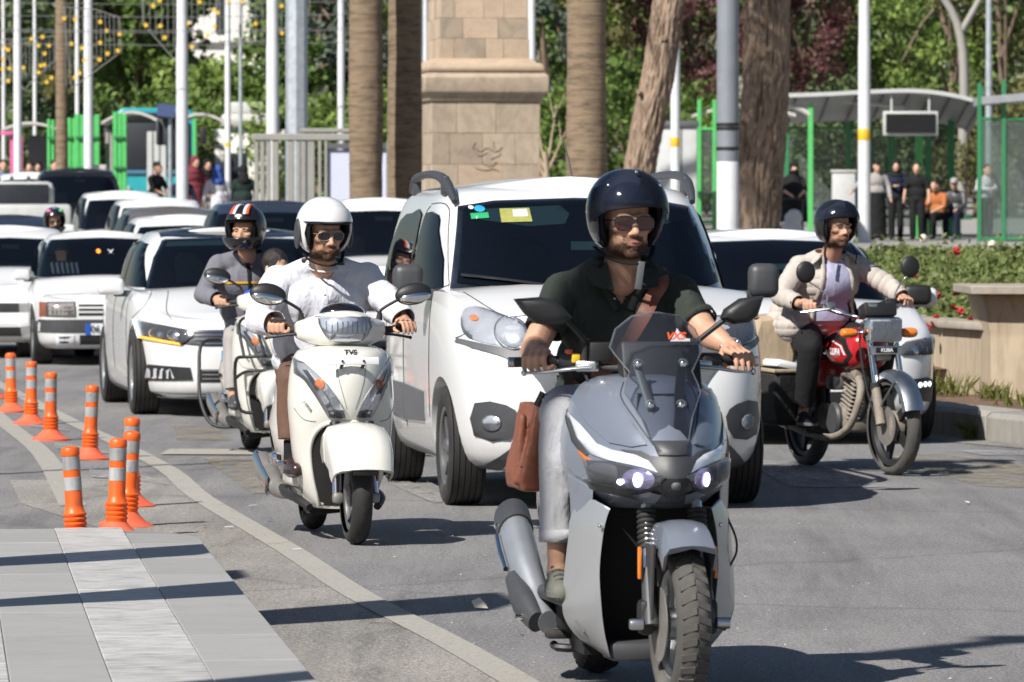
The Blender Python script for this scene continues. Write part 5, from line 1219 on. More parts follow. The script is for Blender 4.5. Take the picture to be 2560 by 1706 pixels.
def sedan(name,label,loc,yaw,paint,near=False,H=1.45,W=.89,nose=.86,wb=2.7,hood=(.74,.96),wsb=.28,wst=1.05,tail=1.05,nf=4.0,wr=.315,rimm='rim_silver',mirror=None,hw=.74,extra=None,group=None,roof_n=4.8,chin=.17):
 belt=hood[1];yr=wb+tail
 zsh=pw((-nose+.25,hood[0]),(wsb-.1,belt-.02),(wb*.8,belt+.03),(yr-.6,belt+.06),(yr,belt+.02))
 p=dict(paint=paint,wb=wb,wr=wr,wx=W-.115,ww=.215,near=near,rim=rimm,crown=.05,rcrown=.045,spokes=10,
 low=[dict(z=chin,W=W-.10,yf=-nose+.12,yr=yr-.2,n=nf),dict(z=chin+.06,W=W-.035,yf=-nose+.02,yr=yr-.06,n=nf),dict(z=.36,W=W-.01,yf=-nose,yr=yr,n=nf),dict(z=.52,W=W,yf=-nose+.005,yr=yr,n=nf),dict(z=pw((-nose,.62),(.2,.72),(yr,.78)),W=W,yf=-nose+.03,yr=yr,n=nf),dict(z=pw((-nose,hood[0]-.035),(wsb,belt-.10),(yr,belt-.06)),W=W-.02,yf=-nose+.10,yr=yr-.02,n=nf),dict(z=zsh,W=W-.07,yf=-nose+.22,yr=yr-.06,n=nf)],
 green=[dict(z=belt-.12,W=W-.085,yf=wsb-.16,yr=yr-.42,n=4.4,nr=3),dict(z=belt+.0,W=W-.10,yf=wsb+.04,yr=yr-.55,n=4.4,nr=3),dict(z=(belt+H)/2+.03,W=W-.175,yf=(wsb+wst)/2+.04,yr=yr-.85,n=4.6,nr=3),dict(z=H-.085,W=W-.265,yf=wst-.02,yr=yr-1.2,n=roof_n,nr=3),dict(z=H-.045,W=W-.31,yf=wst+.14,yr=yr-1.35,n=roof_n,nr=3)],
 ws=[(-hw,belt+.0),(-hw+.085,(belt+H)/2),(-hw+.175,H-.105),(0,H-.085),(hw-.175,H-.105),(hw-.085,(belt+H)/2),(hw,belt+.0),(0,belt-.02)],
 side=[[(wsb+.32,belt+.01),(wst+.10,H-.14),(wst+.55,H-.115),(wst+.58,belt+.02)],[(wst+.66,belt+.02),(wst+.63,H-.115),(wst+1.25,H-.14),(wst+1.6,belt+.05)]],
 mirror=mirror or(W+.09,wsb+.34,belt+.02,(.21,.11,.135),paint))
 if extra:
  for k_,v_ in extra.items():
   if k_ in p and isinstance(p[k_],list)and k_ not in('low','green','ws'):p[k_]=p[k_]+v_
   else:p[k_]=v_
 return make_car(name,label,loc,yaw,p,group=group)
GEN=dict(lamps=[dict(poly=[(-.80,.66),(-.78,.72),(-.52,.66),(-.50,.60),(-.70,.58)],bulbs=((-.64,.64,.04,'reflector_bowl'),),amber=((-.74,.67,.02),))],panels=[([(-.42,.60),(.42,.60),(.38,.50),(-.38,.50)],'plastic_black','grille'),([(-.5,.34),(.5,.34),(.45,.24),(-.45,.24)],'plastic_black','lower_grille'),([(-.26,.47),(.26,.47),(.26,.37),(-.26,.37)],'plate_white','number_plate')])
# Passat-like sedan with dark roof
pas,pbv,pgb=sedan('sedan','white sedan with black roof and lit amber indicator behind the first scooter',(-2.08,40.72,0),R(9),'paint_white',True,H=1.46,W=.916,nose=.88,wb=2.79,hood=(.76,.97),wsb=.34,wst=1.1,tail=1.1,nf=4.2,wr=.325,chin=.14,hw=.735,
extra=dict(tpanels=[([(-.565,1.20),(-.40,1.10),(0,1.06),(.40,1.10),(.565,1.20),(.56,2.6),(-.56,2.6)],'gloss_black','black_roof')],tres=.04,
inside=[([(-.55,1.30),(-.52,1.335),(-.06,1.35),(-.06,1.31)],'visor_cloth'),([(-.50,1.02),(-.50,1.20),(-.45,1.25),(-.33,1.25),(-.28,1.20),(-.28,1.02)],'plastic_dark','front_seat'),([(.28,1.02),(.28,1.20),(.33,1.25),(.45,1.25),(.50,1.20),(.50,1.02)],'plastic_dark','front_seat')],
lamps=[dict(poly=[(-.885,.74),(-.50,.665),(-.48,.635),(-.585,.552),(-.86,.598)],bulbs=((-.76,.64,.04,'chrome'),(-.64,.632,.038,'chrome')),back='gloss_black',cover='lamp_glass')],
mpanels=[([(-.885,.74),(-.868,.74),(-.845,.615),(-.862,.598)],'lamp_drl','daytime_light'),([(-.86,.600),(-.85,.618),(-.60,.572),(-.585,.553)],'lamp_amber','indicator_strip'),([(-.84,.275),(-.84,.36),(-.80,.40),(-.52,.385),(-.50,.29)],'plastic_black','fog_housing'),([(-.82,.29),(-.81,.37),(-.66,.375),(-.63,.30)],'reflector_bowl','fog_lamp'),([(-.885,.165),(-.88,.195),(-.5,.178),(-.0,.175),(-.0,.155),(-.5,.158)],'chrome','chrome_strip')],
panels=[([(-.49,.672),(.49,.672),(.46,.548),(-.40,.545),(-.57,.56)],'plastic_black','grille'),([(-.46,.37),(.46,.37),(.44,.27),(-.44,.27)],'plastic_black','lower_grille'),([(-.26,.50),(.26,.50),(.26,.40),(-.26,.40)],'plate_white','number_plate')],
seams=[([(-.90,.60),(-.885,.75),(-.80,.86),(-.72,.96)],'front'),([(.42,.35),(.40,.6),(.46,.92)],'left'),([(1.55,.32),(1.58,.6),(1.55,.98)],'left'),([(-.60,.96),(-.66,.82),(-.64,.74)],'front')]))
for k in range(4):
 z=.562+k*.031;w=.40+(z-.55)*.6;front_panel(pas,pbv,[(-w-.06,z),(w+.06,z),(w+.06,z+.009),(-w-.06,z+.009)],'grille_bar','chrome',.012,.06,skirt=.008)
for k in range(3):z=.295+k*.032;front_panel(pas,pbv,[(-.43,z),(.43,z),(.43,z+.007),(-.43,z+.007)],'grille_bar','chrome',.010,.06,skirt=.006)
# old boxy sedan
sah,sbv,sgb=sedan('old_sedan','old boxy white sedan with black bumper behind the marker posts',(-4.25,54.8,.02),R(9),'paint_white_old',True,H=1.40,W=.815,nose=.72,wb=2.42,hood=(.70,.90),wsb=.25,wst=.95,tail=1.0,nf=7.0,wr=.29,hw=.72,roof_n=6,mirror=(.885,.42,.93,(.17,.09,.11),'paint_white_old'),
extra=dict(inside=[*[([(x,.94),(x-.01,1.05),(x+.015,1.06),(x+.025,.94)],'cloth_pale','shirt_stripe')for x in(-.56,-.51,-.46,-.41,-.36,-.31)],([(-.50,1.07),(-.51,1.17),(-.46,1.21),(-.40,1.17),(-.41,1.07)],'skin_tan','driver_face'),([(-.56,1.15),(-.52,1.28),(-.40,1.29),(-.36,1.14)],'plastic_dark','headrest')],
mpanels=[([(-.755,.505),(-.755,.655),(-.695,.655),(-.695,.505)],'leather_brown','indicator'),([(-.69,.505),(-.69,.655),(-.40,.655),(-.40,.505)],'plastic_dark','lamp_surround'),([(-.675,.515),(-.675,.645),(-.415,.645),(-.415,.515)],'lamp_dull','headlight'),([(-.60,.205),(-.60,.315),(-.42,.315),(-.42,.205)],'plate_white','fog_surround'),([(-.58,.22),(-.58,.30),(-.44,.30),(-.44,.22)],'plastic_black','fog_opening')],
panels=[([(-.80,.335),(-.80,.475),(.80,.475),(.80,.335)],'plastic_dark','bumper'),([(-.37,.515),(-.37,.545),(.37,.545),(.37,.515)],'plastic_black','grille_slot'),([(-.37,.565),(-.37,.590),(.37,.590),(.37,.565)],'plastic_black','grille_slot'),([(-.37,.61),(-.37,.632),(.37,.632),(.37,.61)],'plastic_black','grille_slot'),([(-.36,.215),(-.36,.315),(.36,.315),(.36,.215)],'plastic_black','lower_grille')],
seams=[([(-.74,.66),(-.72,.70),(-.60,.73),(0,.735),(.6,.73),(.74,.66)],'front'),([(.45,.35),(.43,.6),(.5,.88)],'left')]))
front_panel(sah,sbv,[(-.30,.315),(-.30,.435),(.24,.435),(.24,.315)],'number_plate','plate_white',.012,.05);front_panel(sah,sbv,[(-.30,.315),(-.30,.435),(-.245,.435),(-.245,.315)],'plate_band','plate_blue',.016,.05)
h_,_=on_glass(sbv,-.20,.375,.022);text('06',.10,h_,FR,'sign_black',sah)
h_,_=on_glass(sgb,.07,1.17,.03);text('X',.10,h_,(R(50),0,0),'plate_white',sah)
front_panel(sah,sgb,circ(-.06,1.17,.022,n=14),'orange_light','lamp_spot',.02,.02)
# white sedan on the right
civ,cbv,cgb=sedan('sedan','white sedan between the van and the rose bed, behind the red motorbike',(1.97,35.6,0),R(8),'paint_white',True,nf=5.5,H=1.45,W=.90,nose=.86,wb=2.7,hood=(.74,.95),wsb=.26,wst=1.0,hw=.76,
extra=dict(inside=[([(-.10,1.16),(-.09,1.20),(.12,1.20),(.12,1.16)],'visor_cloth','inner_mirror'),([(.58,.99),(.63,1.02),(.55,1.16),(.51,1.15)],'visor_cloth','pillar_trim')],
lamps=[dict(poly=[(-.86,.69),(-.84,.72),(-.58,.69),(-.50,.64),(-.53,.60),(-.80,.60)],bulbs=((-.66,.645,.042,'chrome'),(-.77,.65,.035,'chrome')),back='plastic_dark')],
mpanels=[([(-.80,.28),(-.80,.43),(-.74,.45),(-.60,.44),(-.60,.30)],'plastic_black','fog_housing'),(circ(-.755,.405,.018,n=12),'lamp_drl','daytime_led'),(circ(-.712,.405,.018,n=12),'lamp_drl','daytime_led'),(circ(-.668,.402,.018,n=12),'lamp_drl','daytime_led')],
panels=[([(-.48,.66),(.48,.66),(.42,.54),(-.42,.54)],'plastic_black','grille'),([(-.5,.36),(.5,.36),(.45,.24),(-.45,.24)],'plastic_black','lower_grille'),([(-.26,.50),(.26,.50),(.26,.39),(-.26,.39)],'plate_white','number_plate')]))
for k in range(4):z=.556+k*.027;front_panel(civ,cbv,[(-.42,z),(.42,z),(.42,z+.008),(-.42,z+.008)],'grille_bar','rim_silver',.012,.06,skirt=.008)
MB().rbox((.93,.50,.99),(.20,.10,.14),.04,None,3).build('mirror_cap','plastic_black',civ,60)
# traffic queue further back: (label, roof centre px, roof top py, d, height, paint, kind)
def far_car(label,px,py,d,paint,yaw=9,extra=None,roofy=1.5,**k):
 H=k.get('H',1.45);z0=wz(py,d+roofy)-H
 z0=max(-.02,min(z0,ground(d)+1.2));
 e=dict(GEN);e.update(extra or{});b_=k.get('hood',(0,.96))[1];zt=H-.17;hw=k.get('hw',.74)
 e['ws']=[(-hw,b_),(-hw+.085,(b_+H)/2),(-hw+.15,zt),(0,zt+.02),(hw-.15,zt),(hw-.085,(b_+H)/2),(hw,b_),(0,b_-.02)]
 e['inside']=[([(s_*.38-.13,b_+.05),(s_*.38-.13,b_+.20),(s_*.38-.08,b_+.25),(s_*.38+.08,b_+.25),(s_*.38+.13,b_+.20),(s_*.38+.13,b_+.05)],'plastic_dark','front_seat')for s_ in(-1,1)]+[([(-hw*.8,b_+.03),(0,b_+.015),(hw*.8,b_+.03),(hw*.8,b_+.05),(-hw*.8,b_+.05)],'plastic_grey','dashboard'),([(-.10,zt-.10),(.10,zt-.10),(.10,zt-.05),(-.10,zt-.05)],'plastic_grey','inner_mirror')]  # low pale strip paints a dashboard reflection onto the glass
 return sedan('car',label,(wx(px,d+roofy)+math.sin(R(yaw))*roofy,d,ground(d)),R(yaw),paint,False,extra=e,group='cars queuing behind',**k)
far_car('white car cut off by the left edge of the picture',15,575,57.5,'paint_white',9,H=1.45,extra=dict(lamps=[dict(poly=[(.52,.68),(.80,.74),(.78,.62),(.60,.60)],amber=((.74,.68,.03),),mirror=False,bulbs=())]))
far_car('dark blue car roof behind the cut-off white car',20,548,68,'paint_darkblue',8,H=1.50)
far_car('white car with a dark sunroof behind the old sedan',305,508,86,'paint_white',10,H=1.62,extra=dict(tpanels=[([(-.45,1.3),(.45,1.3),(.45,2.2),(-.45,2.2)],'gloss_black','sunroof')]))
far_car('pale car partly hidden in the middle of the queue',395,517,80,'paint_white',10,H=1.60)
far_car('grey-brown car roof between two white cars',425,531,74,'paint_greybrown',10,H=1.55)
far_car('low white car directly behind the black-roofed sedan',455,539,66,'paint_white',9,H=1.52)
far_car('small white car far back at the left',78,488,104,'paint_white',8,H=1.6)
def far_van(label,px,py,d,paint,yaw=8,**k):
 return far_car(label,px,py,d,paint,yaw,wst=.75,wsb=.05,hood=(.95,1.08),tail=.5,roof_n=5,nf=5,**k)
far_van('black off-road vehicle far back behind the motorcyclist',190,468,98,'paint_black',9,H=1.80,W=.95,hw=.84)
far_van('dark blue van with roof bars behind the white helmet',665,511,62,'paint_darkblue',9,H=1.72,W=.92,hw=.82)
far_van('white van seen between the white-shirted rider and the near van',935,511,58,'paint_white',8,H=1.76,W=.88,hw=.78)
tu=thing('pickup_truck','dusty grey pickup bed far back at the left edge','truck',(wx(50,92),92,ground(92)),R(8))
MB().rbox((0,2,.95),(1.8,4.6,.62),.08).build('body','cabinet_grey',tu);MB().rbox((-.1,1.6,1.42),(1.5,1.7,.5),.12).build('cab','cabinet_grey',tu);MB().rbox((-.1,.72,1.45),(1.3,.05,.34),.02).build('windshield','interior',tu)
for s_ in(-1,1):
 for y in(.6,3.4):wheel(tu,(s_*.78,y,.33),.33,.2,s_)

# ------------------------------------------------------------------ scooters and the motorbike (local frame: front = -Y, origin on the ground between the wheels)
def nose_ring(z,hw,ny,ry,p=2.0,N=40,cx=0.0):
 "plan outline: rounded nose towards -Y, straight back"
 out=[]
 for i in range(N+1):
  a=math.pi*i/N;c=-math.cos(a);x=hw*math.copysign(abs(c)**0.8,c)
  y=ry+(ny-ry)*(max(0.0,1-abs(x/hw)**p))**(1/p);out.append((cx+x,y,z))
 return out
def nose_shell(rings,dens=4,cap=True):
 R_=[nose_ring(*r)for r in rings];R2=[list(map(tuple,r))for r in rings_spline(R_,dens)]
 mb=MB().loft(R2,True,True,False)
 if cap:
  t=R2[-1];cx=sum(q[0]for q in t)/len(t);cy=sum(q[1]for q in t)/len(t)
  mb.loft([t,[(cx+(x-cx)*.6,cy+(y-cy)*.6,z+.008)for x,y,z in t],[(cx,cy,z+.010)for x,y,z in t]],True,False,False)
 return mb
def mir(poly):return[(-a,b)for a,b in reversed(poly)]
def bike_tyre(R_,w,style='road',n=72):
 pr=[]
 for k in range(17):
  a=math.pi*(k/16-0.5)*1.15;pr.append((R_-w*0.48*(1-math.cos(a))*1.0,w*0.5*math.sin(a)/math.sin(math.pi*.575)if abs(math.sin(a))<1 else w*.5))
 pr=[(R_-w*.78,-w*.36)]+pr+[(R_-w*.78,w*.36)]
 mb=MB().lathe(pr,n,axis='X',closed=True)
 if style=='block':
  for i in range(34):
   a=2*math.pi*i/34
   for s_ in(-1,1):
    rr_=[]
    for u,da in((.02,.0),(.42,.10)):
     th=a+s_*.045+da*.6;rad=R_-w*.48*(1-math.cos(math.asin(min(1,u*2*.9))))*1.0
     for dd in(-.045,.045):rr_.append((s_*u*w,rad,th+dd))
    pts=[Vector((x,(r)*math.cos(t),(r)*math.sin(t)))for x,r,t in rr_];top=[Vector((x,(r+.0055)*math.cos(t*1.0),(r+.0055)*math.sin(t)))for x,r,t in rr_]
    base=[p*1.0-Vector((0,p.y,p.z)).normalized()*.004 for p in pts]
    q=[base[0],base[1],base[3],base[2]];t_=[top[0],top[1],top[3],top[2]]
    mb.add(q+t_,[(0,1,2,3),(4,7,6,5),(0,4,5,1),(1,5,6,2),(2,6,7,3),(3,7,4,0)])
 elif style=='road':
  pass
 return mb
def groove_tyre(R_,w,n=96):
 "scooter tyre with slanting sipes pressed into the tread"
 vv=[];K=18
 for i in range(n):
  th=2*math.pi*i/n
  for k in range(K+1):
   u=k/K-.5;a=math.pi*u*1.15;r=R_-w*.48*(1-math.cos(a));x=w*.5*max(-1,min(1,math.sin(a)/.97))
   g=0.0
   ph=(th*14/math.pi+abs(u)*5.0)%1.0
   if.04<abs(u)<.36 and ph<.20:g=.0045
   vv.append((x,(r-g)*math.cos(th),(r-g)*math.sin(th)))
 ff=[(i*(K+1)+k,i*(K+1)+k+1,((i+1)%n)*(K+1)+k+1,((i+1)%n)*(K+1)+k)for i in range(n)for k in range(K)]
 return MB().add(vv,ff)
def alloy_rim(R_,w,spokes=5,sp_w=.03,hub=.05):
 r=MB().lathe([(R_,-w*.5),(R_*1.03,-w*.55),(R_*.93,-w*.45),(R_*.88,0),(R_*.93,w*.45),(R_*1.03,w*.55),(R_,w*.5)],48,axis='X',closed=True)
 r.lathe([(.0,-w*.6),(hub,-w*.6),(hub,w*.6),(.0,w*.6)],20,axis='X')
 for i in range(spokes):
  a=2*math.pi*i/spokes;d=Vector((0,math.cos(a),math.sin(a)));q=Vector((0,-math.sin(a),math.cos(a)))
  r.loft([[d*hub*.8+q*sp_w+Vector((x,0,0))*1 for x in(-.014,.014)]+[d*hub*.8-q*sp_w+Vector((x,0,0))for x in(.014,-.014)],[d*R_*.92+q*sp_w*.7+Vector((x,0,0))for x in(-.011,.011)]+[d*R_*.92-q*sp_w*.7+Vector((x,0,0))for x in(.011,-.011)]])
 return r
def bike_wheel(par,name,loc,R_,w,tyre,tm,rimm,spokes=5,rz=0.0,disc=None):
 o=tyre.build(name,tm,par,50);o.location=loc;o.rotation_euler=(0,0,rz)
 alloy_rim(R_-w*.74,w*.62,spokes).build('rim',rimm,o,40)
 if disc:MB().lathe([(.045,disc),(.115,disc),(.115,disc+.004*(1 if disc>0 else-1)),(.045,disc+.004*(1 if disc>0 else-1))],36,axis='X').build('brake_disc','steel_dull',o,30)
 return o
def mirror_arm(root,pts,r,headfn,name='mirror'):
 h=headfn().build(name,'plastic_black',root,60);MB().tube(pts,r,8,smooth=4).build('mirror_stem','plastic_black',h,60);return h
def outline_solid(poly,y0,y1,bulge=.012,lean=0.0):
 "flat-ish shell from a front outline, rounded towards the front"
 n=len(poly);cx=sum(p[0]for p in poly)/n;cz=sum(p[1]for p in poly)/n;rings=[]
 for f,y in((.86,y1),(1.0,y1-(y1-y0)*.25),(1.0,y0+(y1-y0)*.35),(.93,y0+.006),(.75,y0-bulge*.6),(.4,y0-bulge),(.02,y0-bulge*1.05)):
  rings.append([(cx+(x-cx)*f,y+lean*(z-cz),cz+(z-cz)*f)for x,z in poly])
 return MB().loft(rings)
def handlebar(root,pts,r,m='aluminium'):MB().tube(pts,r,10,smooth=5).build('handlebar',m,root,60)
# ---- grey scooter in front
S1=thing('grey_scooter','large silver-grey maxi scooter with tall windscreen, nearest to the camera','scooter',(.385,16.475,0),R(9.7))
bike_wheel(S1,'front_wheel',(.02,-.636,.256),.256,.104,bike_tyre(.251,.104,'block'),'rubber_dusty','rim_silver',6,0.02,disc=-.062)
bike_wheel(S1,'rear_wheel',(0,.636,.252),.252,.135,bike_tyre(.252,.135,'block'),'rubber','rim_grey',6)
for s_ in(-1,1):
 f=MB().tube([(.02+s_*.088,-.635,.25),(.02+s_*.084,-.575,.42)],[.026,.024],14).build('fork_leg','plastic_dark',S1,50)
 MB().tube([(.02+s_*.084,-.575,.42),(.02+s_*.078,-.50,.62)],.018,12).build('fork_tube','aluminium',f)
 bl_=MB();P0,P1=Vector((.02+s_*.0825,-.545,.475)),Vector((.02+s_*.079,-.505,.60))
 bl_.tube([P0.lerp(P1,k/24)for k in range(25)],[.030 if k%3 else.022 for k in range(25)],14).build('bellows','rubber',f,60)
 MB().lathe([(0,-.02),(.016,-.02),(.018,-.012),(.018,.02),(0,.02)],12,(.02+s_*.135,-.636,.256),'X').build('axle_nut','aluminium',f);MB().rbox((.02+s_*.098,-.60,.275),(.05,.07,.11),.018).build('caliper','plastic_black',f)
 MB().rbox((.02+s_*.118,-.60,.44),(.012,.018,.10),.005).build('side_reflector','amber',f)
 # mudguard
fr_=[]
for k in range(15):
 a=R(-8+118*k/14);c=Vector((.02,-.636,.256));rr_=.305;hw=.082-.012*abs(k/14-.5);ring=[]
 d=Vector((0,-math.cos(a),math.sin(a)))
 for u,dr in((-1,-.085),(-1.02,-.03),(-.85,.004),(-.4,.014),(0,.016),(.4,.014),(.85,.004),(1.02,-.03),(1,-.085),(.9,-.085),(.9,-.02),(0,.004),(-.9,-.02),(-.9,-.085)):
  ring.append(c+d*(rr_+dr*(1 if k<12 else.8))+Vector((u*hw,0,0)))
 if k>=7:fr_.append(ring)
fen=MB().loft(fr_).build('front_fender','paint_scooter',S1,40)
for s_ in(-1,1):MB().loft([[(.02+s_*(.088+.006*q),-.636+dy,z)for q,dy in((0,-w),(1,-w),(1,w),(0,w))]for z,w in((.27,.02),(.36,.035),(.44,.05),(.50,.075))]).build('fender_stay','plastic_dark',fen,40)
# cowl
cow=nose_shell([(.60,.14,-.50,-.34,1.8),(.63,.19,-.60,-.28,1.7),(.67,.238,-.665,-.22,1.6),(.72,.262,-.675,-.18,1.6),(.78,.265,-.64,-.16,1.6),(.86,.250,-.565,-.15,1.65),(.93,.226,-.49,-.15,1.7),(.975,.196,-.43,-.15,1.7),(1.0,.150,-.36,-.16,1.8)])
c1=cow.bvh();cow.build('front_cowl','paint_scooter',S1,40)
hlp=[(-.222,.748),(-.169,.746),(-.094,.727),(-.029,.705),(-.066,.664),(-.125,.664),(-.205,.682)]
drl=[(-.240,.885),(-.222,.850),(-.194,.798),(-.161,.781),(-.105,.769),(-.073,.752),(-.050,.718),(-.092,.733),(-.173,.750),(-.208,.764),(-.234,.815)]
for fx in(False,True):
 h=conform(c1,hlp,'front',.004,.02,.012,fx).build('headlight','gloss_black',S1,60)
 sg=-1 if not fx else 1
 for(x,z,r_,m_)in((.098,.697,.032,'lamp_violet'),(.182,.711,.026,'plastic_dark')):
  conform(c1,poly_smooth([(sg*x-r_,z-r_*.9),(sg*x+r_,z-r_*.9),(sg*x+r_,z+r_*.9),(sg*x-r_,z+r_*.9)],4)if m_!='lamp_violet' else circ(sg*x,z,r_*1.25,r_,20),'front',.009,.012,.006,dome=.008).build('reflector',m_,h,60)
 conform(c1,circ(sg*.098,.697,.011,.019,18),'front',.020,.008,.004,dome=.006).build('bulb','lamp_white',h,60)
 if sg<0:conform(c1,circ(-.140,.688,.007,.008,14),'front',.014,.008,.004,dome=.004).build('side_bulb','lamp_white',h,60)
 conform(c1,hlp,'front',.016,.02,.016,fx,dome=.010).build('lens','lamp_glass',h,60)
 conform(c1,drl,'front',.006,.02,.012,fx,dome=.004).build('light_strip','strip_silver',S1,50)
 conform(c1,[(a*1.0-(.010 if not fx else.010),b-.012)for a,b in[(-.236,.80),(-.208,.765),(-.172,.752),(-.10,.735),(-.172,.738),(-.214,.752)]],'front',.0035,.02,.01,fx).build('indicator','amber',S1,50)
 conform(c1,[(-.255,.905),(-.243,.885),(-.236,.81),(-.214,.765),(-.226,.755),(-.246,.80)],'front',.003,.02,.01,fx).build('strip_shadow','plastic_dark',S1,50)
 seam(S1,c1,[(sg*.10,.985),(sg*.118,.94),(sg*.09,.87),(sg*.055,.80)],'front',.0025,'plastic_dark')
for fx in(False,True):
 conform(c1,[(-.236,.925),(-.205,.958),(-.135,.955),(-.100,.865),(-.072,.800),(-.112,.792),(-.165,.802),(-.205,.850)],'front',.006,.025,.012,fx,dome=.004).build('wing_panel','paint_scooter',S1,30)
 conform(c1,[(-.262,.70),(-.262,.80),(-.250,.88),(-.246,.80),(-.226,.745),(-.215,.69),(-.20,.648),(-.225,.655)],'front',.005,.025,.012,fx).build('cheek_panel','paint_scooter',S1,30)
vbl=[(-.139,.783),(-.089,.781),(-.064,.766),(0,.764)];vb2=[(0,.700),(-.033,.703),(-.058,.723),(-.089,.754)]
conform(c1,vbl+[(-a,b)for a,b in reversed(vbl[:-1])]+[(-a,b)for a,b in reversed(vb2[1:])]+vb2,'front',.005,.02,.012).build('nose_panel','plastic_dark',S1,50)
ch=[(-.215,.682),(-.131,.664),(-.072,.661),(-.031,.692),(.031,.692),(.072,.661),(.131,.664),(.215,.682),(.205,.655),(.124,.640),(.04,.622),(-.04,.622),(-.124,.640),(-.205,.655)]
conform(c1,ch,'front',.005,.02,.012).build('chin_panel','plastic_dark',S1,50)
conform(c1,[(-.042,.702),(.042,.702),(.034,.664),(.020,.645),(-.020,.645),(-.034,.664)],'front',.010,.012,.01).build('emblem_recess','plastic_black',S1,50)
conform(c1,circ(0,.682,.011,n=16),'front',.018,.006,.006,dome=.005).build('emblem','plastic_grey',S1,60)
for sg in(-1,1):conform(c1,[(sg*.035,.655),(sg*.07,.662),(sg*.11,.650),(sg*.062,.622),(sg*.045,.625)],'front',.011,.015,.01).build('chin_fin','paint_scooter',S1,50)
conform(c1,[(-.055,.81),(.055,.81),(.044,.768),(-.044,.768)],'front',.009,.02,.01,dome=.005).build('nose_badge','plastic_dark',S1,50)
# windscreen on its own curved sheet
def wsurf(x,z):return-.66+(z-.70)*.62+2.6*x*x-.25*max(0,z-1.0)**2
gx,gzz=np.linspace(-.25,.25,31),np.linspace(.70,1.26,41)
wsm=MB().add([(x,wsurf(x,z),z)for z in gzz for x in gx],[(j*31+i,j*31+i+1,(j+1)*31+i+1,(j+1)*31+i)for j in range(40)for i in range(30)]);wb_=wsm.bvh()
wout=[(-.045,.768),(-.077,.874),(-.118,.955),(-.112,.985),(-.098,1.02),(-.136,1.075),(-.146,1.095),(-.125,1.150),(-.075,1.190),(0,1.202)]
wout=wout+[(-a,b)for a,b in reversed(wout[:-1])]
wsc=conform(wb_,wout,'front',.004,.03,.004).build('windscreen','smoke_glass',S1,60)
rim=[wb_.ray_cast(Vector((a,-20,b)),Vector((0,1,0)))[0]for a,b in wout];MB().tube([p+Vector((0,-.004,0))for p in rim],.0028,6,closed=True).build('edge','clear_glass',wsc,60)
conform(wb_,[(-.052,.775),(-.10,.90),(-.085,.97),(.085,.97),(.10,.90),(.052,.775)],'front',-.05,.03,.02).build('screen_base','plastic_black',S1,50)
for sg in(-1,1):
 MB().tube([(sg*.070,wsurf(.07,1.04)+.02,1.04),(sg*.045,wsurf(.045,.92)+.02,.92),(sg*.03,wsurf(.03,.86)+.03,.86)],[.014,.017,.012],8,flat=.6).build('screen_bracket','plastic_grey',S1,50)
 for x,z in((.070,1.044),(.048,.92)):
  y=wsurf(x,z);MB().ell((sg*x,y-.006,z),(.0115,.009,.0115),14,8).build('bolt','chrome',S1,180);MB().lathe([(.017,0),(.017,.006),(.0,.007)],18,(sg*x,y-.006,z),'Y').build('washer','clear_glass',S1)
text('VXS',.034,(.052,wsurf(.06,1.118)-.012,1.128),(R(62),0,0),'red_reflector',wsc,bold=.001,shear=.3)
MB().rbox((.03,-.27,1.02),(.25,.08,.17),.012,Matrix.Rotation(R(-20),3,'X')).build('dashboard','plastic_black',S1);MB().rbox((0,-.22,.99),(.16,.14,.14),.03).build('steering_cover','plastic_black',S1)
# bars
handlebar(S1,[(-.38,-.03,1.04),(-.27,-.09,1.045),(-.15,-.15,1.03),(0,-.17,1.02),(.15,-.15,1.03),(.25,-.09,1.045),(.36,-.05,1.04)],.011,'plastic_dark')
for sg,xe,xi in((-1,-.385,-.26),(1,.375,.25)):
 MB().tube([(xe,-.03,1.04),(xi,-.092,1.045)],.0165,14).build('grip','rubber',S1);MB().lathe([(0,-.012),(.017,-.012),(.017,.012),(0,.012)],14,(xe-sg*-.01,-.026,1.04),'X').build('bar_end','aluminium',S1)
 MB().tube([(sg*.17,-.19,1.028),(sg*.24,-.172,1.022),(sg*.30,-.135,1.012),(sg*.365,-.095,1.008)],[.012,.010,.008,.007],8,smooth=4,flat=.7).build('brake_lever','aluminium',S1,60);MB().ell((sg*.368,-.094,1.008),.010,10,8).build('lever_ball','aluminium',S1,180)
 MB().rbox((sg*.18,-.165,1.03),(.07,.045,.035),.008,R(sg*22)).build('lever_clamp','aluminium',S1)
 MB().rbox((sg*.222,-.115,1.048),(.075,.05,.045),.014,R(sg*25)).build('switch_box','plastic_black',S1)
MB().rbox((-.135,-.15,1.075),(.075,.06,.06),.006).build('fluid_reservoir','plastic_black',S1)
MB().rbox((-.232,-.130,1.075),(.022,.03,.016),.004).build('kill_switch','red_reflector',S1);MB().rbox((-.212,-.142,1.055),(.026,.02,.03),.004).build('start_switch','sticker_yellow',S1)
def m_head(poly,y):return lambda:outline_solid(poly,y-.02,y+.03,.010)
mirror_arm(S1,[(-.185,-.14,1.05),(-.185,-.15,1.10),(-.20,-.17,1.125),(-.262,-.19,1.185)],.0085,m_head([(-.418,1.242),(-.336,1.248),(-.296,1.240),(-.262,1.214),(-.232,1.182),(-.262,1.162),(-.345,1.164),(-.385,1.196)],-.20))
mirror_arm(S1,[(.165,-.14,1.05),(.163,-.15,1.085),(.175,-.17,1.11),(.258,-.19,1.178)],.0085,m_head([(.378,1.250),(.302,1.242),(.252,1.208),(.240,1.180),(.276,1.160),(.330,1.166),(.358,1.187)],-.20))
for x in(-.185,.165):MB().tube([(x,-.145,1.04),(x,-.152,1.115)],.013,10).build('stem_boot','rubber',S1)
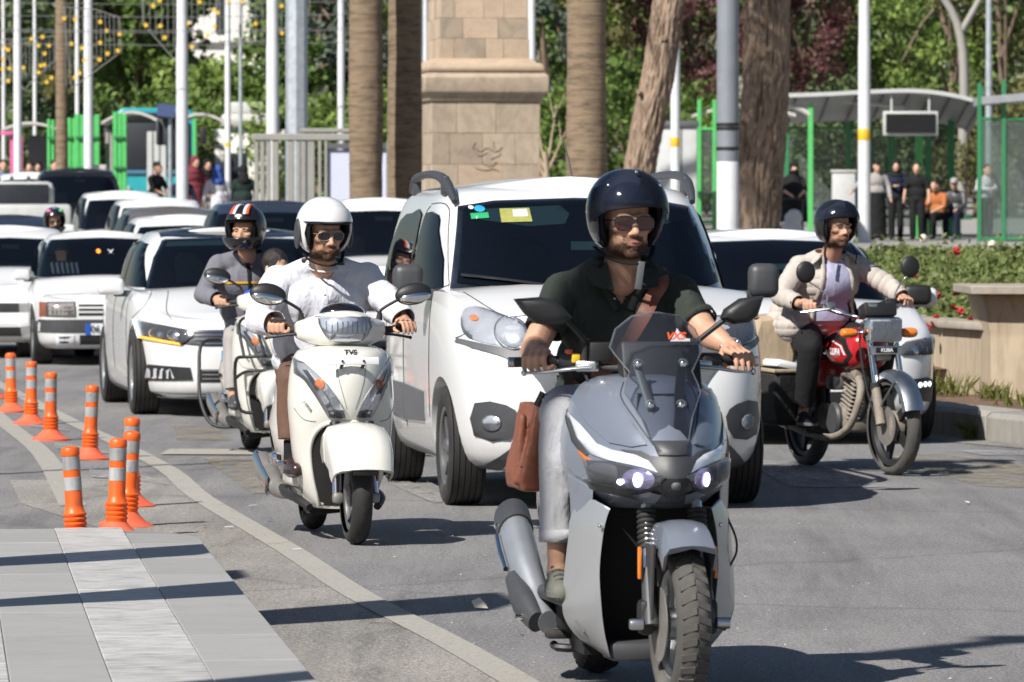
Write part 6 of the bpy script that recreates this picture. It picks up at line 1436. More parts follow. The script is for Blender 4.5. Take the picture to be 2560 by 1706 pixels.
MB().tube([(-.19,-.17,1.01),(-.17,-.20,.97),(-.12,-.22,.985),(-.07,-.24,1.0)],.004,6,smooth=5).build('brake_hose','plastic_black',S1);MB().tube([(.24,-.30,.56),(.262,-.32,.50),(.262,-.33,.45),(.235,-.33,.40)],.004,6,smooth=5).build('hose','plastic_black',S1)
# leg shields
outer=[(-.225,-.30,.625),(-.250,-.27,.56),(-.256,-.27,.50),(-.266,-.26,.40),(-.272,-.25,.29),(-.258,-.25,.235),(-.218,-.25,.185),(-.155,-.27,.142)]
mid_=[(-.195,-.385,.622),(-.216,-.375,.56),(-.222,-.37,.50),(-.230,-.36,.40),(-.234,-.35,.29),(-.222,-.34,.225),(-.190,-.33,.175),(-.152,-.33,.138)]
innr=[(-.160,-.44,.60),(-.172,-.43,.56),(-.182,-.425,.50),(-.188,-.41,.40),(-.180,-.40,.29),(-.170,-.39,.22),(-.158,-.385,.17),(-.148,-.38,.136)]
inn2=[(x+.012,y+.16,z)for x,y,z in innr];out2=[(x+.075,y+.10,z)for x,y,z in outer]
for sg in(-1,1):
 cols_=[[(sg*-x,y,z)for x,y,z in spline(q,5)]for q in(out2,outer,mid_,innr,inn2)]
 MB().loft(cols_,False,False,False).build('leg_shield','paint_silver',S1,34,solid=.006)
 for k,(z0,z1)in enumerate(((.36,.335),(.30,.27),(.245,.22))):MB().tube([(sg*.246,-.318,z0),(sg*.222,-.345,z1-.01)],[.0035,.0035],6).build('shield_groove','plastic_grey',S1)
 MB().loft([[(sg*x,y,z)for x,y,z in r_]for r_ in([(.255,-.22,.70),(.245,-.30,.69),(.20,-.38,.66),(.19,-.20,.68)],[(.250,-.24,.62),(.240,-.31,.61),(.20,-.37,.60),(.19,-.24,.60)],[(.248,-.24,.555),(.238,-.29,.55),(.21,-.34,.55),(.19,-.22,.55)])]).build('shield_link','paint_scooter',S1,34,bevel=.006)
 MB().ell((sg*.19,-.435,.545),(.007,.006,.007),10,8).build('bolt','chrome',S1,180)
MB().loft([[(-.20,-.22,.13),(.20,-.22,.13),(.20,.0,.13),(-.20,.0,.13)],[(-.20,-.30,.40),(.20,-.30,.40),(.20,0,.40),(-.20,0,.40)],[(-.19,-.33,.66),(.19,-.33,.66),(.19,0,.66),(-.19,0,.66)]]).build('inner_shield','dark_hollow',S1,30)
MB().rbox((0,-.30,.15),(.30,.14,.06),.02).build('lower_guard','plastic_dark',S1)
MB().rbox((0,.05,.29),(.50,.62,.05),.02).build('floorboard','plastic_dark',S1);MB().loft([[(sx*w,y,z)for sx,z in((-1,.30),(-1,.55),(-.6,.68),(.6,.68),(1,.55),(1,.30))]for y,w in((-.15,.10),(.1,.11),(.35,.13))]).build('centre_tunnel','paint_scooter',S1,40)
rb=[[(sx*w,y,z)for sx,z in((-.7,z0),(-1,z0+.08),(-1.0,(z0+z1)/2),(-.8,z1),(.8,z1),(1.0,(z0+z1)/2),(1,z0+.08),(.7,z0))]for y,w,z0,z1 in((.22,.13,.36,.70),(.32,.19,.34,.73),(.55,.20,.40,.76),(.80,.17,.52,.80),(1.02,.08,.66,.84))]
MB().loft(rings_spline(rb,3)).build('rear_body','paint_scooter',S1,45)
MB().loft(rings_spline([[(math.cos(a)*w,y,z+math.sin(a)*.045)for a in(i*math.pi/8 for i in range(16))]for y,w,z in((.06,.05,.74),(.14,.14,.765),(.4,.18,.775),(.56,.17,.80),(.7,.16,.845),(.95,.12,.85),(1.0,.06,.85))],3)).build('seat','plastic_black',S1,60)
ex=MB().tube([(-.225,.28,.195),(-.235,.40,.245),(-.250,.52,.325),(-.255,.64,.405),(-.255,.75,.475)],[.032,.044,.053,.056,.054],20,smooth=4,flat=1.25);exo=ex.build('muffler','muffler_silver',S1,60)
MB().tube([(-.255,.72,.458),(-.255,.80,.505),(-.255,.825,.520)],[.060,.060,.040],20,flat=1.25).build('muffler_cap','plastic_dark',exo,40)
MB().tube([(-.262,.28,.195),(-.282,.40,.25),(-.298,.52,.32)],[.028,.040,.026],14,flat=1.3,smooth=3).build('muffler_guard','plastic_dark',exo,60)
MB().tube([(-.318,.54,.35),(-.322,.62,.40),(-.320,.70,.45)],[.010,.012,.010],8).build('muffler_trim','chrome',exo,60)
for y,z in((.33,.21),(.74,.48)):MB().lathe([(0,-.322),(.010,-.322),(.010,-.30)],10,(0,y,z),'X').build('bolt','chrome',exo)
MB().rbox((-.14,.42,.22),(.12,.40,.12),.04).build('engine_case','plastic_black',S1);MB().rbox((0,.40,.20),(.22,.4,.16),.03).build('swing_arm','plastic_black',S1)
MB().tube([(.12,.25,.12),(-.16,.28,.11),(-.20,.32,.12)],.014,8,smooth=3).build('centre_stand','plastic_black',S1);MB().rbox((-.17,.30,.155),(.12,.05,.03),.01).build('stand_foot','rubber',S1)
# ---- ivory scooters (two of a kind)
def ivory_scooter(label,loc,yaw):
 S=thing('ivory_scooter',label,'scooter',loc,yaw)
 bike_wheel(S,'front_wheel',(0,-.62,.226),.226,.094,groove_tyre(.226,.094),'rubber','rim_grey',5,0.0,disc=None)
 bike_wheel(S,'rear_wheel',(0,.62,.226),.226,.100,groove_tyre(.226,.100),'rubber','rim_grey',5)
 for s_ in(-1,1):
  f=MB().tube([(s_*.088,-.615,.215),(s_*.082,-.555,.40)],.021,14).build('fork_leg','chrome',S,50);MB().tube([(s_*.082,-.555,.40),(s_*.078,-.50,.56)],.026,14).build('fork_cover','plastic_black',f)
  MB().rbox((s_*.085,-.62,.216),(.05,.05,.05),.014).build('axle_lug','steel_dull',f);MB().rbox((s_*.106,-.60,.335),(.010,.016,.085),.004).build('side_reflector','red_reflector',f)
 fr2=[]
 for k in range(16):
  a=R(22+108*k/15);d=Vector((0,-math.cos(a),math.sin(a)));c=Vector((0,-.60,.236));t_=k/15
  hw=.135+.012*math.sin(math.pi*t_);side=-.13-.03*math.sin(math.pi*t_)-(.02 if k<3 else 0);ring=[]
  for u,dr in((-1.0,side),(-1.03,side*.5),(-1.0,-.03),(-.86,.002),(-.5,.018),(0,.026),(.5,.018),(.86,.002),(1.0,-.03),(1.03,side*.5),(1.0,side),(.95,side),(.94,-.04),(.5,.004),(0,.012),(-.5,.004),(-.94,-.04),(-.95,side)):
   ring.append(c+d*(.305+dr)+Vector((u*hw,0,0)))
  fr2.append(ring)
 fo=MB().loft(fr2).build('front_fender','paint_ivory',S,50);MB().rbox((0,-.88,.345),(.12,.03,.03),.01,Matrix.Rotation(R(20),3,'X')).build('fender_lip','plastic_black',fo)
 ap=nose_shell([(.150,.125,-.335,-.12,2.6),(.19,.165,-.345,-.12,2.6),(.30,.205,-.36,-.14,2.8),(.42,.228,-.375,-.16,2.6),(.52,.240,-.42,-.18,2.3),(.58,.246,-.47,-.18,2.0),(.66,.250,-.505,-.18,1.9),(.76,.243,-.515,-.18,1.9),(.84,.228,-.495,-.18,2.0),(.885,.205,-.455,-.19,2.1),(.905,.16,-.40,-.20,2.2)])
 ab=ap.bvh();ap.build('apron','paint_ivory',S,45)
 cav=[(-.118,.165),(-.155,.30),(-.168,.42),(-.155,.50),(-.115,.548),(-.06,.557)]
 conform(ab,cav+[(-a,b)for a,b in reversed(cav)],'front',.003,.03,.01).build('wheel_well_shade','dark_hollow',S,50)  # flush near-black panel paints the shade of an open well on the apron
 rm=[ab.ray_cast(Vector((a,-20,b)),Vector((0,1,0)))[0]for a,b in spline(cav+[(-a,b)for a,b in reversed(cav)],4)];MB().tube([p+Vector((0,-.006,0))for p in rm if p],.011,8).build('well_lip','paint_ivory',S,60)
 ind=[(-.222,.855),(-.195,.835),(-.105,.735),(-.045,.645),(-.022,.578),(-.095,.580),(-.130,.640),(-.195,.755),(-.226,.785)]
 for fx in(False,True):
  sg=1 if fx else-1
  h=conform(ab,ind,'front',.004,.025,.010,fx).build('front_indicator','reflector_bowl',S,50)
  conform(ab,circ(sg*.140,.735,.021,.026,18),'front',.008,.012,.004,dome=.004).build('bulb','amber',h,60);conform(ab,[(sg*.200,.80),(sg*.185,.80),(sg*.10,.66),(sg*.075,.60),(sg*.09,.60),(sg*.125,.655)],'front',.010,.02,.006).build('chrome_strip','chrome',h,50)
  conform(ab,[(sg*.105,.620),(sg*.035,.612),(sg*.026,.582),(sg*.092,.583)],'front',.010,.02,.006).build('smoked_corner','gloss_black',h,50)
  conform(ab,ind,'front',.014,.025,.014,fx,dome=.008).build('lens','lamp_glass',h,50)
  seam(S,ab,[(sg*.235,.62),(sg*.20,.57),(sg*.15,.56)],'front',.002,'plastic_grey')
 seam(S,ab,[(-.07,.83),(-.055,.74),(-.02,.62)],'front',.0016,'plastic_grey');seam(S,ab,[(.07,.83),(.055,.74),(.02,.62)],'front',.0016,'plastic_grey')
 pt=MB().rbox((.0,-.535,.845),(.245,.008,.036),.003,Matrix.Rotation(R(-8),3,'X')).build('blank_plate','plate_white',S)
 for x in(-.05,.05):MB().ell((x,-.545,.845),(.006,.004,.006),10,6).build('bolt','plastic_black',pt,180);MB().tube([(x,-.535,.825),(x,-.50,.815)],.008,8).build('plate_post','plastic_black',pt)
 h_=ab.ray_cast(Vector((.0,-20,.882)),Vector((0,1,0)))[0];text('TVS',.036,h_+Vector((0,-.006,0)),(R(62),0,0),'sign_black',S,bold=.0012,shear=.15)
 h_=ab.ray_cast(Vector((-.185,-20,.63)),Vector((0,1,0)))[0];text('JUPITER',.018,h_+Vector((-.004,-.006,0)),(R(90),R(52),R(-30)),'plastic_grey',S)
 # handlebar cowl with headlight
 R3=[]
 for x,ry,rz,cz,cy in((-.215,.012,.012,.985,-.16),(-.205,.045,.040,.982,-.175),(-.15,.085,.062,.980,-.21),(-.08,.125,.085,.985,-.245),(0,.135,.092,.988,-.255),(.08,.125,.085,.985,-.245),(.15,.085,.062,.980,-.21),(.205,.045,.040,.982,-.175),(.215,.012,.012,.985,-.16)):
  R3.append([(x,cy-ry*math.copysign(abs(math.cos(a))**.8,math.cos(a)),cz+rz*math.copysign(abs(math.sin(a))**.8,math.sin(a)))for a in(2*math.pi*j/28 for j in range(28))])
 hm=MB().loft([list(map(tuple,r))for r in rings_spline(R3,4)]);hb=hm.bvh();hm.build('handlebar_cowl','paint_ivory',S,50)
 MB().tube([(0,-.22,.94),(0,-.27,.895),(0,-.30,.87)],[.075,.055,.06],18,flat=.9).build('steering_neck','paint_ivory',S,50);MB().ell((0,-.335,.905),(.010,.008,.010),10,8).build('key_lock','steel_dull',S,180)
 hd=poly_smooth([(-.118,1.035),(-.06,1.04),(0,1.043),(.06,1.04),(.118,1.035),(.108,.985),(.075,.942),(.0,.925),(-.075,.942),(-.108,.985)],2)
 hh=conform(hb,hd,'front',.004,.02,.010).build('headlight','reflector_bowl',S,50);conform(hb,[(-.070,.938),(.070,.938),(.085,.968),(-.085,.968)],'front',.010,.02,.006).build('lower_reflector','chrome',hh,50)
 for k in range(9):x=-.092+k*.023;conform(hb,[(x-.0012,.975),(x+.0012,.975),(x+.0012,1.025),(x-.0012,1.025)],'front',.011,.02,.004).build('lens_rib','clear_glass',hh,50)
 conform(hb,hd,'front',.014,.02,.014,dome=.008).build('lens','lamp_glass',hh,50)
 for sg in(-1,1):conform(hb,[(sg*.122,1.035),(sg*.142,1.055),(sg*.085,1.072),(sg*.07,1.045)],'front',.006,.02,.01).build('position_lamp','lamp_glass',S,50)
 MB().ell((0,-.235,1.062),(.108,.085,.048),24,14).build('instrument_visor','gloss_black',S,180)
 for sg in(-1,1):
  MB().tube([(sg*.19,-.17,.982),(sg*.335,-.09,.985)],.016,14).build('grip','rubber',S);MB().tube([(sg*.19,-.20,.965),(sg*.25,-.185,.960),(sg*.34,-.135,.945)],[.009,.007,.006],8,smooth=4).build('brake_lever','plastic_black',S,60);MB().ell((sg*.343,-.134,.944),.0085,10,8).build('lever_ball','plastic_black',S,180)
  hd_=MB().ell((sg*.345,-.20,1.150),(.088,.035,.052),24,14,Matrix.Rotation(R(sg*-9),3,'Y')).build('mirror','plastic_black',S,180)
  MB().ell((sg*.350,-.214,1.135),(.076,.026,.030),20,12,Matrix.Rotation(R(sg*-9),3,'Y')).build('mirror_chrome','chrome',hd_,180)
  MB().tube([(sg*.185,-.18,1.01),(sg*.188,-.19,1.065),(sg*.21,-.195,1.088),(sg*.27,-.20,1.122)],.0075,8,smooth=4).build('mirror_stem','plastic_black',hd_,60);MB().tube([(sg*.183,-.175,1.0),(sg*.187,-.19,1.06)],[.020,.012],10).build('stem_boot','rubber',hd_)
  # floor, body, seat
 MB().loft([[(sx*w,y,z)for sx,z in((-1,.25),(-1,.30),(1,.30),(1,.25),(.7,.19),(-.7,.19))]for y,w in((-.26,.15),(-.1,.20),(.15,.21),(.30,.20))]).build('floor','paint_ivory',S,40,bevel=.01);MB().rbox((0,.02,.306),(.36,.46,.012),.004).build('floor_mat','rubber',S)
 for sg in(-1,1):MB().tube([(sg*.16,-.27,.155),(sg*.20,-.15,.19),(sg*.215,.1,.205),(sg*.20,.3,.22)],[.018,.022,.022,.02],8,smooth=4).build('floor_trim','plastic_black',S,60)
 rb=[[(sx*w,y,z)for sx,z in((-.5,z0),(-.9,z0+.04),(-1.05,(z0+z1)/2),(-.85,z1),(.85,z1),(1.05,(z0+z1)/2),(.9,z0+.04),(.5,z0))]for y,w,z0,z1 in((.14,.10,.32,.62),(.24,.165,.30,.68),(.42,.205,.28,.70),(.62,.205,.34,.70),(.82,.15,.46,.71),(.95,.06,.56,.70))]
 MB().loft(rings_spline(rb,4)).build('rear_body','paint_ivory',S,60)
 MB().loft(rings_spline([[(math.cos(a)*w,y,z+math.sin(a)*.05)for a in(i*math.pi/8 for i in range(16))]for y,w,z in((.10,.05,.71),(.16,.13,.735),(.4,.165,.745),(.6,.16,.755),(.85,.13,.77),(.92,.06,.76))],3)).build('seat','plastic_black',S,60)
 ex=MB().tube([(-.17,.25,.19),(-.20,.38,.21),(-.215,.55,.25),(-.215,.80,.32)],[.022,.045,.055,.055],16,smooth=4).build('muffler','steel_dull',S,60);MB().loft([[(-.268,y,z+dz)for dz in(-.03,.03)]+[(-.255,y,z+dz)for dz in(.05,-.05)]for y,z in((.40,.22),(.60,.27),(.80,.33))]).build('muffler_guard','chrome',ex,50)
 MB().tube([(-.20,.14,.33),(-.235,.22,.345),(-.24,.34,.34)],[.012,.014,.012],8,smooth=3).build('footrest','aluminium',S,60);MB().rbox((-.235,.30,.36),(.05,.16,.06),.02).build('silver_trim','chrome',S)
 MB().rbox((0,.45,.20),(.20,.4,.14),.04).build('engine_case','steel_dull',S);MB().tube([(.10,.2,.12),(-.12,.2,.10)],.014,8).build('centre_stand','plastic_black',S)
 return S
S2=ivory_scooter('ivory scooter with blank front plate ridden by the man in the white shirt',(-.842,24.57,0),R(11.4))
S4=ivory_scooter('ivory scooter with black crash bars carrying a man and a child',(-1.585,33.48,0),R(11.8))
for sg in(-1,1):
 MB().tube([(sg*.15,-.42,.28),(sg*.24,-.40,.32),(sg*.26,-.40,.60),(sg*.20,-.53,.64),(0,-.58,.645)],.011,8,smooth=4).build('crash_bar','plastic_black',S4,60)
 MB().tube([(sg*.26,-.40,.50),(sg*.20,-.54,.55),(0,-.60,.555)],.010,8,smooth=4).build('crash_bar','plastic_black',S4,60)
 MB().tube([(sg*.22,-.50,.64),(sg*.24,-.42,.84),(sg*.19,-.48,.885),(sg*.14,-.53,.80),(sg*.10,-.575,.65)],.010,8,smooth=4).build('crash_bar','plastic_black',S4,60)
 MB().tube([(sg*.20,.62,.72),(sg*.33,.58,.70),(sg*.36,.50,.52),(sg*.36,.42,.32),(sg*.30,.30,.18),(sg*.16,.2,.17)],.012,8,smooth=5).build('side_guard','plastic_black',S4,60)
MB().box((-.2185,.44,.62),(.004,.05,.07),R(-4)).build('blue_sticker','sticker_blue',S4,0)
text('jupiter',.05,(-.224,.48,.50),(R(90),0,R(-90)),'sign_black',S4)
# ---- red motorbike
M3=thing('red_motorbike','red and black roadster motorbike with square headlight and saddle bags','motorbike',(2.03,31.22,0),R(20.1))
def thin_tyre(R_,w):return bike_tyre(R_,w,'road')
bike_wheel(M3,'front_wheel',(0,-.64,.292),.292,.085,groove_tyre(.292,.085),'rubber_dusty','plastic_black',5,R(4),disc=-.05)
bike_wheel(M3,'rear_wheel',(0,.64,.288),.288,.10,groove_tyre(.288,.10),'rubber_dusty','plastic_black',5)
for s_ in(-1,1):
 f=MB().tube([(s_*.085,-.645,.30),(s_*.085,-.595,.44),(s_*.085,-.568,.52)],[.030,.030,.027],14).build('fork_leg','engine_dusty',M3,50);MB().tube([(s_*.085,-.568,.52),(s_*.085,-.445,.88)],.0185,14).build('fork_tube','chrome',f);MB().lathe([(.031,-.02),(.031,.02)],14,(s_*.085,-.566,.525)).build('dust_seal','rubber',f)
MB().lathe([(.02,-.052),(.088,-.050),(.092,-.040),(.092,.03),(.02,.04)],30,(0,-.64,.292),'X').build('drum_brake','engine_dusty',M3);MB().tube([(-.10,-.60,.34),(-.12,-.52,.50),(-.13,-.44,.75),(-.10,-.40,.90)],.006,6,smooth=4).build('brake_cable','plastic_black',M3)
fr3=[]
for k in range(14):
 a=R(18+112*k/13);d=Vector((0,-math.cos(a),math.sin(a)));c=Vector((0,-.64,.292));ring=[]
 for u,dr in((-1,-.035),(-.9,.0),(-.5,.014),(0,.018),(.5,.014),(.9,.0),(1,-.035),(.95,-.035),(.45,.008),(0,.012),(-.45,.008),(-.95,-.035)):ring.append(c+d*(.315+dr)+Vector((u*.066,0,0)))
 fr3.append(ring)
ff_=MB().loft(fr3).build('front_fender','aluminium',M3,50)
for s_ in(-1,1):
 for y in(-.80,-.52):MB().tube([(s_*.068,y,.52 if y>-.7 else.555),(s_*.085,-.62,.40)],.006,6).build('fender_stay','aluminium',ff_)
hl3=MB().rbox((0,-.47,.855),(.225,.10,.150),.022).build('headlight','chrome',M3);MB().rbox((0,-.522,.855),(.200,.012,.126),.012).build('reflector','reflector_bright',hl3);MB().rbox((0,-.530,.855),(.203,.012,.130),.014).build('lens','lamp_glass',hl3)
for x in(-.085,.085):MB().rbox((x,-.44,.85),(.03,.05,.05),.01).build('lamp_bracket','chrome',M3)
for s_ in(-1,1):
 q=MB().loft(rings_spline([[(s_*x,-.42+math.cos(a)*rr_,.835+math.sin(a)*rr_*.75)for a in(i*math.pi/8 for i in range(16))]for x,rr_ in((.14,.018),(.155,.034),(.20,.040),(.235,.034),(.245,.015))],3)).build('front_indicator','amber',M3,60);MB().tube([(s_*.08,-.42,.84),(s_*.145,-.42,.836)],.010,8).build('stalk','chrome',q)
MB().rbox((0,-.40,.965),(.215,.11,.085),.018,Matrix.Rotation(R(-18),3,'X')).build('instrument_box','plastic_black',M3);MB().rbox((-.05,-.43,1.0),(.06,.04,.03),.008).build('gauge_rim','aluminium',M3)
MB().rbox((0,-.52,.735),(.20,.03,.05),.006).build('name_bar','aluminium',M3);MB().rbox((0,-.537,.735),(.14,.004,.032),.002).build('name_plate','screen_black',M3);text('KUBA',.030,(0,-.541,.735),FR,'plate_white',M3,bold=.001)
MB().rbox((0,-.47,.70),(.11,.06,.06),.02).build('horn','steel_dull',M3);MB().rbox((0,-.43,.80),(.20,.05,.03),.008).build('fork_clamp','aluminium',M3)
handlebar(M3,[(-.36,-.10,.985),(-.26,-.16,.985),(-.17,-.24,.95),(-.08,-.34,.925),(.08,-.34,.925),(.17,-.24,.955),(.26,-.16,1.0),(.33,-.12,1.005)],.0115,'chrome')
for sg,xe,z in((-1,-.37,.985),(1,.345,1.007)):
 MB().tube([(xe,-.095,z),(xe-sg*.12,-.165,z)],.017,12).build('grip','rubber',M3);MB().tube([(xe-sg*.14,-.22,z-.01),(xe-sg*.05,-.185,z-.02),(xe+sg*.01,-.14,z-.03)],[.008,.007,.005],8).build('lever','aluminium',M3);MB().rbox((xe-sg*.155,-.19,z+.005),(.06,.05,.05),.012).build('switch_box','aluminium' if sg<0 else 'plastic_black',M3)
for sg,top in((-1,(-.385,-.22,1.195)),(1,(.285,-.24,1.225))):
 b_=Vector((sg*.225-.02,-.20,1.0));h_=MB().ell(top,(.062,.026,.066),22,14).build('mirror','plastic_black',M3,180);MB().tube([b_,b_+Vector((0,0,.06)),Vector(top)-Vector((sg*.04,0,.07)),Vector(top)-Vector((0,0,.05))],.006,8,smooth=4).build('mirror_stem','chrome',h_,60)
tk=[[(w*math.copysign(abs(math.cos(a))**.7,math.cos(a)),y,z+h*math.copysign(abs(math.sin(a))**.7,math.sin(a)))for a in(2*math.pi*j/24 for j in range(24))]for y,w,z,h in((-.34,.06,.74,.05),(-.30,.115,.735,.10),(-.20,.135,.73,.13),(-.02,.135,.735,.125),(.12,.115,.745,.09),(.18,.06,.75,.05))]
tm_=MB().loft([list(map(tuple,r))for r in rings_spline(tk,4)]);tbv=tm_.bvh();tm_.build('fuel_tank','paint_red',M3,60)
for ax in('left','right'):
 front_panel(M3,tbv,[(-.30,.70),(-.22,.80),(-.05,.83),(.12,.80),(.12,.765),(-.05,.795),(-.19,.765),(-.255,.695),(-.18,.655),(.10,.66),(.10,.635),(-.20,.63)],'tank_stripe','sign_black',.004,.03,axis=ax);front_panel(M3,tbv,[(-.225,.70),(-.175,.755),(-.04,.785),(-.04,.779),(-.17,.749),(-.217,.70)],'white_stripe','plate_white',.006,.03,axis=ax)
text('KUBA',.055,(-.139,-.09,.715),(R(90),0,R(-90)),'plate_white',M3,bold=.002)
MB().tube([(0,-.36,.84),(0,-.30,.62),(0,-.24,.40),(0,-.10,.27),(0,.30,.27),(0,.36,.60)],.018,10).build('frame','plastic_black',M3,60);MB().tube([(0,-.30,.70),(0,.2,.66),(0,.75,.70)],.016,10).build('top_frame','plastic_black',M3,60)
eng=MB()
cyl0,cyl1=Vector((0,-.10,.34)),Vector((0,-.17,.56))
for k in range(10):c=cyl0.lerp(cyl1,k/9);eng.rbox(c,(.185-.004*k,.15,.009),.003,Matrix.Rotation(R(17),3,'X'),1)
eng.build('cylinder_fins','engine_dusty',M3,40)
MB().tube([cyl0,cyl1],.062,14).build('cylinder','engine_dusty',M3);MB().rbox((0,-.185,.60),(.16,.14,.08),.02,Matrix.Rotation(R(17),3,'X')).build('cylinder_head','engine_dusty',M3)
MB().rbox((0,.02,.32),(.20,.36,.17),.05).build('crankcase','engine_dusty',M3)
for s_ in(-1,1):MB().lathe([(0,0),(.085,0),(.098,.014),(.098,.03),(0,.03)],28,(s_*.115-.015,-.02,.315),'X').build('engine_cover','plastic_dark',M3);MB().lathe([(0,0),(.07,0),(.08,.012),(0,.03)],24,(s_*.112-.015,.13,.325),'X').build('clutch_cover','engine_dusty',M3)
MB().rbox((-.07,.05,.53),(.09,.12,.09),.02).build('carburettor','steel_dull',M3);MB().tube([(-.05,-.03,.55),(-.10,-.12,.58),(-.11,-.2,.58)],.012,8,smooth=3).build('fuel_hose','steel_dull',M3)
MB().tube([(-.05,-.24,.56),(-.075,-.33,.50),(-.10,-.34,.40),(-.125,-.26,.27),(-.14,-.05,.205),(-.15,.25,.215),(-.17,.55,.28)],[.024,.025,.024,.023,.022,.024,.04],14,smooth=5).build('exhaust_pipe','engine_dusty',M3,60);MB().tube([(-.17,.5,.27),(-.18,.95,.34)],[.045,.05],14).build('muffler','steel_dull',M3)
MB().loft(rings_spline([[(math.cos(a)*w,y,z+math.sin(a)*.045)for a in(i*math.pi/8 for i in range(16))]for y,w,z in((.10,.08,.755),(.2,.12,.765),(.5,.145,.775),(.85,.14,.80),(.95,.06,.80))],3)).build('seat','plastic_black',M3,60)
MB().rbox((0,.36,.58),(.24,.26,.18),.03).build('side_cover','paint_red',M3);MB().tube([(-.14,.10,.23),(-.24,.08,.24)],.014,8).build('footpeg','rubber',M3);MB().tube([(.14,.10,.23),(.24,.08,.24)],.014,8).build('footpeg','rubber',M3)
MB().rbox((0,.80,.70),(.16,.5,.10),.03).build('rear_fender','plastic_black',M3)
# saddle bags: things of their own
sb=thing('saddle_bag','dusty black saddle bag hanging at the side of the red motorbike','bag',(2.03,31.22,0),R(20.1))
MB().loft([[(x,y,z)for x,y in((-.42,.10),(-.42,.50),(-.24,.52),(-.22,.12))]for z in(.27,.40,.58)][:1]+[[(-.455,.06,.40),(-.455,.52,.40),(-.22,.54,.40),(-.20,.10,.40)],[(-.47,.04,.60),(-.45,.54,.62),(-.22,.54,.64),(-.19,.06,.60)]]).build('body','bag_black',sb,40,bevel=.03);MB().tube([(-.47,.04,.60),(-.455,.30,.605),(-.45,.54,.62),(-.22,.54,.64),(-.19,.06,.60)],.012,8,closed=True).build('rim','canvas_beige',sb)
MB().rbox((-.33,.25,.63),(.18,.25,.05),.02,Matrix.Rotation(R(12),3,'Y')).build('paper_stuffing','plate_white',sb);MB().ell((-.26,.10,.66),(.035,.04,.03),12,8).build('green_cap','green_dark',sb,180)
sb2=thing('saddle_bag','beige canvas bag behind the rider of the red motorbike','bag',(2.03,31.22,0),R(20.1))
MB().loft([[(-.46,.36,.60),(-.44,.72,.60),(-.20,.74,.60),(-.20,.36,.60)],[(-.50,.34,.78),(-.47,.76,.78),(-.18,.76,.80),(-.18,.34,.80)],[(-.44,.36,.92),(-.42,.72,.92),(-.18,.74,.94),(-.18,.36,.94)]]).build('body','canvas_beige',sb2,40,bevel=.03);MB().tube([(-.44,.38,.92),(-.48,.45,.95),(-.46,.62,.95),(-.42,.70,.92)],.010,8,smooth=3).build('handle','canvas_beige',sb2)

# ------------------------------------------------------------------ people
def head_parts(M,mb,jaw=1.0,neck_to=None,fat=1.0,nose=1.0):
 "fused head solids; M places the head (face towards -Y)"
 rot=M.to_3x3()
 def E_(c,r):mb.ell(M@Vector(c),r,20,14,rot)
 E_((0,.018,.036),(.076,.096,.086));E_((0,-.015,-.03),(.066*fat,.078,.088));E_((0,-.032,-.074),(.055*jaw*fat,.057,.044));E_((0,-.072,-.103),(.026*jaw,.023,.020))
 for s_ in(-1,1):
  E_((s_*.043,-.063,-.022),(.024*fat,.024,.020));E_((s_*.030,-.084,.016),(.028,.013,.010));E_((s_*.078,.012,-.012),(.010,.021,.032));E_((s_*.013,-.097,-.040),(.0095,.012,.008));E_((s_*.048*fat,-.02,-.075),(.016,.04,.03))
 mb.capsule(M@Vector((0,-.086,.006)),M@Vector((0,-.108*nose,-.032)),.0095,.0125);E_((0,-.110*nose,-.035),(.0125,.013,.011))
 E_((0,-.078,-.066),(.034,.022,.026));E_((0,-.0965,-.0635),(.023,.008,.0055));E_((0,-.0945,-.0755),(.019,.009,.0065))
def face_attrs(me,M,beard=1.0,full=True):
 inv_=M.inverted();b=me.attributes.new('beard','FLOAT','POINT');l=me.attributes.new('lips','FLOAT','POINT');sm=lambda a,c,x:max(0,min(1,(x-a)/(c-a)))
 n=len(me.vertices);bv,lv=np.zeros(n,np.float32),np.zeros(n,np.float32);co=np.empty(n*3,np.float32);me.vertices.foreach_get('co',co);A=np.array(inv_);co=co.reshape(-1,3)@A[:3,:3].T+A[:3,3]
 for i in np.nonzero((np.abs(co[:,0])<.11)&(co[:,2]>-.16)&(co[:,2]<.08)&(co[:,1]<.08))[0]:
  p=Vector(co[i].tolist());k=0.0;li=0.0
  if abs(p.x)<.11 and-.16<p.z<.08 and p.y<.08:
   n_=noise.noise(Vector((p.x*60,p.z*60,p.y*60)))*.010
   jawl=sm(-.052,-.072,p.z+n_+.25*max(0,abs(p.x)-.03))if p.y<-.03 else sm(-.03,-.062,p.z+n_)
   side=sm(.046,.060,abs(p.x)+n_)*sm(.01,-.03,p.z)
   must=(1 if abs(p.x)<.034 and-.064<p.z+n_*.3<-.047 and p.y<-.075 else 0)
   k=max(jawl,side*.9,must*.85)*(1-sm(-.118,-.135,p.z)*.6)
   if p.z<-.125:k*=sm(-.150,-.130,p.z)
   e=((p.x/.023)**2+((p.z+.0700)/.0085)**2)
   if e<1.3 and p.y<-.088:li=sm(1.3,.7,e)*.75;k*=(1-li)
   if abs(p.x)<.012 and-.09<p.z<-.08:k*=.5
  bv[i]=k*beard;lv[i]=li
 b.data.foreach_set('value',bv);l.data.foreach_set('value',lv)
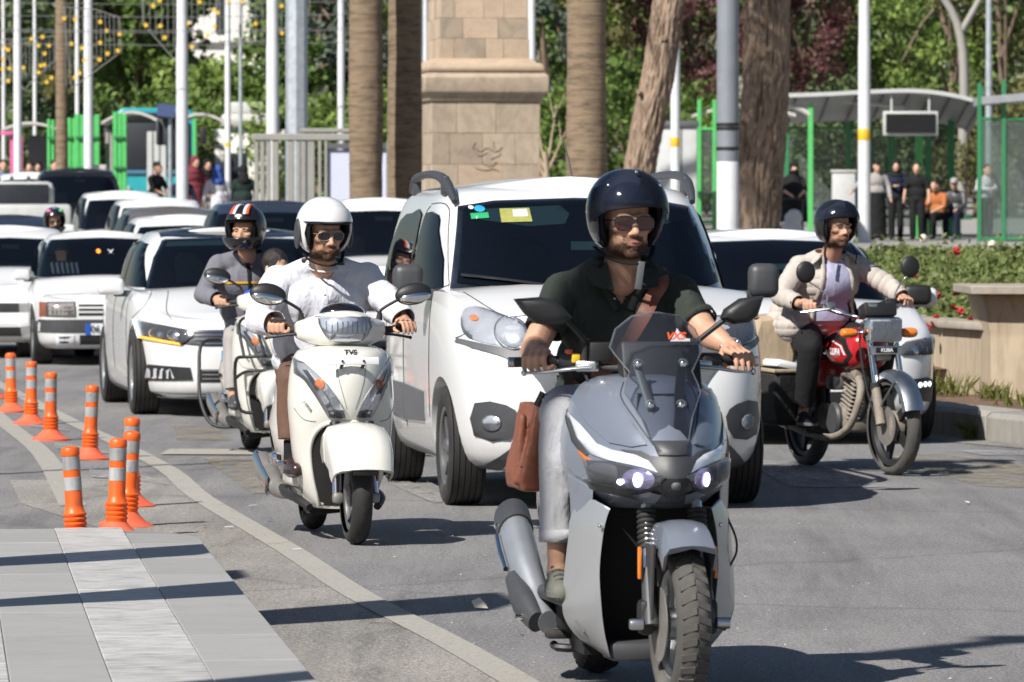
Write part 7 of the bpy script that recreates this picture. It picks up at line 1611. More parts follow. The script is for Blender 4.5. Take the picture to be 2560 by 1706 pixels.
def hand_parts(mb,wrist,grip,axis,r=.0085,up=Vector((0,0,1)),fwd=Vector((0,-1,0)),inward=1,relaxed=False,sc_=1.0,rbar=.017):
 "palm and five fingers closed over a bar: axis points from little finger to thumb"
 W,G,A=Vector(wrist),Vector(grip),Vector(axis).normalized();F_=(fwd-A*fwd.dot(A)).normalized();U=(up-A*up.dot(A)).normalized();kn=[]
 for i,(u,ln)in enumerate(((-.036,.82),(-.013,.96),(.010,1.0),(.033,.93))):
  B=G+A*u*sc_
  K=B+U*(rbar+.014)-F_*(.006+.006*abs(u)/.03);P1=B+U*(rbar*.55+.006)+F_*(rbar+.009)*ln;P2=B-U*(.008+.012*ln)+F_*(rbar+.008)*ln;T=B-U*(rbar+.010)+F_*(rbar*.2+.004)*ln
  if relaxed:P1=B+U*(rbar+.004)+F_*(rbar+.020)*ln;P2=P1-U*.030*ln+F_*.012;T=P2-U*.022*ln+F_*.002
  mb.capsule(K,P1,r*1.12,r*1.05,10);mb.capsule(P1,P2,r*1.02,r*.95,10);mb.capsule(P2,T,r*.95,r*.78,10);kn.append(K)
  mb.capsule(W.lerp(K,.25)+U*.004,K,.0155,.0115,10)
 pc=(W+(kn[1]+kn[2])/2)/2;mb.capsule(W.lerp(pc,.3)-A*.012,kn[0].lerp(W,.35),.017,.015,10);mb.capsule(W,pc,.024,.026,12);mb.capsule(pc-A*.018,pc+A*.022,.020,.020,12)
 th0=W.lerp(pc,.55)+A*.026;th1=G+A*.050+U*.004-F_*.018;th2=G+A*.056-U*.014+F_*.006;th3=G+A*.048-U*.022+F_*.024
 mb.capsule(th0,th1,.0135,.0115,10);mb.capsule(th1,th2,.0112,.0098,10);mb.capsule(th2,th3,.0096,.008,10)
def trim(me,cuts):
 "cut clothing open with planes: (centre, outward normal, radius)"
 b=bmesh.new();b.from_mesh(me)
 for c,n,rad in cuts:
  c,n=Vector(c),Vector(n).normalized()
  fs=[f for f in b.faces if(f.calc_center_median()-c).length<rad*1.3]
  geom=list({v for f in fs for v in f.verts})+list({e for f in fs for e in f.edges})+fs
  bmesh.ops.bisect_plane(b,geom=geom,plane_co=c,plane_no=n,dist=1e-5)
  bmesh.ops.delete(b,geom=[v for v in b.verts if(v.co-c).length<rad and(v.co-c).dot(n)>1e-4],context='VERTS')
 b.to_mesh(me);b.free();me.shade_smooth()
def crumple(me,amp,scale=7.0,stretch=(1,1,.5),seed=0.0,zones=()):
 "press cloth folds into the mesh; zones = (centre, radius, extra amp)"
 me.update();no=[v.normal.copy()for v in me.vertices]
 for v,n in zip(me.vertices,no):
  p=Vector((v.co.x*stretch[0],v.co.y*stretch[1],v.co.z*stretch[2]))*scale+Vector((seed,seed*.7,0))
  f=1-abs(noise.noise(p+Vector((.8,.5,.3))*noise.noise(p*.7)))*2.2;a=amp
  for c,r_,e in zones:
   d=(v.co-Vector(c)).length
   if d<r_:a+=e*(1-d/r_)
  v.co+=n*(a*(f-.35))
def limb(mb,pts,rad,flat=1.0):
 for(a,b),(ra,rb)in zip(zip(pts,pts[1:]),zip(rad,rad[1:])):mb.capsule(a,b,ra,rb,16,flat=flat)
def helmet_shell(M,r,e0,m,root,name='helmet',az=180,top=90,c=(0,.012,.032),thick=.012,e_top=None,nu=72,nv=18,pw_=.62,amax=None):
 "patch of a rounded shell; e0(a) gives the lower edge (degrees of elevation) at azimuth a from the face"
 vv=[]
 n_=nu if az==180 else nu+1
 for i in range(n_):
  a=-az+2*az*i/nu
  et=top if e_top is None else e_top(a)
  for j in range(nv+1):
   e=R(et+(e0(a)-et)*j/nv);h=abs(math.cos(e))**pw_ if e<0 else math.cos(e)**.92
   vv.append(M@Vector((c[0]+r[0]*h*math.sin(R(a)),c[1]-r[1]*h*math.cos(R(a)),c[2]+r[2]*math.sin(e))))
 ff=[]
 for i in range(nu):
  i2=(i+1)%n_ if az==180 else i+1
  for j in range(nv):ff.append((i*(nv+1)+j,i*(nv+1)+j+1,i2*(nv+1)+j+1,i2*(nv+1)+j))
 mb=MB().add(vv,ff)
 b=bmesh.new();me=mb.mesh(name,m,60,fix=False);b.from_mesh(me);bmesh.ops.remove_doubles(b,verts=list(b.verts),dist=.0006);bmesh.ops.recalc_face_normals(b,faces=list(b.faces));b.to_mesh(me);b.free();me.shade_smooth();me.set_sharp_from_angle(angle=R(60))
 o=link(name,me,root);mo_=o.modifiers.new('s','SOLIDIFY');mo_.thickness=thick;mo_.offset=-1
 return o
def sstep(a,b,x):t=max(0,min(1,(x-a)/(b-a)));return t*t*(3-2*t)
def open_face(front=10,side=-62,a0=50,a1=64,back=-52):return lambda a:front+(side-front)*sstep(a0,a1,abs(a))+(back-side)*sstep(95,150,abs(a))
def sunglasses(M,root,lens,frame,w=.030,h=.021,tilt=.12,y=-.104,z=-.004,dx=.034):
 g=None
 for s_ in(-1,1):
  P=[]
  for k in range(24):
   a=2*math.pi*k/24;u=math.copysign(abs(math.cos(a))**.75,math.cos(a))*w;v=math.copysign(abs(math.sin(a))**.75,math.sin(a))*h*(1 if math.sin(a)>0 else 1.15)
   x=s_*dx+u;P.append(M@Vector((x,y+3.2*x*x+abs(v)*.1,z+v-s_*u*0+(u*s_)*-.0)))
  cen=sum(P,Vector())/len(P)+M.to_3x3()@Vector((0,-.004,0));q=MB().add(P+[cen],[(k,(k+1)%24,24)for k in range(24)])
  if g is None:g=MB().tube(P,.0016,6,closed=True).build('sunglasses',frame,root,60)
  else:MB().tube(P,.0016,6,closed=True).build('rim',frame,g,60)
  q.build('lens',lens,g,180);MB().tube([M@Vector((s_*(dx+w),y+3.2*(dx+w)**2,z+.008)),M@Vector((s_*.082,-.02,z+.006))],.002,6).build('temple',frame,g,60)
 MB().tube([M@Vector((-.006,y+.001,z+.006)),M@Vector((0,y-.002,z+.009)),M@Vector((.006,y+.001,z+.006))],.0022,6).build('bridge',frame,g,60)
def eyes(M,root):
 for s_ in(-1,1):
  o=MB().ell(M@Vector((s_*.031,-.0765,-.003)),(.0105,.0105,.0095),14,10).build('eye','plate_white',root,180);MB().ell(M@Vector((s_*.031,-.0855,-.003)),(.0048,.003,.0048),12,8).build('iris','hair_dark',o,180)
  MB().tube([M@Vector((s_*(.014),-.094,.013)),M@Vector((s_*.030,-.095,.018)),M@Vector((s_*.048,-.084,.013))],[.003,.0036,.002],6,smooth=3).build('eyebrow','hair_dark',root,60);MB().tube([M@Vector((s_*.019,-.088,.003)),M@Vector((s_*.031,-.0925,.0055)),M@Vector((s_*.043,-.086,.002))],.0028,6,smooth=3).build('eyelid','skin_tan',root,60)
def mouth(M,root):
 MB().tube([M@Vector(p)for p in((-.021,-.0905,-.0695),(-.01,-.1005,-.0690),(0,-.1025,-.0698),(.01,-.1005,-.0690),(.021,-.0905,-.0695))],[.0008,.0016,.0018,.0016,.0008],6,smooth=3).build('mouth_line','leather_shoe',root,60)
 for s_ in(-1,1):MB().ell(M@Vector((s_*.0075,-.106,-.0445)),(.0032,.004,.0022),10,6,M.to_3x3()).build('nostril','leather_shoe',root,180)
def place_head(c,yaw=0,pitch=0,roll=0,s_=1.0):return Matrix.Translation(Vector(c))@Matrix.Rotation(R(yaw),4,'Z')@Matrix.Rotation(R(pitch),4,'X')@Matrix.Rotation(R(roll),4,'Y')@Matrix.Scale(s_,4)
def shoe(mb,heel,toe,h=.045,w=.045,up=Vector((0,0,1))):
 a,b=Vector(heel),Vector(toe);mb.capsule(a,b,w,w*.78,16);mb.capsule(a+up*h*.8,a.lerp(b,.45)+up*h*.55,w*.82,w*.75,16);mb.capsule(a.lerp(b,.5),b,w*1.02,w*.80,16)
def sole(P0,P1,w,th,m,par,up=Vector((0,0,1)),dz=-.045):
 a,b=Vector(P0)+up*dz,Vector(P1)+up*dz;d=(b-a).normalized();s_=d.cross(up).normalized();ol=[]
 for t_,ww in((-.035,.6),(-.02,.9),(.0,1.0),(.35,.95),(.7,1.12),(.95,1.05),(1.1,.75),(1.18,.3)):ol.append((t_,ww))
 Lg=(b-a).length;pts=[a+d*Lg*t_+s_*w*ww for t_,ww in ol]+[a+d*Lg*t_-s_*w*ww for t_,ww in reversed(ol)]
 MB().loft([[p for p in pts],[p+up*th for p in pts]]).build('sole',m,par,40,bevel=.003)
 # ---- rider of the grey scooter
def person(label,S):return thing('person',label,'person',tuple(S.location),S.rotation_euler[2])
P1=person('rider of the grey scooter in navy helmet, dark polo and grey trousers',S1)
H1=place_head((.002,.135,1.487),yaw=6,pitch=2)
b1=MB();head_parts(H1,b1,1.0)
b1.capsule((.0,.165,1.42),(.0,.205,1.30),.056,.062,18);b1.ell((0,.255,1.22),(.11,.070,.10),18,12)
for sg,sh,el,wr,gr_ in((-1,(-.19,.235,1.262),(-.292,.17,1.075),(-.315,.02,1.075),(-.322,-.062,1.042)),(1,(.19,.235,1.262),(.255,.10,1.13),(.315,.01,1.085),(.318,-.068,1.043))):
 b1.capsule(sh,el,.050,.043,16);b1.capsule(el,Vector(el).lerp(Vector(wr),.35),.043,.044,16);b1.capsule(Vector(el).lerp(Vector(wr),.3),wr,.044,.027,16);b1.ell(wr,(.029,.030,.024),14,10)
 hand_parts(b1,wr,gr_,(-sg*.88,-.46 if sg<0 else-.40,.02),relaxed=(sg>0),r=.0088)
LX=lambda sg:-.262 if sg<0 else.185
for sg in(-1,1):b1.capsule((LX(sg),-.10,.60),(LX(sg),-.10,.40),.040,.032,14);b1.capsule((LX(sg),-.10,.40),(LX(sg),-.11,.335),.034,.034,14)
b1.capsule((0,.3,1.1),(0,.38,.9),.10,.10,14)
for sg in(-1,1):b1.capsule((sg*.05,.36,.9),(LX(sg),-.10,.62),.055,.038,12)
me=blob(b1,'body',.0042,4,.5,'skin_tan');face_attrs(me,H1,1.0);link('body',me,P1)
sh1=MB()
sh1.ell((0,.385,.93),(.185,.13,.13),22,14);sh1.ell((0,.35,1.04),(.188,.125,.14),22,14);sh1.ell((0,.285,1.16),(.198,.125,.14),22,14);sh1.capsule((-.165,.245,1.262),(.165,.245,1.262),.066,.066,18)
for sg in(-1,1):
 sh1.capsule((sg*.14,.245,1.285),(sg*.045,.21,1.335),.050,.050,16);sh1.ell((sg*.08,.215,1.18),(.085,.06,.085),18,12)
for sg,sh,el in((-1,(-.19,.24,1.258),(-.268,.185,1.105)),(1,(.19,.24,1.258),(.252,.125,1.135))):sh1.capsule(sh,Vector(sh).lerp(Vector(el),.95),.063,.062,18)
me=blob(sh1,'polo_shirt',.006,7,.5,'polo_green');crumple(me,.006,9,(1,1,.45),1.0,(((-.1,.3,1.0),.25,.006),((.1,.3,1.0),.25,.004),((.2,.2,1.2),.12,.004)))
def axis_cut(a,b,f):a,b=Vector(a),Vector(b);return(a.lerp(b,f),(b-a),.13)
trim(me,[axis_cut((-.19,.24,1.258),(-.268,.185,1.105),.80),axis_cut((.19,.24,1.258),(.252,.125,1.135),.82),((0,.175,1.352),(0,-.45,.9),.10)])
bm_=bmesh.new();bm_.from_mesh(me)  # open neck: V cut through the front
bmesh.ops.delete(bm_,geom=[f for f in bm_.faces if f.calc_center_median().y<.26 and f.calc_center_median().z>1.215 and abs(f.calc_center_median().x+.004)<(f.calc_center_median().z-1.215)*.52],context='FACES');bm_.to_mesh(me);bm_.free()
so_=link('polo_shirt',me,P1);m_=so_.modifiers.new('s','SOLIDIFY');m_.thickness=.004
sbv1=mb_from_mesh(me).bvh()
for sg in(-1,1):
# collar flap and placket edge following the V
 pts_o=[(sg*.010,1.20),(sg*.034,1.25),(sg*.060,1.30),(sg*.072,1.345)];P=[]
 for x,z in pts_o:h_=sbv1.ray_cast(Vector((x+sg*.012,-5,z)),Vector((0,1,0)))[0];P.append((h_+Vector((0,-.006,0)))if h_ else Vector((x,.12,z)))
 MB().tube(P[:3],[.013,.014,.014],8,flat=.45,smooth=4,up=(0,1,0)).build('placket','polo_green',so_,60)
 fl=[(sg*.040,.115,1.262),(sg*.105,.128,1.275),(sg*.118,.175,1.322),(sg*.088,.205,1.362),(sg*.060,.165,1.352),(sg*.050,.135,1.310)]
 MB().add(fl+[(x,y-.006,z+.003)for x,y,z in fl],[(0,1,2,3,4,5),(6,11,10,9,8,7)]+[(i,6+i,6+(i+1)%6,(i+1)%6)for i in range(6)]).build('collar','polo_green',so_,30)
MB().tube([(sg2*.085*math.cos(a),.205+.055*math.sin(a)-.02*math.cos(a)**2,1.355+.018*math.sin(a))for sg2,a in((1,R(t_))for t_ in range(-30,211,20))],.018,8,flat=.5,smooth=2).build('collar_band','polo_green',so_,60)
h_=sbv1.ray_cast(Vector((-.03,-5,1.235)),Vector((0,1,0)))[0]
if h_:MB().ell(h_+Vector((0,-.012,0)),(.006,.003,.006),10,6).build('button','paper',so_,180)
for sg,sh,el,f in((-1,(-.19,.24,1.258),(-.268,.185,1.105),.80),(1,(.19,.24,1.258),(.252,.125,1.135),.82)):
 a,b=Vector(sh),Vector(el);MB().tube([a.lerp(b,f-.13),a.lerp(b,f+.01)],[.0645,.0645],24,cap=False).build('sleeve_cuff','polo_green',so_,60,solid=.003)
tr1=MB()
tr1.ell((0,.39,.87),(.18,.15,.11),20,12)
for sg in(-1,1):limb(tr1,[(sg*.09,.36,.86),(LX(sg)*.78,.08,.88),(LX(sg)*.95,-.085,.865)],[.098,.085,.068]);limb(tr1,[(LX(sg)*.95,-.085,.865),(LX(sg)*.98,-.105,.73),(LX(sg),-.10,.58),(LX(sg),-.10,.47)],[.068,.066,.056,.054])
me=blob(tr1,'trousers',.006,6,.5,'trousers_grey');crumple(me,.0025,9,(1,1,.5),4.0,(((-.25,-.09,.86),.14,.005),((.25,-.09,.86),.14,.005),((-.26,-.1,.52),.12,.003)))
trim(me,[((-.262,-.10,.480),(0,0,-1),.12),((.185,-.10,.480),(0,0,-1),.12)]);to_=link('trousers',me,P1);m_=to_.modifiers.new('s','SOLIDIFY');m_.thickness=.004
for sg in(-1,1):
 MB().tube([(LX(sg),-.10,.478),(LX(sg),-.10,.518)],[.0575,.0575],26,cap=False).build('turn_up','trousers_grey',to_,60,solid=.004)
 q=MB();shoe(q,(LX(sg),-.085,.335),(LX(sg)*1.05,-.24,.325),.05,.041);me=blob(q,'shoe',.005,5,.5,'canvas_olive');so2=link('shoe',me,P1);sole((LX(sg),-.085,.36),(LX(sg)*1.05,-.24,.355),.040,.022,'rubber_sole',so2)
 for k in range(4):y=-.125-k*.024;MB().tube([(LX(sg)*1.02-.022,y,.398-k*.012),(LX(sg)*1.02,y-.004,.404-k*.012),(LX(sg)*1.02+.022,y,.398-k*.012)],.003,6).build('lace','plastic_dark',so2,60)
hm1=helmet_shell(H1,(.124,.143,.133),open_face(13,-64,60,76),'helmet_navy',P1)
helmet_shell(H1,(.113,.131,.122),open_face(9,-62,55,68),'lining_black',hm1,'helmet_lining',thick=.012)
helmet_shell(H1,(.137,.172,.145),lambda a:-6+12*math.cos(R(a*1.1-12))-8*sstep(40,78,abs(a)),'visor_glass',hm1,'visor',az=80,thick=.003,e_top=lambda a:66-36*sstep(20,80,abs(a)),pw_=.9)
for k in range(3):MB().ell(H1@Vector(((-.085,0,.085)[k],(-.085,-.105,-.085)[k],(.115,.158,.115)[k])),.006,10,8).build('snap_button','chrome',hm1,180)
MB().tube([H1@Vector(p)for p in((-.098,.02,-.085),(-.072,-.035,-.115),(-.03,-.075,-.132),(.03,-.075,-.132),(.072,-.035,-.115),(.098,.02,-.085))],.0085,8,smooth=4,flat=.5).build('chin_strap','lining_black',hm1,60);MB().rbox(H1@Vector((.022,-.085,-.172)),(.022,.006,.09),.002,Matrix.Rotation(R(8),3,'Y')).build('strap_end','plastic_grey',hm1)
sunglasses(H1,P1,'lens_red','helmet_navy',.031,.021)
MB().tube([(.318,.005,1.085)]*1+[(.318+.031*math.cos(a),.008+.012*math.sin(a),1.086+.030*math.sin(a))for a in(R(t_)for t_ in range(0,360,30))][1:],.0075,8,closed=True).build('wristwatch','chrome',P1,60)
mouth(H1,P1)
# satchel with strap
bg=thing('messenger_bag','brown leather messenger bag slung at the grey scooter rider\'s hip','bag',tuple(S1.location),S1.rotation_euler[2])
q=MB();q.loft([[(-.262,.10,.90),(-.30,.10,.90),(-.30,.38,.90),(-.262,.38,.90)],[(-.262,.085,.80),(-.318,.085,.80),(-.318,.40,.80),(-.262,.40,.80)],[(-.265,.08,.68),(-.345,.08,.68),(-.345,.40,.68),(-.265,.40,.68)],[(-.275,.09,.628),(-.34,.09,.628),(-.34,.39,.628),(-.275,.39,.628)]]);q.capsule((-.335,.12,.86),(-.352,.12,.66),.012,.016,12)
me=blob(q,'bag_body',.006,7,.5,'leather_brown');crumple(me,.006,9,(1,1,.6),3.0);link('bag_body',me,bg)
MB().tube([(-.345,.10,.705),(-.335,.085,.702),(-.31,.082,.700),(-.28,.09,.698)],.003,6,smooth=3).build('seam','leather_shoe',bg,60);MB().tube([(-.30,.06,.90),(-.285,.05,.935),(-.26,.07,.92)],[.012,.014,.010],8).build('strap_tab','leather_shoe',bg,60);MB().rbox((-.275,.045,.925),(.025,.008,.02),.003).build('buckle','chrome',bg)
ray=lambda x,z:(sbv1.ray_cast(Vector((x,-5,z)),Vector((0,1,0)))[0]or Vector((x,.2,z)))+Vector((0,-.010,0))
sp1=[ray(x,z)for x,z in((.125,1.290),(.098,1.245),(.065,1.19),(.025,1.12),(-.02,1.05),(-.07,.99),(-.13,.95))]+[Vector((-.21,.16,.92)),Vector((-.275,.11,.915))]
sp1=[Vector((.13,.25,1.335))]+sp1;MB().tube([tuple(p)for p in sp1],.026,10,flat=.14,smooth=5,up=(0,-1,.2)).build('strap','leather_brown',bg,50)
# ---- generic rider clothing helper for the three others
def rider(label,S,head,sh,el,wr,gr_,hips,knees,ank,toes,top,bottom,shoem,chest=(.20,.13),belly=(.20,.15),vox=.0055,skin='skin_tan',beard=.9,sleeve=1.0,arm_r=(.066,.056,.050),leg_r=(.098,.085,.062,.05),hand_r=.0088,relaxed=(False,False),cuff=.92,leg_cut=.93,fold=.005,puff=0.0,fat=1.0,sock=None,sgn_axis=((1,0),(-1,0)),extra=()):
 P=person(label,S);b=MB();head_parts(head,b,1.0,fat=fat);hc=head@Vector((0,.02,-.08));nk=(Vector(sh[0])+Vector(sh[1]))/2
 b.capsule(hc,nk+Vector((0,-.01,.03)),.056*fat,.064*fat,16);b.ell(nk+Vector((0,.02,-.09)),(.14,.09,.13),16,12);mid=(Vector(hips[0])+Vector(hips[1]))/2;b.capsule(nk+Vector((0,.02,-.12)),mid,.10,.10,14)
 for i,sg in enumerate((-1,1)):
  s0,e0,w0,g0=Vector(sh[i]),Vector(el[i]),Vector(wr[i]),Vector(gr_[i]);b.capsule(s0,e0,.048,.042,14);b.capsule(e0,w0,.043,.027,14);b.ell(w0,.028,12,8);hand_parts(b,w0,g0,Vector((-sg,sgn_axis[i][1],0)),hand_r,relaxed=relaxed[i])
  h0,k0,a0=Vector(hips[i]),Vector(knees[i]),Vector(ank[i]);b.capsule(h0,k0,.075,.048,14);b.capsule(k0,a0,.046,.033,14);b.capsule(a0,a0+Vector((0,0,-.05)),.033,.034,12)
 me=blob(b,'body',vox,4,.5,skin);face_attrs(me,head,beard);link('body',me,P)
 t_=MB();cx=nk+Vector((0,.02,-.10));wa=cx.lerp(mid,.60);t_.capsule(Vector(sh[0])+Vector((.025,0,0)),Vector(sh[1])+Vector((-.025,0,0)),.068+puff,.068+puff,18);t_.ell(cx,(chest[0]+puff,chest[1]+puff,.145),22,14);t_.ell(wa,(belly[0]+puff,belly[1]+puff,.17),22,14);t_.ell(mid+Vector((0,0,.03)),(belly[0]*.96+puff,belly[1]+puff,.13),22,14)
 for i,sg in enumerate((-1,1)):
  t_.capsule(Vector(sh[i])+Vector((-sg*.03,0,.02)),nk+Vector((sg*.045,-.02,.062)),.052,.050,14);s0,e0,w0=Vector(sh[i]),Vector(el[i]),Vector(wr[i]);t_.capsule(s0,e0,arm_r[0]+puff,arm_r[1]+puff,16);t_.capsule(e0,e0.lerp(w0,sleeve*1.05),arm_r[1]+puff,arm_r[2]+puff*.6,16)
 for q_ in extra:t_.capsule(*q_)
 me=blob(t_,'top',.0065,6,.5,top);crumple(me,fold,8,(1,1,.5),label.__len__()*.3,[(el[0],.13,.006),(el[1],.13,.006),(sh[0],.10,.003),(sh[1],.10,.003),(tuple(wa),.25,.003)])
 cuts=[(nk+Vector((0,-.045,.085)),(0,-.45,.9),.10)]
 for i in(0,1):e0,w0=Vector(el[i]),Vector(wr[i]);cuts.append((e0.lerp(w0,cuff*sleeve),w0-e0,.11))
 trim(me,cuts);tp_=link('shirt',me,P);m2=tp_.modifiers.new('s','SOLIDIFY');m2.thickness=.004
 l_=MB();l_.ell(mid+Vector((0,0,-.02)),(belly[0]*.92,belly[1]*.98,.11),20,12)
 for i in(0,1):h0,k0,a0=Vector(hips[i]),Vector(knees[i]),Vector(ank[i]);limb(l_,[h0,h0.lerp(k0,.5),k0],leg_r[:3]);limb(l_,[k0,k0.lerp(a0,.5),a0],[leg_r[2],(leg_r[2]+leg_r[3])/2+.004,leg_r[3]])
 me=blob(l_,'trousers',.0065,6,.5,bottom);crumple(me,.003,9,(1,1,.5),2.2,[(knees[0],.13,.005),(knees[1],.13,.005)])
 trim(me,[(Vector(knees[i]).lerp(Vector(ank[i]),leg_cut),Vector(ank[i])-Vector(knees[i]),.11)for i in(0,1)]);lo=link('trousers',me,P);m2=lo.modifiers.new('s','SOLIDIFY');m2.thickness=.004
 for i in(0,1):
  q=MB();a0,to=Vector(ank[i])+Vector((0,.01,-.075)),Vector(toes[i]);shoe(q,a0,to,.05,.041);sm_=link('shoe',blob(q,'shoe',.006,4,.5,shoem),P);sole(a0+Vector((0,0,.025)),to+Vector((0,0,.025)),.040,.02,'rubber_sole' if shoem!='leather_shoe' else 'plastic_black',sm_)
  if sock:MB().tube([Vector(ank[i])+Vector((0,0,-.05)),Vector(ank[i]).lerp(Vector(knees[i]),.18)],[.039,.039],16,cap=False).build('sock',sock,P,60)
 return P,tp_,(mb_from_mesh(tp_.data).bvh())
 # rider of the ivory scooter (white shirt)
H2=place_head((-.035,.06,1.437),yaw=10,pitch=8,s_=1.03)
P2,sh2,bv2=rider('rider in white helmet, white shirt and brown trousers on the ivory scooter',S2,H2,((-.235,.20,1.205),(.185,.20,1.225)),((-.345,.10,1.03),(.295,.10,1.09)),((-.285,-.05,1.008),(.335,-.03,1.02)),((-.290,-.135,.992),(.315,-.125,.992)),((-.09,.38,.80),(.09,.38,.80)),((-.215,-.06,.74),(.19,-.06,.74)),((-.215,-.09,.40),(.19,-.09,.40)),((-.215,-.24,.33),(.19,-.24,.33)),
'shirt_white','trousers_brown','leather_shoe',chest=(.235,.145),belly=(.245,.19),arm_r=(.075,.068,.055),fat=1.06,fold=.011,relaxed=(False,True),leg_r=(.10,.09,.072,.060),leg_cut=.80,sock='sock_black',beard=1.0,sgn_axis=((1,-.45),(-1,-.45)))
ray2=lambda x,z,o=.006:(bv2.ray_cast(Vector((x,-5,z)),Vector((0,1,0)))[0]or Vector((x,.1,z)))+Vector((0,-o,0))
MB().tube([tuple(ray2(-.02-.02*k/9,1.27-k*.045))for k in range(10)],.015,8,flat=.2,up=(0,1,0)).build('placket','shirt_white',sh2,60)
for k in range(4):MB().ell(ray2(-.025-.008*k,1.23-k*.085,.013),(.006,.003,.006),10,6).build('button','plate_white',sh2,180)
MB().tube([(-.025+.070*math.cos(a),.165-.060*math.sin(a),1.288-.028*math.sin(a))for a in(R(t_)for t_ in range(-60,241,20))if not 80<math.degrees(a)<100],.016,8,flat=.35,smooth=2).build('collar','shirt_white',sh2,60)
hm2=helmet_shell(H2,(.128,.145,.134),open_face(13,-66,60,73),'helmet_white',P2)
helmet_shell(H2,(.116,.133,.122),open_face(9,-64,52,64),'lining_black',hm2,'helmet_lining',thick=.020)
helmet_shell(H2,(.131,.153,.137),lambda a:15-3*sstep(30,70,abs(a)),'helmet_white',hm2,'peak',az=72,thick=.004,e_top=lambda a:52-14*sstep(0,72,abs(a)))
helmet_shell(H2,(.130,.152,.136),lambda a:9 if abs(a)>25 else 11,'visor_glass',hm2,'short_visor',az=66,thick=.002,e_top=lambda a:16)
for sg in(-1,1):MB().ell(H2@Vector((sg*.128,.01,-.005)),(.010,.038,.070),18,12,H2.to_3x3()).build('side_patch','plastic_dark',hm2,180)
MB().tube([H2@Vector(p)for p in((-.10,.01,-.09),(-.078,-.03,-.122),(-.03,-.07,-.140),(.03,-.07,-.140),(.078,-.03,-.122),(.10,.01,-.09))],.008,8,smooth=4,flat=.5).build('chin_strap','lining_black',hm2,60);MB().rbox(H2@Vector((.055,-.07,-.135)),(.05,.012,.012),.004).build('buckle','plastic_black',hm2)
sunglasses(H2,P2,'lens_dark','steel_dull',.029,.018,z=-.002)
MB().tube([(-.345+0*a+.0,0,0)for a in range(1)]+[(.345+.034*math.cos(a),.0+.01*math.sin(a),1.03+.033*math.sin(a))for a in(R(t_)for t_ in range(0,360,30))][0:],.006,8,closed=True).build('bracelet','leather_shoe',P2,60)if False else MB().tube([(.333+.034*math.cos(a),-.012+.02*math.cos(a),1.024+.032*math.sin(a))for a in(R(t_)for t_ in range(0,360,30))],.006,8,closed=True).build('bracelet','leather_shoe',P2,60)
mouth(H2,P2)
# rider of the red motorbike (beige quilted jacket)
H3=place_head((-.055,.075,1.462),yaw=6,pitch=0)
P3,sh3,bv3=rider('rider in black helmet and beige quilted jacket on the red motorbike',M3,H3,((-.245,.20,1.225),(.135,.20,1.225)),((-.40,.13,1.05),(.285,.04,1.10)),((-.345,-.03,1.005),(.315,-.06,1.035)),((-.315,-.125,.990),(.300,-.145,1.010)),((-.15,.36,.83),(.05,.36,.83)),((-.28,-.05,.74),(.19,-.08,.74)),((-.28,.06,.37),(.19,.04,.37)),((-.29,-.10,.295),(.20,-.12,.295)),
'jacket_beige','trousers_black','tee_black',chest=(.205,.135),belly=(.21,.16),arm_r=(.068,.060,.050),fold=.003,puff=.002,leg_r=(.105,.095,.072,.056),beard=.95,sgn_axis=((1,-.5),(-1,-.4)),extra=(((-.20,.26,1.0),(-.30,.20,.86),.10,.095),((-.22,.40,1.0),(-.28,.42,.86),.10,.10)))
jm=sh3.data  # quilting: horizontal stitched channels
jm.update();nn_=[v.normal.copy()for v in jm.vertices]
ARM=(((-.245,.20,1.225),(-.40,.13,1.05),(-.345,-.03,1.005)),((.135,.20,1.225),(.285,.04,1.10),(.315,-.06,1.035)))
def arm_s(p):
 best=(9,0)
 for A_ in ARM:
  L0=0
  for a_,b_ in zip(A_,A_[1:]):
   a_,b_=Vector(a_),Vector(b_);d_=b_-a_;t_=max(0,min(1,(p-a_).dot(d_)/d_.length_squared));q_=(p-a_-d_*t_).length
   if q_<best[0]:best=(q_,L0+t_*d_.length)
   L0+=d_.length
 return best
for v,n in zip(jm.vertices,nn_):
 q_,s_=arm_s(v.co);u=s_ if q_<.088 and s_>.07 else v.co.z
 v.co+=n*.007*(abs(math.sin(u*math.pi/.050))**.5-.75)
ray3=lambda x,z,o=.006:(bv3.ray_cast(Vector((x,-5,z)),Vector((0,1,0)))[0]or Vector((x,.1,z)))+Vector((0,-o,0))
ins=conform(bv3,[(-.10,1.27),(-.02,1.28),(.02,1.25),(.085,1.02),(.075,.90),(-.175,.90),(-.135,1.05),(-.105,1.16)],'front',.012,.03,.004);ins.build('undershirt','shirt_lilac',P3,60)
for x0,x1 in((-.115,-.185),(.028,.095)):MB().tube([tuple(ray3(x0+(x1-x0)*k/9,1.285-k*.043,.012))for k in range(10)],.016,8,flat=.45,up=(0,1,0)).build('jacket_edge','jacket_beige',sh3,60)
conform(bv3,[(.05,1.02),(.10,1.06),(.16,.93),(.12,.88),(.06,.88)],'front',.014,.03,.004).build('jacket_lining','lining_black',P3,60)
for sg,x in((-1,-.135),(1,.045)):MB().tube([(x-sg*.0,.14,1.30),(x+sg*.035,.115,1.275),(x+sg*.06,.125,1.245)],[.014,.020,.012],8,flat=.5,smooth=3).build('collar','jacket_beige',sh3,60)
MB().tube([(-.37,.02,.93),(-.345,.0,.87)],.004,6).build('pocket_zip','plastic_dark',sh3);0
MB().tube([(-.36+.035*math.cos(a),-.005+.02*math.cos(a),1.012+.032*math.sin(a))for a in(R(t_)for t_ in range(0,360,30))],.008,8,closed=True).build('wristwatch','plastic_black',P3,60)
hm3=helmet_shell(H3,(.130,.146,.136),open_face(18,-64,60,76),'helmet_black',P3)
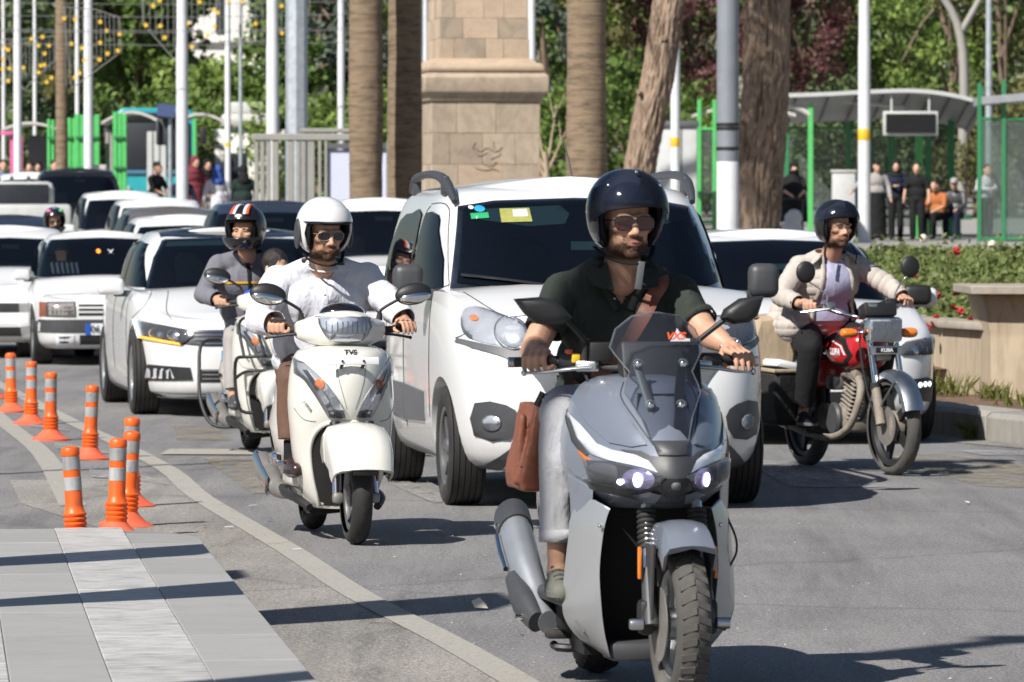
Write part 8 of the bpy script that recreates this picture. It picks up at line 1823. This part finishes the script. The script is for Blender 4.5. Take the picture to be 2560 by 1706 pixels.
helmet_shell(H3,(.118,.134,.124),open_face(13,-62,55,68),'lining_black',hm3,'helmet_lining',thick=.018)
helmet_shell(H3,(.140,.170,.150),lambda a:10-6*sstep(30,80,abs(a)),'visor_glass',hm3,'visor',az=80,thick=.003,e_top=lambda a:58-30*sstep(15,80,abs(a)),pw_=.9)
for x in(-.085,.085):MB().tube([H3@Vector((x,-.02,-.10)),H3@Vector((x*1.3,-.05,-.16)),H3@Vector((x*1.2,-.05,-.22))],.008,8,flat=.4).build('strap','lining_black',hm3,60)
eyes(H3,P3);mouth(H3,P3)
# rider of the second ivory scooter, in a full-face helmet, and the child before him
H4=place_head((-.115,.13,1.435),yaw=-28,pitch=0)
P4,sh4,bv4=rider('man in black and red full-face helmet and grey sweatshirt on the second ivory scooter',S4,H4,((-.265,.26,1.215),(.10,.26,1.215)),((-.385,.15,1.03),(.26,.12,1.05)),((-.315,-.02,.995),(.31,-.02,1.0)),((-.305,-.11,.985),(.31,-.11,.985)),((-.09,.46,.82),(.09,.46,.82)),((-.215,-.02,.74),(.20,-.02,.74)),((-.22,-.08,.40),(.20,-.08,.40)),((-.225,-.22,.33),(.205,-.22,.33)),
'sweat_grey','cloth_grey','plastic_dark',chest=(.21,.14),belly=(.21,.165),vox=.007,arm_r=(.070,.060,.050),beard=.7,leg_r=(.10,.088,.066,.058),sgn_axis=((1,-.45),(-1,-.45)))
front_panel(sh4,bv4,[(-.28,1.095),(.20,1.10),(.20,1.113),(-.28,1.108)],'yellow_stripe','yellow_trim',.006,.03,skirt=.003);MB().tube([tuple((bv4.ray_cast(Vector((x,-5,z)),Vector((0,1,0)))[0]or Vector((x,.12,z)))+Vector((0,-.008,0)))for x,z in((-.09,1.24),(-.085,1.16),(-.08,1.08),(-.08,1.0))],.014,8,flat=.3,up=(0,1,0)).build('strap','lining_black',sh4,60)
fullf=lambda a:-64-4*math.cos(R(a))
hm4=helmet_shell(H4,(.132,.155,.140),lambda a:18+(-66-18)*sstep(54,68,abs(a)),'helmet_black',P4)
helmet_shell(H4,(.117,.138,.124),lambda a:12+(-66-12)*sstep(48,60,abs(a)),'lining_black',hm4,'helmet_lining',thick=.016)
helmet_shell(H4,(.138,.172,.140),lambda a:-68,'helmet_black',hm4,'chin_bar',az=72,thick=.02,e_top=lambda a:-27-3*math.cos(R(a)),pw_=.5)
for x0,m_ in((-.055,'red_reflector'),(-.035,'plate_white'),(.035,'plate_white'),(.055,'red_reflector')):
 pts=[]
 for k in range(8):e=R(34+k*11);pts.append(H4@Vector((x0*(1-.3*k/7),.012-.157*math.copysign(abs(math.cos(e))**.92,math.cos(e)),.032+.142*math.sin(e))))
 MB().tube(pts,.009,8,flat=.25,smooth=2).build('helmet_stripe',m_,hm4,60)
MB().ell(H4@Vector((0,-.128,.098)),(.026,.008,.012),16,8,H4.to_3x3()).build('helmet_badge','plate_white',hm4,180);eyes(H4,P4)
ch_=person('dark-haired child in navy peeking past the man on the second ivory scooter',S4);Hc=place_head((.075,.02,1.195),yaw=32,pitch=4,s_=.93)
b=MB();head_parts(Hc,b,.85);b.capsule(Hc@Vector((0,.02,-.08)),(.07,.06,1.04),.040,.045,14)
for sg in(-1,1):
 b.capsule((.07+sg*.10,.07,1.02),(.07+sg*.14,.0,.88),.036,.032,12);b.capsule((.07+sg*.14,.0,.88),(.07+sg*.10,-.12,.90),.031,.022,12);hand_parts(b,(.07+sg*.10,-.12,.90),(.07+sg*.09,-.19,.91),(-sg,0,0),.007,sc_=.75,rbar=.012)
 b.capsule((.07+sg*.06,.12,.76),(.07+sg*.11,-.08,.70),.055,.042,12);b.capsule((.07+sg*.11,-.08,.70),(.07+sg*.11,-.10,.42),.040,.030,12)
b.capsule((.07,.08,1.0),(.07,.12,.76),.08,.08,14)
me=blob(b,'body',.006,4,.5,'skin_child');face_attrs(me,Hc,0.0);link('body',me,ch_);eyes(Hc,ch_)
q=MB();q.ell((.07,.08,.96),(.115,.085,.12),18,12);q.ell((.07,.11,.82),(.115,.095,.12),18,12)
for sg in(-1,1):q.capsule((.07+sg*.09,.07,1.02),(.07+sg*.14,.0,.88),.050,.045,14);q.capsule((.07+sg*.14,.0,.88),(.07+sg*.10,-.12,.90),.044,.036,14)
me=blob(q,'jacket',.008,5,.5,'cloth_navy');crumple(me,.004,9);link('jacket',me,ch_)
q=MB();q.capsule((.07-.13,.03,1.02),(.07-.18,-.05,.93),.055,.045,14);q.capsule((-.03,.03,1.04),(-.14,-.02,1.0),.045,.04,12);me=blob(q,'blue_hood',.008,4,.5,'bright_blue');crumple(me,.008,12);link('blue_hood',me,ch_)
q=MB()
for i in range(6):
 for s_ in(-1,1):q.capsule((.07+s_*.02,.02,.70),(.07+s_*.11,-.08,.70),.06,.048,12)if i==0 else None
for sg in(-1,1):q.capsule((.07+sg*.11,-.08,.70),(.07+sg*.11,-.10,.45),.047,.040,12)
q.ell((.07,.11,.76),(.11,.09,.08),14,10);link('trousers',blob(q,'trousers',.008,4,.5,'cloth_jeans'),ch_)
q=MB();Rc=Hc.to_3x3();q.ell(Hc@Vector((0,.03,.05)),(.086,.104,.090),18,12,Rc)
for k in range(0):q.capsule(Hc@Vector((-.06+k*.015,-.045,.095)),Hc@Vector((-.065+k*.016,-.072,.066+.006*(k%3))),.015,.006,8)
for s_ in(-1,1):q.ell(Hc@Vector((s_*.066,.02,.02)),(.016,.05,.05),12,8,Rc)
me=blob(q,'hair',.006,3,.5,'hair_dark');crumple(me,.004,30,(1,1,.4));link('hair',me,ch_)
# motorcyclist far back behind the old sedan
Q5=thing('dark_motorbike','dark motorbike with small clear screen, mostly hidden behind the old sedan','motorbike',(wx(137,60.5),60.5,ground(60)),R(8))
bike_wheel(Q5,'front_wheel',(0,-.6,.29),.29,.09,bike_tyre(.29,.09),'rubber','plastic_black');bike_wheel(Q5,'rear_wheel',(0,.6,.29),.29,.1,bike_tyre(.29,.1),'rubber','plastic_black')
MB().loft(rings_spline([[(math.cos(a)*w,y,z+math.sin(a)*h)for a in(i*math.pi/8 for i in range(16))]for y,w,z,h in((-.6,.05,.8,.05),(-.45,.16,.8,.14),(0,.15,.72,.14),(.5,.13,.74,.1),(.9,.05,.82,.05))],3)).build('fairing','paint_black',Q5,60);MB().ell((0,-.45,1.12),(.19,.10,.21),20,12).build('windscreen','clear_glass',Q5,180);MB().ell((0,-.62,.86),(.08,.03,.06),14,8).build('headlight','reflector_bowl',Q5,180)
handlebar(Q5,[(-.36,-.2,1.0),(0,-.35,.98),(.36,-.2,1.0)],.012)
H5=place_head((0,.05,1.475),yaw=4)
P5,sh5,bv5=rider('motorcyclist in dark patterned helmet behind the old boxy sedan',Q5,H5,((-.19,.15,1.23),(.19,.15,1.23)),((-.32,.05,1.05),(.32,.05,1.05)),((-.30,-.12,1.0),(.30,-.12,1.0)),((-.30,-.22,.995),(.30,-.22,.995)),((-.1,.35,.83),(.1,.35,.83)),((-.22,-.05,.74),(.22,-.05,.74)),((-.2,.06,.38),(.2,.06,.38)),((-.2,-.1,.30),(.2,-.1,.30)),'cloth_grey','trousers_black','tee_black',vox=.009)
hm5=helmet_shell(H5,(.132,.155,.140),lambda a:16+(-66-16)*sstep(54,68,abs(a)),'helmet_black',P5);helmet_shell(H5,(.138,.165,.140),lambda a:-68,'helmet_black',hm5,'chin_bar',az=72,thick=.02,e_top=lambda a:-38,pw_=.5)
for x,z,m_ in((-.07,.12,'pink_paint'),(.065,.125,'green_paint'),(0,.155,'cloth_jeans')):MB().ell(H5@Vector((x,-.07,z)),(.035,.03,.022),12,8).build('helmet_pattern',m_,hm5,180)
sunglasses(H5,P5,'lens_dark','plastic_black')

# ------------------------------------------------------------------ pedestrians
def walker(label,px,d,base,h=1.65,top='tee_black',bottom='trousers_black',hair='short',skirt=False,yaw=0,sit=False,arms='down',scarf=None,skin='skin_light',bag=None,hc='hair_dark'):
 P=thing('person',label,'person',(wx(px,d),d,base),R(yaw));k=h/1.68;b=MB();dz=0.0
 if sit:dz=-.40
 Hd=place_head((0,-.02 if not sit else-.10,1.545+dz),pitch=0 if not sit else 8);head_parts(Hd,b,1.0)
 b.capsule((0,.01,1.46+dz),(0,.03,1.36+dz),.05,.06,12);shL={'down':((-.25,.02,1.12),(-.27,-.08,.88)),'fold':((-.24,.0,1.12),(-.05,-.17,1.12)),'out':((-.38,-.02,1.20),(-.56,-.1,1.02)),'front':((-.22,-.08,1.10),(-.10,-.28,1.0))}
 for i,sg in enumerate((-1,1)):
  e,w=shL[arms if(arms!='out' or sg<0)else 'down'];e,w=Vector((e[0]*-sg if sg>0 else e[0],e[1],e[2]+dz)),Vector((w[0]*-sg if sg>0 else w[0],w[1],w[2]+dz))
  if sg>0:e.x,w.x=abs(e.x),abs(w.x)
  b.capsule((sg*.17,.03,1.33+dz),e,.045,.038,12);b.capsule(e,w,.038,.026,12);b.capsule(w,w+(w-e).normalized()*.09,.032,.020,10)
  if sit:b.capsule((sg*.09,.06,.50),(sg*.12,-.36,.50),.075,.055,12);b.capsule((sg*.12,-.36,.50),(sg*.12,-.34,.08),.05,.036,12)
  else:b.capsule((sg*.08,.02,.86),(sg*.09,.0,.46),.075,.052,12);b.capsule((sg*.09,.0,.46),(sg*.09,.02,.07),.05,.036,12)
  P['_']=0
 del P['_']
 b.ell((0,.03,1.2+dz),(.14,.09,.18),14,10);b.ell((0,.04,.95+dz),(.14,.1,.14),14,10);link('body',blob(b,'body',.012,3,.5,skin),P)
 t_=MB();t_.ell((0,.03,1.25+dz),(.19,.115,.17),18,12);t_.ell((0,.04,1.02+dz),(.185,.13,.18),18,12);t_.capsule((-.15,.03,1.335+dz),(.15,.03,1.335+dz),.06,.06,14)
 for i,sg in enumerate((-1,1)):
  e,w=shL[arms if(arms!='out' or sg<0)else 'down'];e,w=Vector((abs(e[0])*sg,e[1],e[2]+dz)),Vector((abs(w[0])*sg,w[1],w[2]+dz));t_.capsule((sg*.18,.03,1.32+dz),e,.06,.052,12)
  if top not in('tee_black','cloth_rust'):t_.capsule(e,e.lerp(w,.92),.052,.044,12)
 me=blob(t_,'top',.014,4,.5,top);crumple(me,.008,7);link('shirt',me,P)
 l_=MB()
 if skirt:l_.tube([(0,.03,1.0),(0,.03,.8),(0,.03,.4),(0,.03,.06)],[.17,.19,.21,.23],20)
 else:
  l_.ell((0,.04,.90+dz),(.17,.13,.12),16,10)
  for sg in(-1,1):
   if sit:l_.capsule((sg*.09,.06,.50),(sg*.12,-.36,.50),.095,.075,14);l_.capsule((sg*.12,-.36,.50),(sg*.12,-.34,.12),.072,.062,14)
   else:l_.capsule((sg*.085,.03,.86),(sg*.09,.0,.46),.095,.075,14);l_.capsule((sg*.09,.0,.46),(sg*.09,.02,.09),.074,.064,14)
 me=blob(l_,'skirt' if skirt else 'trousers',.014,4,.5,bottom);crumple(me,.008,7);link('skirt' if skirt else 'trousers',me,P)
 for sg in(-1,1):
  y=-.34 if sit else.03;q=MB();shoe(q,(sg*.10,y+.02,.045),(sg*.105,y-.13,.04),.04,.042);link('shoe',blob(q,'shoe',.012,3,.5,'plastic_black' if not sit else 'rubber_sole'),P)
 q=MB();R3_=Hd.to_3x3();hc_=Vector((0,0,0))
 if hair=='short':q.ell(Hd@Vector((0,.03,.052)),(.084,.100,.082),16,12,R3_)
 elif hair=='cap':q.ell(Hd@Vector((0,.02,.06)),(.086,.102,.075),16,12,R3_);q.ell(Hd@Vector((0,-.10,.045)),(.06,.06,.010),14,8,R3_)
 else:
  q.ell(Hd@Vector((0,.025,.035)),(.100,.112,.105),16,12,R3_);q.capsule(Hd@Vector((0,.045,-.02)),(0,.05,1.36+dz),.085,.13,16);q.ell((0,.03,1.34+dz),(.17,.12,.09),16,10)
  if hair=='niqab':q.ell(Hd@Vector((0,-.03,-.06)),(.085,.095,.055),14,10,R3_);q.tube([(0,.03,1.4),(0,.03,1.1),(0,.03,.7),(0,.03,.45)],[.13,.24,.29,.30],18)
 me=blob(q,'hair' if hair in('short','cap')else 'headscarf',.010,3,.5,hc if hair in('short',)else scarf or 'tee_black');
 if hair not in('short','cap'):crumple(me,.006,8)
 link('hair' if hair=='short' else 'cap' if hair=='cap' else 'headscarf',me,P)
 if hair not in('short','cap','niqab'):  # open the scarf over the face
  f=MB();f.ell(Hd@Vector((0,-.075,-.022)),(.056,.034,.075),16,12,R3_);link('face',f.mesh('face',skin,180),P)
 P.scale=(k,k,k);return P
pz=plaza_z
walker('woman in black niqab and long black robe beside the big pine trunk',1984,107,pz(107),1.68,'tee_black','tee_black','niqab',True,5,arms='front')
walker('child in a blue hooded top left of the sticker lamp pole',2137,111,pz(111),1.28,'cloth_blue','cloth_navy','hijab',False,10,scarf='cloth_blue')
walker('woman in a grey jacket, dark cap and long black skirt right of the lamp pole',2192,109,pz(109),1.70,'cloth_grey','tee_black','cap',True,10,arms='out',scarf='tee_black')
walker('woman in black headscarf and navy patterned top, middle of the standing group',2240,110,pz(110),1.70,'cloth_navy','tee_black','hijab',False,-5,scarf='tee_black',arms='fold')
walker('man dressed all in black, right of the standing group',2292,109.5,pz(109),1.66,'tee_black','trousers_black','short',False,-15)
walker('man in a rust brown shirt sitting on the green bench',2342,110.8,pz(111),1.66,'cloth_rust','trousers_black','short',False,-35,True,'front')
walker('person in a dark coat and grey cap sitting at the right end of the bench',2388,111.2,pz(111),1.72,'plastic_dark','cloth_navy','cap',False,-20,True,'front',scarf='cloth_grey')
walker('person in a pale top seen through the glass of the right shelter',2466,109.3,pz(109),1.62,'cloth_pale','cloth_darkgreen','short',False,30,arms='fold')
walker('man in a black tee shirt left of the solar pole',393,106,ground(106)+.08,1.68,'tee_black','trousers_black','short',False,55,arms='front',skin='skin_tan')
walker('balding man in navy behind the solar pole',456,105,ground(105)-.08,1.70,'cloth_navy','trousers_black','cap',False,20,scarf='skin_light')
walker('woman in a maroon headscarf beside the thick white lamp pole',488,110,ground(110)+.10,1.72,'cloth_maroon','cloth_maroon','hijab',True,30,scarf='cloth_maroon')
walker('woman in a black robe right of the maroon headscarf',519,112,ground(112)+.05,1.70,'tee_black','tee_black','hijab',True,20)
walker('woman in a blue headscarf and pale top carrying a bag',543,105,ground(105)+.02,1.68,'cloth_pale','cloth_pale','hijab',True,200,scarf='cloth_blue')
walker('figure in a dark green coat and black headscarf left of the slatted wall',609,106,ground(106)-.03,1.72,'cloth_darkgreen','tee_black','hijab',True,190)
walker('man in a light blue shirt at the far left edge',8,118,ground(118),1.7,'cloth_jeans','trousers_black','short',False,20)
walker('person in white behind the pink pylons',76,121,ground(121),1.62,'cloth_pale','trousers_black','short',False,-20)
walker('person in black right of the pink pylons',95,119,ground(119),1.66,'tee_black','trousers_black','hijab',False,10)
walker('person in dark clothes before the first green pylon',136,114,ground(114)+.05,1.66,'cloth_navy','trousers_black','short',False,30)
walker('person in a pink top glimpsed right of the monument foot',1347,100,ground(100)+.25,1.66,'cloth_pink','trousers_black','short',False,0)
# shopping trolley with a white patterned bag, and the carrier bag
tr_=thing('shopping_trolley','two-wheeled shopping trolley with a white patterned bag by the woman in niqab','trolley',(wx(1980,106.3),106.3,pz(106)))
q=MB();q.ell((0,0,.32),(.20,.15,.28),18,12);q.ell((.03,0,.55),(.17,.13,.16),18,12);me=blob(q,'bag',.014,3,.5,'cloth_pale');crumple(me,.03,7);link('bag',me,tr_)
MB().tube([(-.20,.12,.08),(-.22,.14,.75),(-.20,.14,.92),(.20,.14,.92),(.22,.14,.75),(.20,.12,.08)],.014,8,smooth=3).build('frame','plastic_dark',tr_,60)
for sg in(-1,1):MB().lathe([(.02,-.015),(.075,-.015),(.08,0),(.075,.015),(.02,.015)],18,(sg*.19,.12,.08),'X').build('wheel','rubber',tr_)
cb=thing('carrier_bag','pale carrier bag held by the woman in the blue headscarf','bag',(wx(521,104.6),104.6,ground(105)+.42));q=MB();q.rbox((0,0,.2),(.26,.10,.36),.03);q.build('body','paper',cb,40);MB().tube([(-.06,0,.37),(-.04,0,.50),(.04,0,.50),(.06,0,.37)],.008,6,smooth=3).build('handle','paper',cb)
# litter and cigarette ends on the road
def gpt(px,py):d=13000*1.47/(py-565);return Vector(((px-1280)/13000*d,d,.006))
pp=MB().add([(-.03,-.02,0),(.02,-.03,.012),(.035,.02,.004),(.0,.03,.02),(-.035,.012,.008)],[(0,1,2,3,4)]).build('paper_scrap','paper',None,0,solid=.002);pp.location=gpt(1199,1527)+Vector((0,0,.01));pp.rotation_euler=(.5,.2,.5);tag(pp,'crumpled beige paper scrap on the road left of the grey scooter','litter')
sc2=MB().add([(-.025,-.006,0),(.02,-.01,.004),(.028,.008,.006),(-.02,.009,.002)],[(0,1,2,3)]).mesh('litter_scrap','plate_white',0);scr=random.Random(5)
LIT=[((932,1561),'torn white scrap between the edge line and the grey scooter'),((671,1305),'short twig-like scrap right of the edge line near the ivory scooter'),((508,1322),'white scrap just past the pavement corner'),((572,1324),'white scrap beside the edge line level with the pavement corner'),((630,1270),'tiny scrap on the edge line behind the pavement corner'),((459,1290),'white scrap right of the marker posts'),((426,1274),'pair-like scrap next to the marker post shadow'),((552,1210),'scrap below the yellow box marking'),((741,1380),'scrap on the asphalt left of the ivory scooter wheel'),((2420,1262),'pale fleck on the empty asphalt at the right'),((2455,1312),'small pale fleck lower right of the motorbike'),((1300,1590),'dark speck left of the grey scooter front wheel'),((640,1480),'pebble-like scrap beside the pavement edge')]
for i,(pxy,lab)in enumerate(LIT):
 o=link('litter_scrap',sc2);o.location=gpt(*pxy)+Vector((0,0,.004));o.rotation_euler=(0,0,scr.uniform(0,6));s_=scr.uniform(.7,1.3);o.scale=(s_,s_,s_);tag(o,lab,'litter','scraps on the road')
gr_=random.Random(9);gm=MB()
for _ in range(420):
 p=Vector((gr_.uniform(-2.2,1.6),gr_.uniform(15.5,30),.003));
 if p.x<edge(p.y)+.03 and p.y<23.6:continue
 s_=gr_.uniform(.002,.006);gm.add([p+Vector(v)*s_ for v in((-1,-1,0),(1,-1,0),(1,1,0),(-1,1,0),(0,0,1.2))],[(0,1,4),(1,2,4),(2,3,4),(3,0,4)])
tag(gm.build('road_grit','asphalt_dusty',None,0),'fine grit and gravel specks scattered on the near road','grit',kind='stuff')
# off-frame street lamps, and flags added only to cast shadows on the near ground
def shade_base(px,py,L):
 "foot of an upright thing whose shadow tip falls at the pixel (px, py) on the road, L metres of height"
 g=gpt(px,py);k=L/math.tan(SUN_EL);return(g.x-math.sin(SUN_AZ)*k,g.y-math.cos(SUN_AZ)*k)
def shadow_flag_pole(label,base,hgt,w,shape):  # added off-frame caster, its banner shaped to throw a tapering shadow
 r_=thing('shadow_flag',label,'flag',(base[0],base[1],.12),SUN_AZ*-1,'unseen flags added to cast shadows')
 MB().tube([(0,0,0),(0,0,hgt*.75),(.02,0,hgt*.97)],[.02,.016,.008],8).build('pole','galvanised',r_);MB().lathe([(.22,0),(.22,.04),(.04,.07)],20).build('foot','plastic_black',r_)
 pts=[(0,hgt*.25)]+[(w*math.sin(math.pi*min(1,f*1.25)*.5)if f<.8 else w*math.cos((f-.8)/.2*math.pi/2),hgt*(.25+.75*f))for f in(0.02,.2,.4,.6,.8,.9,.97)]+[(0.01,hgt)]
 MB().prism(pts,'y',-.006,.006).build('banner',shape,r_,0)
shadow_flag_pole('unseen white feather flag added behind the photographer to cast a tapering shadow',shade_base(1185,1486,4.6),4.6,.62,'cloth_pale')
shadow_flag_pole('unseen blue feather flag added furthest left to cast a second shadow',shade_base(545,1430,4.0),4.0,.5,'cloth_jeans')
pole_b=shade_base(2700,1600,9.0);pole_b=(pole_b[0]-.20,pole_b[1])
tl=thing('street_lamp','tall street lamp standing behind the photographer','street lamp',(pole_b[0],pole_b[1],0))
MB().lathe([(.15,0),(.13,4),(.09,9)],16).build('shaft','pole_white',tl);MB().rbox((.5,0,9.0),(1.3,.3,.12),.04).build('lamp_head','plastic_grey',tl)
pole_c=shade_base(900,1140,9.5)
tl=thing('street_lamp','slim street lamp further left behind the photographer','street lamp',(pole_c[0],pole_c[1],0))
MB().lathe([(.06,0),(.05,4),(.04,9.5)],12).build('shaft','pole_white',tl);MB().rbox((.3,0,9.5),(.8,.2,.1),.04).build('lamp_head','plastic_grey',tl)
bpy.data.scenes.remove(WORK)
